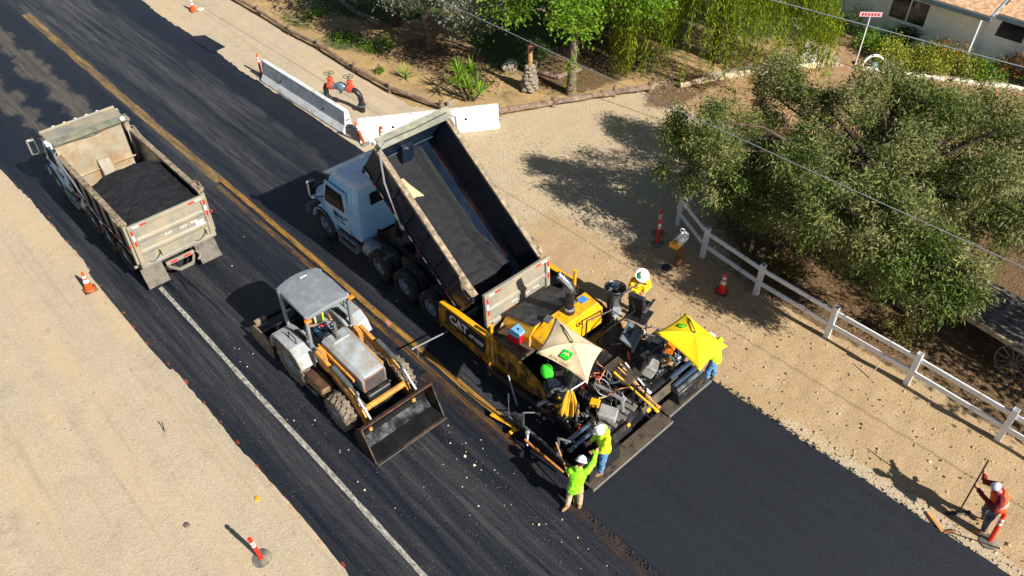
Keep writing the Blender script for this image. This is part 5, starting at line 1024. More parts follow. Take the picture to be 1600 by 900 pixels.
# 4: the worker on the dirt behind the right seat
def vest4(t, g, fw, rt, up):
    for s_ in (-1, 1):
        b = MB(); c = g['chest']; b.tube([c + rt * .09 * s_ + fw * .16 - up * .25, c + rt * .1 * s_ + fw * .175, c + rt * .1 * s_ + fw * .13 + up * .16, c + rt * .1 * s_ - fw * .1 + up * .19], .018, 6); b.build('vest_strap', mat('lime_strap', srgb(226, 250, 50), .6), t)
person('person in a yellow shirt and wide white hat beside the paver seat', (14.24, 9.86, gz_(14.24, 9.86)), R(150), standing(chest=(0, .02, 1.27), look=(.1, .9, -.45), head=(0, .09, 1.62), elL=(-.30, .05, 1.16), haL=(-.08, .24, 1.10), elR=(.30, .05, 1.16), haR=(.08, .24, 1.12)), YSH, KHAKI, BOOTD, hat='brim', hatmat=STRAW, topname='shirt', extra=vest4)
# 5: the raker on the right shoulder
RK = Vector((14.66, -.14, gz_(14.66, -.14))); RZ5 = R(40)
RF, RT = Vector((14.62, .36, .03)), Vector((14.95, .46, 1.72))            # rake foot and handle top
l5 = lambda p: tuple(Matrix.Rotation(-RZ5, 3, 'Z') @ (Vector(p) - RK)); hA, hB = RF.lerp(RT, .50), RF.lerp(RT, .74)
def vest5(t, g, fw, rt, up):
    b = MB(); c = g['hip'].lerp(g['chest'], .6); b.tube([c + rt * (.215 * math.cos(a)) + fw * (.168 * math.sin(a)) for a in np.linspace(0, 6.28, 18)[:-1]], .026, 6, True); b.build('reflective_band', SILVER, t)
    b = MB(); torso(b, g['hip'] + up * .02, g['chest'], g['neck'] - up * .02, g['shR'] - g['shL'], .052); remesh(b.build('vest', ORV, t), .018, 3, .02)
pA, pB = Vector(l5(hA)), Vector(l5(hB))
person('person in an orange vest and pale cap raking the shoulder at the right', RK, RZ5, standing(hip=(0, -.06, .90), chest=(0, .04, 1.22), neck=(0, .14, 1.43), head=(0, .23, 1.54), look=(0, .75, -.65), shL=(-.19, .12, 1.37), shR=(.19, .12, 1.37), elL=(-.28, .18, 1.08), haL=tuple(pA - Vector((0, .09, 0))), elR=(.36, .24, 1.22), haR=tuple(pB - Vector((0, .09, 0))), knL=(-.14, .06, .49), anL=(-.16, .0, .1), anR=(.16, -.12, .1), knR=(.14, .03, .5), gripL=(0, 0, 1), gripR=(0, 0, 1)), DKRED, DKJEANS, BOOT, hat='cap', hatmat=mat('pale_cap', srgb(206, 220, 224), .7, 0, .08), topname='shirt', extra=vest5)
rk = thing('asphalt_rake', 'long dark rake held by the person in the orange vest', 'rake', RF)
b = MB(); b.cyl((0, 0, .02), RT - RF, .017, n=8); b.build('handle', BLACKP, rk)
b = MB(); b.box((0, 0, .03), (.08, .6, .05), rot=(0, 0, .9), ch=.01)
for q in range(9): b.box(((q - 4) * -.05, (q - 4) * .042, -.0), (.015, .015, .07))
b.build('rake_head', BLACKP, rk)
pl = MB().box((0, 0, .05), (.08, .52, .02), rot=(0, 0, -.5)).build('wood_stake', WOODH, None, (14.0, .62, gz_(14, .62))); tag(pl, 'flat pale wooden stake lying beside the raker on the dirt', 'wooden stake')
s3 = MB(); s3.cyl((0, 0, .06), (.55, -.75, .5), .015, n=8); s3.box((0, .03, .04), (.32, .06, .05), ch=.01); o = s3.build('push_broom', WOODB, None, (13.98, .26, gz_(13.98, .26)), (0, 0, -.6)); tag(o, 'short handled wooden lute leaning beside the raker', 'lute')
# 6: the loader operator, seated, facing the camera
def vest6(t, g, fw, rt, up):
    for s_ in (-1, 1): b = MB(); c = g['chest']; b.tube([g['hip'] + rt * .12 * s_ + fw * .13 + up * .06, c + rt * .115 * s_ + fw * .165, c + rt * .12 * s_ + fw * .11 + up * .16, c + rt * .12 * s_ - fw * .11 + up * .14, g['hip'] + rt * .12 * s_ - fw * .14 + up * .06], .03, 6); b.build('vest_stripe', LIME if s_ < 0 else mat('silver_lime', srgb(224, 240, 160), .6), t)
seatz = 1.06
op = person('person in a dark shirt and striped safety vest driving the skip loader', (6.62, 14.68, seatz), math.pi, dict(hip=(0, -.02, .30), chest=(0, .02, .62), neck=(0, .04, .86), head=(0, .09, 1.0), look=(0, 1, -.3), shL=(-.19, .02, .78), shR=(.19, .02, .78), elL=(-.30, .14, .52), elR=(.30, .16, .52), haL=(-.20, .42, .62), haR=(.12, .44, .66), hpL=(-.10, .05, .26), hpR=(.10, .05, .26), knL=(-.17, .46, .30), knR=(.17, .46, .30), anL=(-.17, .52, .05), anR=(.17, .52, .05)), DKTEE, JEANS, BOOT, hat='cap', hatmat=mat('dark_cap', srgb(50, 52, 58), .7), topname='shirt', sleeves=False, extra=vest6)
rg_ = MB().ell((0, 0, 0), (.10, .06, .035), 10, 6, (0, .3, .5)).build('red_glove', mat('red_cloth', srgb(220, 40, 40), .8), None, (6.50, 14.10, 1.80)); tag(rg_, 'bright red cloth by the hands of the loader driver', 'cloth')
# ------------------------------------------------------------------ roadside props
def on(x, y, dz=0.0): return (x, y, gz_(x, y) + dz)
def barrier(label, a, c_):
    a = Vector(a); c_ = Vector(c_); L = (c_ - a).length; ang = math.atan2(c_.y - a.y, c_.x - a.x); mid = (a + c_) / 2
    t = thing('concrete_barrier', label, 'barrier', (mid.x, mid.y, -.01), ang, 'concrete barriers round the pipe valves')
    sec = [(-.31, 0), (-.31, .09), (-.16, .34), (-.09, .94), (.09, .94), (.16, .34), (.31, .09), (.31, 0)]
    b = MB(); xs = np.linspace(-L / 2, L / 2, 26); rows = []
    for x in xs:
        cut = [q for q in (-.26 * L, .26 * L) if abs(x - q) < .13]
        rows.append([(x, y * (1 + .03 * nz(x, y, 2)), z if not (cut and z == 0) else .05) for y, z in sec])
    b.loft(rows); bo = b.build('wall', CONC, t, bevel=.012, smooth=20)
    for q in (-.26 * L, .26 * L):
        for s_ in (-1, 1): b = MB(); b.cyl((q, s_ * .10, .52), (q, s_ * .155, .52), .05, n=12); b.build('lifting_hole', BLACKP, bo)
    for e in (-1, 1):
        b = MB()
        for z in (.25, .58): b.tube([(e * L / 2, -.05, z), (e * (L / 2 + .07), -.04, z), (e * (L / 2 + .07), .04, z), (e * L / 2, .05, z)], .014, 6)
        b.build('connector_loop', RUST, t)
    return t
barrier('grey concrete barrier standing along the road edge, shaded side to the road', (13.86, 30.1, 0), (13.98, 24.15, 0)); barrier('bright white concrete barrier set across the driveway behind the raised truck', (13.92, 23.35, 0), (18.55, 20.55, 0))
def delineator(label, loc, tilt=(0, 0), m_=ORANGE, h=.98, base=True):
    t = thing('delineator_post', label, 'delineator', loc, 0, 'orange delineator posts', rot=(tilt[0], tilt[1], random.uniform(0, 3)))
    if base: MB().lathe([(0, .0), (.22, 0), (.225, .025), (.16, .05), (.06, .065), (0, .065)], 20).build('base', mat('rubber_base', srgb(96, 100, 92), .85, 0, .3, 4, srgb(150, 140, 116), .4, 4), t)
    MB().lathe([(.052, .05), (.05, .12), (.047, h * .84), (.04, h * .88), (.03, h * .90), (.045, h * .93), (.05, h * .97), (.036, h), (0, h)], 16).build('post', m_, t)
    for z in (h * .64, h * .77): MB().lathe([(.0505, z), (.0515, z + .005), (.0515, z + .08), (.0505, z + .085)], 16).build('reflective_band', WHITEP, t)
    return t
delineator('thin orange post at the far end of the shaded barrier', on(13.87, 30.59)); delineator('orange post leaning on the white barrier', on(13.90, 23.02), (R(6), R(13)))
delineator('orange post on a round grey base on the left dirt shoulder', on(2.19, 10.47), (R(-2), R(-5)), REDOR); delineator('red orange post in the tree shade near the mailbox, in front of another', on(17.30, 11.52), (0, 0), REDOR); delineator('red orange post half hidden behind another beside the fence corner', on(17.75, 11.85), (0, 0), REDOR, .9); delineator('leaning red post beside the person raking', on(14.42, -.45), (R(-4), R(4)), REDOR, 1.0)
def cone(label, loc, m_=ORANGE, h=.72, rz=0.0):
    t = thing('traffic_cone', label, 'cone', loc, rz, 'traffic cones')
    b = MB(); b.box((0, 0, .018), (.38, .38, .036), ch=.014); b.build('base', mat('cone_base', srgb(60, 54, 50), .85, 0, .3, 4, srgb(160, 110, 80), .3, 4), t)
    r = lambda z: .135 * (1 - z / h) + .03 * (z / h)
    b = MB(); b.lathe([(.15, .036), (r(.06), .06), (r(h * .5), h * .5), (r(h), h), (r(h) - .01, h), (0, h - .01)], 20); b.build('body', m_, t)
    for z0, z1 in ((h * .46, h * .62), (h * .70, h * .82)): b = MB(); b.lathe([(r(z0) + .003, z0), (r(z1) + .003, z1)], 20); b.build('reflective_collar', WHITEP, t)
cone('orange cone alone on the left dirt shoulder beside the loaded truck', on(2.95, 21.95)); cone('red orange cone in the tree shade in front of the white fence', on(16.9, 8.7), REDOR, .76, .4); cone('small cone far up the right shoulder at the top edge', on(14.85, 38.8), ORANGE, .7); cone('faded cone squeezed between the white barrier and the truck', on(14.55, 22.72), ORANGE, .62, .6)
b = MB(); b.box((.18, .1, .03), (.34, .26, .05), ch=.02, rot=(0, 0, .4)); o = b.build('sandbag', mat('sandbag_pale', srgb(226, 206, 180), .9, 0, .2, 5), None, on(15.0, 38.6)); tag(o, 'small pale sandbag beside the farthest cone', 'sandbag')
# backflow valves on bent pipes
vt = thing('pipe_valve_assembly', 'black pipe loop with two orange valves and handwheels behind the barrier', 'valve', on(14.85, 25.75), R(-62))
b = MB(); b.tube([(-.72, 0, -.05), (-.72, 0, .75), (-.72, 0, .82)], .11, 12); b.build('riser_pipe', BLACKP, vt); b = MB(); b.tube([(.42, 0, .92), (.62, 0, .90), (.78, 0, .74), (.82, 0, .5), (.82, 0, -.05)], .11, 12); b.build('riser_pipe', BLACKP, vt)
b = MB(); b.tube([(-.72, 0, .78), (-.68, 0, .9), (-.55, 0, .95), (-.4, 0, .95)], .11, 12); b.build('elbow', BLACKP, vt)
MB().cyl((-.42, 0, .95), (.42, 0, .95), .12, n=14).build('pipe', mat('pipe_blue_grey', srgb(110, 130, 144), .45, .3, .2, 5), vt)
b = MB(); b.ell((0, 0, .98), (.26, .17, .18), 14, 8); b.box((0, 0, 1.08), (.2, .2, .16), ch=.04); b.cyl((-.12, .1, .85), (-.12, .1, .62), .05, n=8); b.build('check_valve_body', MATS['pipe_blue_grey'], vt)
for x in (-.46, .40):
    b = MB(); b.cyl((x, 0, .95), (x, 0, 1.3), .13, .09, n=14); b.cyl((x - .1, 0, .95), (x + .1, 0, .95), .17, n=14); b.box((x, 0, 1.24), (.22, .22, .08), ch=.02); vb = b.build('gate_valve', mat('valve_orange', srgb(206, 82, 52), .45, 0, .15, 5), vt); MB().cyl((x, 0, 1.3), (x, 0, 1.5), .022, n=8).build('stem', GREYM, vb)
    b = MB(); b.lathe([(.195, -.014), (.212, 0), (.195, .014), (.18, 0)], 24, (x, 0, 1.48), close=True)
    for a in range(4): b.box((x + .09 * math.cos(a * 1.571), .09 * math.sin(a * 1.571), 1.48), (.19, .022, .018), rot=(0, 0, a * 1.571))
    b.build('handwheel', mat('green_grey_iron', srgb(84, 96, 84), .5, .3, .2, 5), vb)
for x, z in ((-.72, .3), (.82, .3)): MB().lathe([(.12, z - .03), (.17, z - .03), (.17, z + .03), (.12, z + .03)], 16, (x, 0, 0)).build('flange', GREYM, vt)
# split-rail borders
def border(label, pts, r=.085, stubs=True, m_=WOODG, lift=.22):
    t = thing('wood_rail_border', label, 'rail border', on(*pts[0])); O = Vector(t.location)
    for i in range(len(pts) - 1):
        a = Vector(on(*pts[i], lift + .02 * (i % 2))) - O; c = Vector(on(*pts[i + 1], lift - .03 * (i % 2))) - O; d = (c - a).normalized(); rr_ = [r * random.uniform(.85, 1.15) for _ in range(7)]
        b = MB(); b.tube([a.lerp(c, k / 6) + Vector((0, 0, random.uniform(-.02, .02))) for k in range(7)], rr_, 7); b.build('rail', m_, t, smooth=30)
    if stubs:
        for p in pts: a = Vector(on(*p)) - O; b = MB(); b.tube([a - Vector((0, 0, .1)), a + Vector((0, 0, .2)), a + Vector((.01, .01, .46))], [.10, .095, .09], 8); b.build('stub_post', m_, t, smooth=30)
    return t
border('long weathered rail border running between the shoulder and the yard', [(16.9, 41.5), (16.97, 36.2), (16.9, 33.2), (17.04, 31.0), (16.95, 28.0), (16.98, 25.5), (17.6, 22.9)]); border('sunlit weathered rail border along the driveway below the green tree', [(19.0, 21.05), (21.13, 20.05), (23.57, 18.9), (24.9, 18.15)], .12)
border('pale old beam lying in the yard shade beyond the rail border', [(20.7, 34.6), (20.5, 33.0), (20.55, 31.0)], .13, False, WOODG, .12); border('bent grey timber edging in the shade behind the stone cairn', [(22.6, 23.0), (22.9, 21.6), (24.2, 21.4)], .10, False, WOODG, .1)
LOGW = mat('pale_log', srgb(206, 186, 152), .9, 0, .2, 4, srgb(140, 116, 90), .35, 4, .3)
border('pale log edging between the driveway and the weeping tree', [(26.1, 17.5), (27.3, 17.05), (28.1, 16.7), (29.2, 16.2), (30.1, 15.75)], .13, False, LOGW, .1); border('thick cream timber edging under the weeping tree beside the wagon wheel', [(30.3, 15.65), (32.1, 14.5)], .14, False, mat('cream_timber', srgb(232, 212, 176), .85, 0, .15, 4), .1)
for i, (p, q, w) in enumerate((((33.2, 13.1), (33.7, 12.1), 'first'), ((34.0, 11.6), (34.9, 10.2), 'second'), ((35.1, 9.9), (36.9, 6.6), 'longest'))): border({'first': 'low white curb stone row nearest the sign post', 'second': 'low white curb stone row in the middle of the flower bed edge', 'longest': 'longest low white curb stone row at the right picture edge'}[w], [p, ((p[0] + q[0]) / 2, (p[1] + q[1]) / 2), q], .12, False, mat('white_curb', srgb(226, 214, 194), .85, 0, .12, 4), .06)
# white two-rail fence
posts = [(20.77, 12.28), (18.59, 11.71), (17.82, 10.1), (17.58, 7.93), (17.54, 5.52), (17.52, 3.1), (17.44, .63), (17.40, -1.8), (17.38, -4.2)]
fe = thing('white_rail_fence', 'white vinyl two rail fence between the dirt shoulder and the big tree', 'fence', on(*posts[3])); FO = Vector(fe.location)
ang_ = lambda p, q: math.atan2(q[1] - p[1], q[0] - p[0])
for i, p in enumerate(posts):
    a = ang_(posts[max(0, i - 1)], posts[min(len(posts) - 1, i + 1)]); z0 = gz_(*p) - .05; b = MB(); h = 1.24
    s_ = .07; vs = [(sx * s_, sy * s_, z) for z in (0, h) for sx, sy in ((-1, -1), (1, -1), (1, 1), (-1, 1))]; b.add(vs, [(0, 1, 5, 4), (1, 2, 6, 5), (2, 3, 7, 6), (3, 0, 4, 7)])
    s2 = .062; vs = [(sx * s2, sy * s2, z) for z in (h - .35, h) for sx, sy in ((-1, -1), (1, -1), (1, 1), (-1, 1))]; b.add(vs, [(4, 5, 1, 0), (5, 6, 2, 1), (6, 7, 3, 2), (7, 4, 0, 3), (0, 1, 2, 3)]); b.add([(sx * q, sy * q, h) for q in (s_, s2) for sx, sy in ((-1, -1), (1, -1), (1, 1), (-1, 1))], [(k, (k + 1) % 4, 4 + (k + 1) % 4, 4 + k) for k in range(4)])
    me_ = b.build('post', WHITEFENCE, fe, Vector((p[0], p[1], z0)) - FO, (0, 0, a), smooth=0)
for i in range(len(posts) - 1):
    for z in (.48, .98):
        p, q = Vector((*posts[i], gz_(*posts[i]) + z)) - FO, Vector((*posts[i + 1], gz_(*posts[i + 1]) + z)) - FO; d = (q - p).normalized() * .062; L_ = (q - p).length - .124; mid = (p + q) / 2
        MB().box((0, 0, 0), (L_, .05, .155), ch=.008).build('rail', WHITEFENCE, fe, mid, (0, -math.asin((q - p).normalized().z), ang_(posts[i], posts[i + 1])))
# mailbox on a log
mb_ = thing('mailbox', 'white mailbox with a yellow door on a reddish log post by the fence', 'mailbox', on(16.92, 10.4)); b = MB(); b.tube([(0, 0, -.1), (.01, .0, .5), (.02, .02, .98)], [.115, .11, .10], 10); b.build('post', WOODB, mb_)
def half(y0, y1, m_, nm, r=.14):
    b = MB(); sec = [(-r, 0), (r, 0), (r, .1)] + [(r * math.cos(a), .1 + r * math.sin(a)) for a in np.linspace(0, math.pi, 9)[1:-1]] + [(-r, .1)]; b.loft([[(x, y, z) for x, z in sec] for y in (y0, y1)]); return b.build(nm, m_, mb_, (-.08, 0, 1.0), (0, 0, R(98)), smooth=30)
half(-.28, .30, WHITEP, 'box'); half(.30, .42, YEL, 'door', .144); MB().lathe([(.09, -.02), (.11, 0), (.09, .02), (.07, 0)], 16, (0, 0, 0), close=True).build('ring', WHITEP, mb_, (.1, .08, 1.27), (.4, .2, 0)); MB().lathe([(.0, .0), (.14, .0), (.16, .05), (.15, .09), (.05, .1), (0, .1)], 16, (0, 0, 0)).build('saucer', BLACKP, mb_, (-.38, .12, .0))
# old wooden wagon under the tree
wg_ = thing('old_wagon', 'old grey plank wagon with spoked wheels under the big tree behind the fence', 'wagon', on(21.0, 2.9)); WO = Vector((21.0, 2.9, 0))
edge0, edge1 = Vector((20.55, 5.3, 0)), Vector((19.95, .6, 0)); dirw = (edge1 - edge0).normalized(); nw = Vector((-dirw.y, dirw.x, 0)); nw = nw if nw.x > 0 else -nw
for q in range(8):
    o0 = .05 + q * .23; a = edge0 + nw * o0 + dirw * random.uniform(-.08, .05); c = edge1 + nw * o0 + dirw * random.uniform(-.05, .08); mid = (a + c) / 2 - WO; MB().box((0, 0, 0), ((c - a).length, .205, .05), ch=.008).build('plank', WOODW, wg_, (mid.x, mid.y, .93 + random.uniform(-.008, .008)), (0, random.uniform(-.004, .004), math.atan2(dirw.y, dirw.x)))
b = MB(); mid = (edge0 + edge1) / 2 - WO; b.box((0, -.05, 0), ((edge1 - edge0).length + .1, .12, .14), ch=.01); b.build('side_beam', LOGW, wg_, (mid.x - nw.x * .08, mid.y - nw.y * .08, .9), (0, 0, math.atan2(dirw.y, dirw.x)))
for f in (.15, .85):
    c = edge0.lerp(edge1, f) - WO; b = MB(); b.box((0, 0, 0), (.12, 1.8, .14), ch=.01); b.build('axle_beam', WOODW, wg_, (c.x + nw.x * .9, c.y + nw.y * .9, .5), (0, 0, math.atan2(dirw.y, dirw.x)))
def spoked(parent, loc, r, rz, m_, lean=.0, n=12):
    b = MB(); b.lathe([(r * .93, -.03), (r, -.03), (r, .03), (r * .93, .03)], 28, close=True, axis='x'); o = b.build('wheel', m_, parent, loc, (0, lean, rz)); b = MB(); b.cyl((-.08, 0, 0), (.08, 0, 0), r * .15, n=12); b.build('hub', m_, o)
    for k in range(n): a = 2 * math.pi * k / n; MB().cyl((0, r * .1 * math.cos(a), r * .1 * math.sin(a)), (0, r * .95 * math.cos(a), r * .95 * math.sin(a)), .02, n=6).build('spoke', m_, o)
    return o
for f in (.16, .84): c = edge0.lerp(edge1, f) - nw * .22 - WO; spoked(wg_, (c.x, c.y, .5), .5, math.atan2(dirw.y, dirw.x) + math.pi / 2, mat('grey_wheel_wood', srgb(120, 110, 102), .9, 0, .3, 4), .12)
# stone cairn with a wooden post and lantern
ca = thing('stone_cairn', 'stacked field stone pillar with a wooden post and red lantern top', 'stone pillar', on(21.4, 21.7)); rr2 = random.Random(3)
def rock(name, parent, loc, sz, seed, m_=ROCK):
    bm = bmesh.new(); bmesh.ops.create_icosphere(bm, subdivisions=2, radius=1)
    for v_ in bm.verts: k_ = 1 + .35 * mnoise.noise(v_.co * 1.3 + Vector((seed * 3.7, seed, 0))); v_.co = Vector((v_.co.x * sz[0] * k_, v_.co.y * sz[1] * k_, v_.co.z * sz[2] * k_))
    me = bpy.data.meshes.new(name); bm.to_mesh(me); bm.free(); me.materials.append(m_); o = bpy.data.objects.new(name, me); COL.objects.link(o); o.location = loc
    if parent is not None: o.parent = parent
    return o
for lv in range(7):
    rad = .34 - lv * .034; n = 6 if lv < 4 else 4
    for k in range(n): a = 2 * math.pi * k / n + lv * .7; rock('stone', ca, (rad * math.cos(a) * .8, rad * math.sin(a) * .8, .12 + lv * .155), (.15, .15, .105), lv * 9 + k)
b = MB(); b.tube([(0, 0, .9), (0, 0, 1.75)], [.11, .10], 10); b.build('wooden_post', mat('tan_post', srgb(186, 142, 96), .85, 0, .25, 5), ca); b = MB(); b.lathe([(0, 2.02), (.1, 2.0), (.14, 1.93), (.13, 1.78), (.12, 1.72), (0, 1.72)], 10); ln = b.build('lantern', mat('lantern_red_brown', srgb(150, 92, 84), .7, 0, .2, 5), ca)
for k in range(3): MB().box((.12 * math.cos(3.9 + k * .6), .12 * math.sin(3.9 + k * .6), 1.85), (.05, .05, .08)).build('lantern_opening', BLACKP, ln)
for k, (x, y, s_, lb) in enumerate(((22.1, 23.7, .45, 'large grey boulder in the shade behind the stone pillar'), (18.15, 23.0, .22, 'dark split rock near the end of the white barrier'), (19.7, 20.95, .24, 'tilted tan rock beside the driveway rail border'), (23.0, 23.2, .3, 'round pale rock in the dark shade by the boulder'))): o = rock('rock', None, on(x, y, s_ * .25), (s_, s_ * .8, s_ * .6), 50 + k * 7); tag(o, lb, 'rock', 'yard rocks')
# the sign post, path and rims near the house
sg = thing('street_sign', 'thin white post with a small pink and white name plate in the front garden', 'sign', on(33.2, 13.4)); MB().cyl((0, 0, -.1), (0, 0, 2.32), .026, n=8).build('post', WHITEFENCE, sg); MB().box((0, 0, 2.40), (.025, .92, .20), ch=.006).build('plate', mat('pink_plate', srgb(224, 176, 180), .5, 0, .1), sg, None, (0, 0, R(42)))
for k in range(6): MB().box((0, 0, 0), (.03, .085, .11)).build('plate_letter', mat('plate_red', srgb(170, 50, 60), .5), sg, (math.cos(R(132)) * (k - 2.5) * .13, math.sin(R(132)) * (k - 2.5) * .13, 2.40), (0, 0, R(42)))
ri = thing('garden_wheel_ring', 'white half buried wheel ring standing beside the sign post', 'ring', on(33.75, 12.8)); b = MB(); b.tube([(0, .52 * math.cos(a), .52 * math.sin(a)) for a in np.linspace(R(-10), R(190), 22)], [.03 + .035 * math.sin(math.pi * i / 21) for i in range(22)], 8); b.build('rim', WHITEP, ri, None, (0, .35, R(50))); b = MB(); b.ell((0, 0, .12), (.16, .16, .16), 8, 6); b.build('hub', mat('teal_pot', srgb(120, 160, 170), .5, 0, .2), ri)
ww = thing('wagon_wheel', 'pale spoked wagon wheel leaning on the cream timber under the weeping tree', 'wheel', on(31.75, 15.0)); spoked(ww, (0, 0, .42), .45, R(60), mat('pale_wheel', srgb(190, 190, 186), .6, 0, .2, 4), .3)
pt = bpy.data.objects.new('brick_path', None); COL.objects.link(pt); pt['kind'] = 'structure'; pt.location = (0, 0, 0)
PVB = mat('path_brick', srgb(190, 170, 144), .9, 0, .18, 3, srgb(180, 156, 128), .3, 3, .2); A_, B_, C_, D_ = Vector((35.6, 18.2, 0)), Vector((36.2, 17.4, 0)), Vector((32.95, 13.75, 0)), Vector((31.9, 14.6, 0)); brick0 = None
for i in range(24):
    for j in range(6):
        u, v_ = (i + .5) / 24, (j + .5 + .5 * (i % 2)) / 6.5; p = A_.lerp(D_, u).lerp(B_.lerp(C_, u), v_)
        if brick0 is None: brick0 = MB().box((0, 0, 0), (.205, .165, .07), ch=.012).build('brick', PVB, pt); o = brick0
        else: o = clone(brick0, 'brick', pt)
        o.location = (p.x, p.y, .035 + random.uniform(-.006, .008)); o.rotation_euler = (random.uniform(-.02, .02), random.uniform(-.02, .02), R(40) + random.uniform(-.03, .03))
# overhead wires
CABLE = mat('grey_cable', srgb(150, 154, 160), .5, .2, .1)
def wire(label, a, c, r, drop): b = MB(); O = (Vector(a) + Vector(c)) / 2; b.tube([p - O for p in sag(a, c, drop, 40)], r, 6); o = b.build('overhead_wire', CABLE, None, O); tag(o, label, 'wire', 'overhead wires'); return o
wire('overhead cable running along the road in front of the big tree', (15.55, 60, 6.6), (16.65, -25, 6.0), .011, .6); wire('overhead cable crossing the house front at the upper right', (21.2, 24.0, 6.4), (26.0, -2.0, 6.0), .02, .15)
# bits on the left shoulder
b = MB(); b.cyl((0, 0, 0), (.05, .1, .24), .012, n=6); o = b.build('survey_pin', BLACKP, None, on(2.19, 15.3)); tag(o, 'short dark survey pin stuck in the left dirt shoulder', 'pin')
for k, (x, y, s_, m_, lb) in enumerate(((1.35, 12.4, .07, mat('dark_rock', srgb(110, 98, 88), .9, 0, .3), 'dark flat stone on the left dirt shoulder'), (2.9, 11.9, .06, YEL, 'yellow scrap lying near the road edge'))): o = rock('stone' if k == 0 else 'scrap', None, on(x, y, .02), (s_, s_ * 1.3, s_ * .4), 90 + k, m_); o.name = ('flat_stone', 'yellow_scrap')[k]; tag(o, lb, ('stone', 'scrap')[k])
o = MB().cyl((0, 0, 0), (.06, .04, .5), .015, n=6).build('thin_stake', LOGW, None, on(17.0, 3.9), (.2, .3, 0)); tag(o, 'thin pale stake leaning under the white fence rail', 'stake')
# ------------------------------------------------------------------ the house at the upper right
STUCCO = mat('pale_stucco', srgb(244, 248, 248), .9, 0, .05, 2, srgb(226, 232, 224), .3, 3, .15, 60); SHING = mat('tan_shingle', srgb(206, 158, 116), .9, 0, .3, 6, srgb(226, 186, 146), .35, 6, .2, 40); TRIM = mat('blue_grey_trim', srgb(120, 146, 164), .6, 0, .1)
hs = thing('house', 'pale stucco house with tan shingle roof and sliding windows at the upper right', 'house', (37.0, 10.2, 0)); HO = Vector(hs.location)
def hb(name, lo, hi, m_, parent=None, **kw): lo = Vector(lo) - HO; hi = Vector(hi) - HO; return MB().box((lo + hi) / 2, hi - lo, **kw).build(name, m_, parent or hs)
hb('wall', (36.7, 10.2, -.1), (46, 26, 2.5), STUCCO); hb('wall', (37.7, -2, -.1), (46, 10.2, 2.5), STUCCO); hb('foundation', (36.66, 10.16, -.1), (36.9, 26, .22), mat('foundation_grey', srgb(170, 170, 166), .9, 0, .1)); hb('foundation', (37.66, -2, -.1), (37.9, 10.15, .22), MATS['foundation_grey'])
def window(x, y0, y1, z0, z1):
    w = hb('window', (x - .03, y0, z0), (x + .03, y1, z1), GLASSD); fr = .05
    for a, c in (((y0 - fr, z0 - fr), (y1 + fr, z0)), ((y0 - fr, z1), (y1 + fr, z1 + fr)), ((y0 - fr, z0), (y0, z1)), ((y1, z0), (y1 + fr, z1)), (((y0 + y1) / 2 - .03, z0), ((y0 + y1) / 2 + .03, z1))): hb('frame', (x - .06, a[0], a[1]), (x + .02, c[0], c[1]), WHITEFENCE, w)
    hb('sill', (x - .1, y0 - .1, z0 - .12), (x + .02, y1 + .1, z0 - fr - .004), STUCCO, w); hb('pane', (x - .036, y0 + .03, z0 + .03), (x - .032, (y0 + y1) / 2 - .05, z1 - .03), mat('pane_lighter_glass', (.03, .04, .045), .03), w)  # one pane in slightly lighter, smoother glass
window(36.69, 12.35, 14.0, 1.15, 2.15); window(36.69, 16.4, 18.0, 1.15, 2.15); window(37.69, 6.0, 8.1, .9, 2.1)
aw = MB(); aw.prism([(0, 0), (-.7, -.25), (-.7, -.45), (0, -.5)], -.5, .5, 'y'); aw = MB(); rows = [[(-.62 * math.sin(t), y, .0 - .75 * (1 - math.cos(t))) for y in np.linspace(-.55, .55, 9)] for t in np.linspace(0, 1.45, 7)]; aw.add([p for r_ in rows for p in r_], [(j * 9 + i, j * 9 + i + 1, (j + 1) * 9 + i + 1, (j + 1) * 9 + i) for j in range(6) for i in range(8)]); o = aw.build('awning', mat('black_awning', (.012, .012, .014), .7), hs, Vector((37.66, 9.0, 2.25)) - HO); o.modifiers.new('t', 'SOLIDIFY').thickness = .02
b = MB(); b.cyl(Vector((36.62, 10.16, .0)) - HO, Vector((36.62, 10.16, 2.42)) - HO, .045, n=8); b.build('downspout', WHITEFENCE, hs)
# roof: decking plus rows of separate shingles near the eave
def roof_plane(e0, e1, rise, run, n_rows, parent):
    e0 = Vector(e0) - HO; e1 = Vector(e1) - HO; up = Vector((run, 0, rise)); b = MB(); b.slab([e0, e0 + up, e1 + up, e1], .08) if e1.y < e0.y else b.slab([e0, e1, e1 + up, e0 + up], .08); rf = b.build('roof', SHING, parent, smooth=0)
    L_ = (e1 - e0).length; d = (e1 - e0).normalized(); u = up.normalized(); nrm = d.cross(u).normalized(); nrm = nrm if nrm.z > 0 else -nrm; ang = math.atan2(rise, run); sh0 = None; step = .22
    for r_ in range(n_rows):
        k = 0; x = -.15 * (r_ % 2)
        while x < L_ - .1:
            p = e0 + d * (x + .15) + u * (r_ * step + .14) + nrm * .03
            if sh0 is None: sh0 = MB().box((0, 0, 0), (.30, .285, .022), rot=None).build('shingle', SHING, rf); o = sh0
            else: o = clone(sh0, 'shingle', rf)
            o.location = p + nrm * random.uniform(0, .008); o.rotation_euler = (0, -ang + .06, random.uniform(-.015, .015)); x += .30
    b = MB(); b.box((0, 0, 0), (.05, L_ + .1, .2), ch=.006); mid = (e0 + e1) / 2; b.build('fascia', TRIM, rf, (mid.x - .03, mid.y, mid.z - .07), (0, 0, math.atan2(d.y, d.x) - math.pi / 2)); return rf
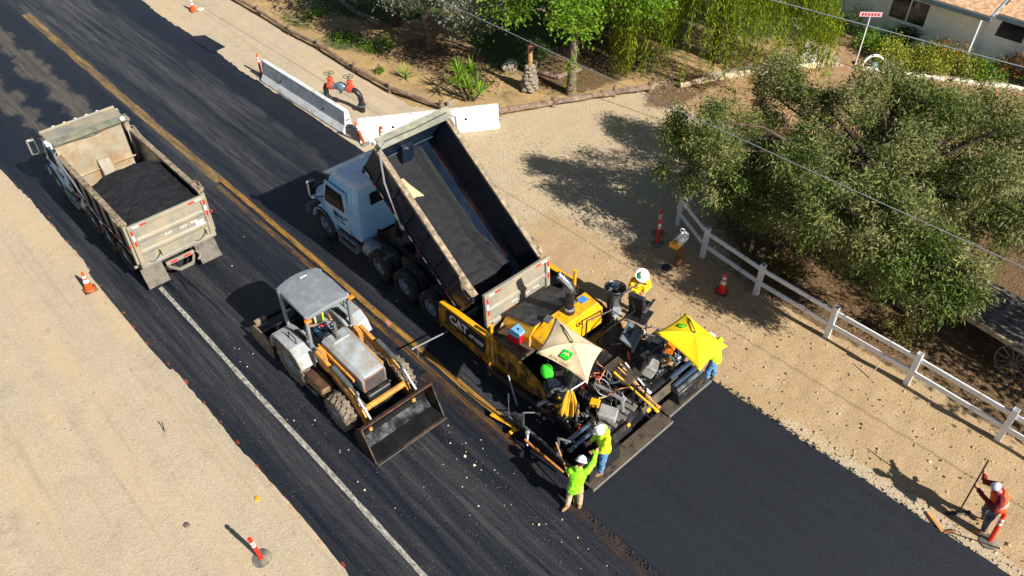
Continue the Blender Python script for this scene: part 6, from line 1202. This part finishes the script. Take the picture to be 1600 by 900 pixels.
r1 = roof_plane((36.25, 9.75, 2.52), (36.25, 20, 2.52), 1.5, 4.6, 4, hs); r2 = roof_plane((37.0, -2, 2.45), (37.0, 9.7, 2.45), 1.5, 4.6, 3, hs)
b = MB(); b.tube([Vector((36.25, 9.72, 2.58)) - HO, Vector((40.85, 9.72, 4.1)) - HO], .05, 6); b.build('valley_trim', TRIM, hs)
# ------------------------------------------------------------------ vegetation
def leaf_mat(name, c0, c1, c2, rough=.5, trans=.25):
    if name in MATS: return MATS[name]
    k = NT(name); g = k.n.new('ShaderNodeNewGeometry'); a = k.node('ShaderNodeAttribute', attribute_name='tone').outputs['Fac']
    c = k.mix(a, c0, c1); c = k.mix(k.noise(k.coord('Object'), .9, 3, .5, .4, .65), c, c2)
    k.set(Base_Color=c, Roughness=min(.9, rough + .12)); k.b.inputs['Specular IOR Level'].default_value = .22
    tr = k.n.new('ShaderNodeBsdfTranslucent'); k.link(c, tr.inputs['Color']); mx = k.n.new('ShaderNodeMixShader'); mx.inputs[0].default_value = trans
    k.link(k.b.outputs[0], mx.inputs[1]); k.link(tr.outputs[0], mx.inputs[2]); k.link(mx.outputs[0], k.out.inputs['Surface']); MATS[name] = k.m; return k.m
def leaves(name, P, D, L, W, m_, parent=None, fold=.25, loc=None):
    """one mesh of many leaf blades: base P, direction D, length L, width W; two bent quads each"""
    n = len(P); D = D / np.linalg.norm(D, axis=1, keepdims=True); rnd = rng.normal(size=(n, 3)); S = np.cross(D, rnd); S /= np.linalg.norm(S, axis=1, keepdims=True) + 1e-9; N = np.cross(S, D)
    L = np.broadcast_to(L, n)[:, None]; W = np.broadcast_to(W, n)[:, None]; dr = np.array([0, 0, -1.0])
    mid = P + D * L * .5 + N * L * .05; tip = P + D * L + dr * L * fold * .5
    V = np.stack([P, mid + S * W * .5, tip, mid - S * W * .5], 1).reshape(-1, 3); F = np.arange(n * 4).reshape(n, 4)
    o = fast_mesh(name, V, F, m_, parent, smooth=False); t = o.data.attributes.new('tone', 'FLOAT', 'POINT'); t.data.foreach_set('value', np.repeat(rng.random(n), 4).astype(np.float32))
    if loc is not None: o.location = loc
    return o
def clumps(n, c, r, lump=.5, seed=0, shell=.55, squash=1.0):
    """clump centres spread through an uneven ellipsoid, denser to the outside"""
    g = np.random.default_rng(seed); d = g.normal(size=(n, 3)); d /= np.linalg.norm(d, axis=1, keepdims=True); rad = (shell + (1 - shell) * g.random(n)) ** .8
    bump = 1 + lump * .5 * np.sin(d[:, 0] * 5 + seed) * np.sin(d[:, 1] * 6 + 2 * seed) + lump * .35 * np.sin(d[:, 2] * 7 + d[:, 0] * 4 + seed)
    return np.array(c) + d * (rad * bump)[:, None] * np.array(r), d
def branches(parent, base, targets, r0, m_, seed=0, fork=.45):
    g = random.Random(seed); b = MB()
    for t in targets:
        p0 = Vector(base); p1 = Vector(t); m1 = p0.lerp(p1, fork) + Vector((g.uniform(-.3, .3), g.uniform(-.3, .3), g.uniform(.1, .5))); m2 = p0.lerp(p1, .75) + Vector((g.uniform(-.2, .2), g.uniform(-.2, .2), g.uniform(0, .35)))
        b.tube([p0, m1, m2, p1], [r0, r0 * .6, r0 * .35, r0 * .12], 7)
    return b.build('limbs', m_, parent, smooth=60)
BARK = mat('grey_bark', srgb(150, 128, 104), .95, 0, .35, 5, srgb(86, 72, 58), .4, 6, .5, 18); BARKD = mat('dark_bark', srgb(96, 80, 64), .95, 0, .35, 5, srgb(56, 46, 38), .4, 6, .5, 18)
def crown(parent, cl, dirs, per, spread, L, W, m_, droop=0.0, name='crown', up=.2, seed=1):
    n = len(cl) * per; C = np.repeat(cl, per, 0); Dn = np.repeat(dirs, per, 0); P = C + rng.normal(size=(n, 3)) * spread
    D = rng.normal(size=(n, 3)) * .75 + Dn * .6 + np.array([0, 0, up - droop]); return leaves(name, P, D, L * rng.uniform(.6, 1.25, n), W * rng.uniform(.7, 1.2, n), m_, parent)
# --- the big drooping eucalyptus behind the fence
big = thing('eucalyptus_tree', 'large spreading grey green tree behind the white fence', 'tree', on(22.3, 6.6)); BO = np.array(big.location)
b = MB(); b.tube([(0, 0, -.2), (.05, -.1, .8), (-.1, .1, 1.7), (.1, .2, 2.5)], [.36, .28, .24, .2], 10); b.build('trunk', BARK, big, smooth=60)
def lobes(nl, per, c, r, lr, seed, shell=.55, lump=.35):
    """uneven foliage lobes with gaps between: clump centres set on the outside of each lobe"""
    g = np.random.default_rng(seed + 900); C, Dd = clumps(nl, c, r, lump, seed, shell); out = []; dd = []
    for i in range(nl):
        q, d = clumps(per, C[i], np.array([1, 1, .8]) * lr * g.uniform(.6, 1.3), .4, seed * 31 + i, .45); out.append(q); dd.append(d * .7 + Dd[i] * .5)
    return np.concatenate(out), np.concatenate(dd)
c1, d1 = lobes(40, 20, (-.1, .5, 3.3), (4.2, 4.7, 1.7), .94, 3); c2, d2 = lobes(11, 16, (-3.1, 3.2, 3.2), (2.0, 2.2, 1.3), .78, 5); c3, d3 = lobes(15, 16, (-4.6, -1.2, 3.7), (1.0, 2.7, .8), .72, 8); c4, d4 = lobes(6, 12, (-4.2, 4.6, 3.5), (1.1, 1.2, 1.1), .62, 9); c6, d6 = lobes(15, 18, (2.4, -.8, 3.0), (2.6, 3.4, 1.5), .84, 12); c7, d7 = lobes(6, 16, (-3.8, -1.7, 2.3), (.7, 1.0, .9), .6, 19)
c5, d5 = clumps(130, (.2, .5, 2.9), (3.6, 3.9, 1.3), .5, 15, .15); cl = np.concatenate([c1, c2, c3, c4, c5, c6, c7]); dn = np.concatenate([d1, d2, d3, d4, d5, d6, d7]); k_ = (cl[:, 2] > .9) & ((cl[:, 0] > -3.2) | (cl[:, 2] > 1.8)); cl, dn = cl[k_], dn[k_]
branches(big, (.1, .2, 2.3), [tuple(p) for p in cl[::20]], .12, BARKD, 4)
EUC = leaf_mat('eucalyptus_leaf', srgb(44, 66, 22), srgb(120, 136, 60), srgb(136, 136, 84), .42, .2); crown(big, cl, dn, 118, .16, .145, .038, EUC, droop=.5)
sp = cl[rng.choice(len(cl), 70)]; n = 70 * 16; P = np.repeat(sp, 16, 0) + np.repeat(rng.normal(size=(70, 3)) * .3, 16, 0) + np.tile(np.linspace(0, 1, 16), 70)[:, None] * np.repeat(rng.normal(size=(70, 3)) * [.5, .5, .45] + np.repeat(dn[rng.choice(len(dn), 70)], 1, 0) * .8, 16, 0)
leaves('sprays', P, rng.normal(size=(n, 3)) + [0, 0, -.5], .17 * rng.uniform(.7, 1.2, n), .035, leaf_mat('pale_eucalyptus_leaf', srgb(140, 150, 76), srgb(180, 178, 104), srgb(160, 130, 96), .45, .2), big)
# --- round green broadleaf tree in the yard
gt = thing('broadleaf_tree', 'bright green broadleaf tree with a bare grey trunk by the driveway border', 'tree', on(22.42, 20.27))
b = MB(); b.tube([(0, 0, -.1), (.03, .05, .5), (.12, .12, 1.3), (.3, .25, 2.5), (.35, .3, 3.5)], [.26, .2, .17, .15, .12], 10); b.build('trunk', BARK, gt, smooth=60)
c1, d1 = lobes(24, 11, (.1, .2, 4.75), (3.2, 2.8, 1.3), .85, 13); c2, d2 = clumps(24, (.5, .0, 3.5), (1.0, .9, .5), .4, 14, .3); cl = np.concatenate([c1, c2]); dn = np.concatenate([d1, d2]); branches(gt, (.33, .28, 2.7), [tuple(p) for p in cl[::8]], .08, BARK, 6)
crown(gt, cl, dn, 84, .27, .15, .09, leaf_mat('bright_green_leaf', srgb(74, 112, 24), srgb(130, 168, 44), srgb(108, 140, 34), .38, .3), up=.3)
b = rng.normal(size=(90, 3)) * [.16, .16, .35] + [-.2, -.12, 1.15]; leaves('sucker_leaves', b, rng.normal(size=(90, 3)) + [0, 0, .4], .16, .08, MATS['bright_green_leaf'], gt)
# --- grey-leaved tree
gy2 = thing('grey_leaved_tree', 'silvery grey leaved tree over the shaded yard at the top centre', 'tree', on(20.8, 27.6)); b = MB(); b.tube([(0, 0, -.1), (.1, 0, .6), (-.05, .1, 1.4), (.1, .1, 2.2)], [.24, .19, .17, .13], 9); b.build('trunk', BARK, gy2, smooth=60)
c1, d1 = lobes(22, 11, (.1, -.9, 3.7), (2.6, 3.1, 1.4), .85, 23); branches(gy2, (.05, .1, 2.0), [tuple(p) for p in c1[::8]], .08, BARKD, 7)
crown(gy2, c1, d1, 80, .28, .16, .06, leaf_mat('grey_leaf', srgb(96, 104, 84), srgb(160, 164, 142), srgb(120, 124, 100), .5, .15), droop=.1)
# --- weeping pepper tree
wp_ = thing('weeping_tree', 'tall weeping pepper tree with long hanging yellow green strands', 'tree', on(29.4, 17.9)); b = MB(); b.tube([(0, 0, -.1), (.1, .1, 1), (-.1, 0, 2.2), (.1, .1, 3.4)], [.42, .34, .3, .22], 10); b.build('trunk', BARKD, wp_, smooth=60)
g2 = np.random.default_rng(44); ns = 980; az = g2.uniform(0, 6.283, ns); rad = 4.1 * np.sqrt(g2.random(ns)) * (1 + .18 * np.sin(az * 3)); ztop = 5.7 - (rad / 4.1) ** 2 * 1.4 + g2.normal(size=ns) * .25; zlen = np.clip(g2.uniform(2.4, 5.2, ns) * (.55 + .45 * rad / 4.1), .8, None); zend = np.maximum(ztop - zlen, .12 + g2.random(ns) * .7)
gap = (np.sin(az * 5 + 1.2) + .5 * np.sin(rad * 4) > -.45); az, rad, ztop, zend = az[gap], rad[gap], ztop[gap], zend[gap]; ns = len(az); m_ = 80; t = np.tile(np.linspace(0, 1, m_), ns); q = np.repeat(np.arange(ns), m_); zz = ztop[q] + (zend - ztop)[q] * t; rr_ = rad[q] * (.82 + .22 * np.sqrt(np.clip(t * 3, 0, 1)))
P = np.stack([np.cos(az)[q] * rr_, np.sin(az)[q] * rr_, zz], 1) + g2.normal(size=(ns * m_, 3)) * [.05, .05, .05]; D = g2.normal(size=(ns * m_, 3)) * .55 + [0, 0, -1.0]
leaves('crown', P, D, .19 * g2.uniform(.7, 1.3, len(P)), .036, leaf_mat('pepper_leaf', srgb(58, 84, 14), srgb(166, 176, 36), srgb(104, 124, 22), .5, .3), wp_); branches(wp_, (.1, .1, 3.2), [(math.cos(a) * 2.4, math.sin(a) * 2.4, 5.0) for a in np.linspace(0, 6, 9)], .14, BARKD, 9)
# --- darker trees beyond, closing the yard off
def backtree(label, x, y, r, h, seed, cols, leaf=.2, n=90):
    t = thing('yard_tree', label, 'tree', on(x, y)); b = MB(); b.tube([(0, 0, -.1), (.1, .1, h * .3), (0, .1, h * .55)], [.28, .22, .14], 8); b.build('trunk', BARKD, t, smooth=60)
    c, d = clumps(n, (0, 0, h * .62), (r, r, h * .38), .55, seed, .35); crown(t, c, d, 64, .36, leaf, leaf * .5, leaf_mat(*cols), up=.2); branches(t, (0, .1, h * .45), [tuple(p) for p in c[::10]], .08, BARKD, seed); return t
DG = ('dark_green_leaf', srgb(40, 62, 20), srgb(76, 100, 34), srgb(54, 74, 26), .5, .2)
backtree('dark tree beyond the broadleaf tree in the shaded yard', 28.2, 27.2, 3.4, 6.5, 61, DG); backtree('dark tree standing behind the weeping pepper tree', 35.6, 24.5, 3.6, 6.8, 62, DG); backtree('dark tree behind the grey leaved tree at the top edge', 24.6, 32.5, 3.3, 6.2, 63, DG); backtree('dark leafy tree just beyond the top edge over the yard shade', 21.2, 30.6, 3.0, 6.6, 65, DG, n=130); backtree('dark tree at the top left of the yard beyond the rail border', 21.8, 38.6, 3.2, 6.0, 64, DG)
backtree('added dark evergreen deepening the shade behind the broadleaf tree', 26.6, 23.2, 2.9, 5.4, 67, ('deep_shade_leaf', srgb(22, 36, 14), srgb(44, 60, 24), srgb(30, 44, 18), .6, .15), n=120); backtree('dark tree just outside the right picture edge shading the wagon', 20.9, -3.2, 2.3, 6.0, 66, DG, n=110)  # evergreen added to darken the yard, shade held in its leaf colour
# --- bushes, yuccas, garden
def bush(label, x, y, r, h, cols, seed, leaf=.12, n=26, per=44, name='bush', z0=0.0):
    t = thing(name, label, 'bush', on(x, y)); c, d = clumps(n, (0, 0, h * .5), (r, r, h * .5), .5, seed, .3); c[:, 2] = np.clip(c[:, 2], .06, None); crown(t, c, d, per, r * .16, leaf, leaf * .45, leaf_mat(*cols), up=.35, name='foliage'); branches(t, (0, 0, 0), [tuple(p) for p in c[::4]], .022, BARKD, seed); return t
YG = ('yellow_green_leaf', srgb(120, 130, 40), srgb(184, 184, 76), srgb(140, 150, 50), .5, .25); RB = ('russet_leaf', srgb(110, 74, 38), srgb(176, 120, 66), srgb(120, 110, 50), .5, .2); BG = ('bed_green_leaf', srgb(70, 110, 26), srgb(130, 170, 50), srgb(96, 130, 34), .5, .25)
bush('dark leafy shrub against the stucco wall by the sign', 35.7, 15.3, .8, 1.6, DG, 71); bush('russet shrub at the foot of the white downspout', 36.1, 10.9, .75, 1.2, RB, 72); bush('russet and green shrub in front of the recessed wall', 37.0, 8.3, .7, 1.3, RB, 73); bush('dark spiky shrub below the sliding window', 36.2, 12.8, .55, 1.2, DG, 74)
bush('bright green shrub at the left end of the flower bed', 34.9, 15.9, 1.0, .7, BG, 75); bush('yellow green shrub nearest the white ring', 34.8, 12.3, 1.1, .75, YG, 76, n=60, per=60); bush('pale yellow shrub in the middle of the flower bed', 35.5, 11.0, 1.1, .8, YG, 77, n=60, per=60); bush('olive shrub between the pale shrub and the long white curb', 36.1, 9.8, .8, .7, YG, 88, n=40, per=56); bush('bright green ground shrub behind the yellow green shrub', 35.6, 13.6, 1.0, .6, BG, 89, n=46, per=56); bush('bright green shrub beside the long white curb', 36.3, 8.9, .9, .6, BG, 78); bush('green shrub at the right end of the flower bed', 37.2, 6.9, .9, .6, BG, 79); bush('tall dark shrub under the first house window', 35.9, 17.2, .9, 1.7, DG, 80)
bush('yellow green bush at the right picture edge beside the wagon', 21.35, .55, .75, 1.7, ('edge_bush_leaf', srgb(90, 110, 30), srgb(176, 170, 60), srgb(130, 130, 44), .5, .25), 81, .16, 40); bush('small olive bush under the tree behind the white fence', 19.1, 4.0, .6, .8, ('olive_leaf', srgb(84, 84, 40), srgb(130, 120, 64), srgb(90, 80, 44), .5, .2), 82); bush('low scrub beneath the tree beside the mailbox fence', 18.9, 8.0, .8, .9, ('olive_leaf', 0, 0, 0), 83); bush('low green tuft in the yard near the rail border', 18.4, 31.0, .6, .25, BG, 84, .1, 18); bush('green weeds at the shade edge beyond the rail border', 19.1, 29.4, .8, .28, BG, 85, .1, 18); bush('bright weed patch at the top of the rail border', 18.9, 34.2, .45, .25, BG, 86, .1, 14); bush('sparse weed tuft beside the small yucca', 17.7, 27.3, .22, .2, BG, 87, .08, 8)
b = MB()
for q in range(26): a = random.uniform(0, 6.28); r_ = random.uniform(.3, .9); b.tube(wiggle((0, 0, 0), (math.cos(a) * r_, math.sin(a) * r_, random.uniform(.6, 1.5)), 5, .3, q), [.02, .016, .013, .01, .007, .004], 5)
o = b.build('dead_shrub', mat('dead_twig', srgb(130, 112, 100), .9, 0, .2), None, on(19.7, 23.4)); tag(o, 'bare dead shrub of grey twigs behind the yucca', 'dead shrub')
YU = leaf_mat('yucca_leaf', srgb(84, 126, 24), srgb(150, 190, 50), srgb(110, 150, 36), .35, .2); yl = None
def yucca(label, x, y, heads, sc):
    global yl
    t = thing('yucca_plant', label, 'yucca', on(x, y), 0, 'yuccas in the yard')
    for hx, hy, hz, n in heads:
        b = MB(); b.tube([(hx * .3, hy * .3, 0), (hx, hy, hz)], [.06 * sc, .045 * sc], 7); b.build('stem', BARKD, t)
        for k in range(n):
            if yl is None:
                b = MB(); b.loft([[(-w, .0, y), (0, -w * .35, y), (w, 0, y), (0, w * .1, y)] for y, w in ((0, .012), (.2, .022), (.45, .018), (.66, .003))]); yl = b.build('leaf', YU, t, smooth=0); at = yl.data.attributes.new('tone', 'FLOAT', 'POINT'); at.data.foreach_set('value', np.full(len(yl.data.vertices), .6, np.float32)); o = yl
            else: o = clone(yl, 'leaf', t)
            el = random.uniform(.15, 1.75); o.location = (hx, hy, hz + random.uniform(-.08, .08)); o.rotation_euler = Euler((el, 0, random.uniform(0, 6.28))); s_ = sc * random.uniform(.75, 1.15); o.scale = (s_ * 1.3, s_ * 1.3, s_)
yucca('large bright green yucca clump beside the white barrier', 18.95, 22.7, [(0, 0, .5, 30), (.45, .35, .95, 30), (-.42, .3, .9, 28), (.25, -.3, .35, 24), (-.1, .5, 1.1, 26)], 1.05); yucca('small yucca in the yard between rail border and shade', 18.2, 26.0, [(0, 0, .15, 22)], .8)
def litter_shade():  # scatters fallen leaves, lawn blades and dry grass tufts
    n = 5200; x = rng.normal(21, 2.2, n); y = rng.normal(5.5, 3.4, n); k = (x > 17.8); x, y = x[k], y[k]; P = np.stack([x, y, ground_h(x, y) + .012], 1); D = rng.normal(size=(len(x), 3)) * [1, 1, .12]
    o = leaves('leaf_litter', P, D, .12, .03, leaf_mat('dry_leaf', srgb(140, 100, 58), srgb(196, 150, 92), srgb(120, 92, 60), .7, .1)); o['kind'] = 'stuff'; o['label'] = 'dry fallen leaves under the big tree'
    n = 16000; x = rng.uniform(22.5, 38, n); y = rng.uniform(19, 33, n); w = ((x - 27.5) / 6.2) ** 2 + ((y - 25) / 6) ** 2 < 1; w |= (x > 32) & (y > 18.5); x, y = x[w], y[w]; P = np.stack([x, y, np.full(len(x), 0.0)], 1); D = rng.normal(size=(len(x), 3)) * [.5, .5, .2] + [0, 0, 1]
    o = leaves('lawn_grass', P, D, .13, .02, leaf_mat('grass_blade', srgb(50, 76, 22), srgb(96, 120, 40), srgb(70, 94, 30), .6, .2)); o['kind'] = 'stuff'; o['label'] = 'short lawn grass in the shade of the yard trees'
    n = 2600; x = rng.uniform(17.2, 24, n); y = rng.uniform(20, 36, n); w = (rng.random(n) < .75) & (vnoise(x, y, .5, 91) > .02) & (y > 21.6 - .39 * (x - 18.8)); x, y = x[w], y[w]; P = np.stack([x, y, ground_h(x, y)], 1); D = rng.normal(size=(len(x), 3)) * [.7, .7, .2] + [0, 0, .7]
    o = leaves('dry_grass', P, D, .14, .018, leaf_mat('dry_grass_blade', srgb(170, 140, 78), srgb(206, 176, 108), srgb(150, 140, 70), .7, .2)); o['kind'] = 'stuff'; o['label'] = 'dry tan grass tufts across the sunny yard'
litter_shade()
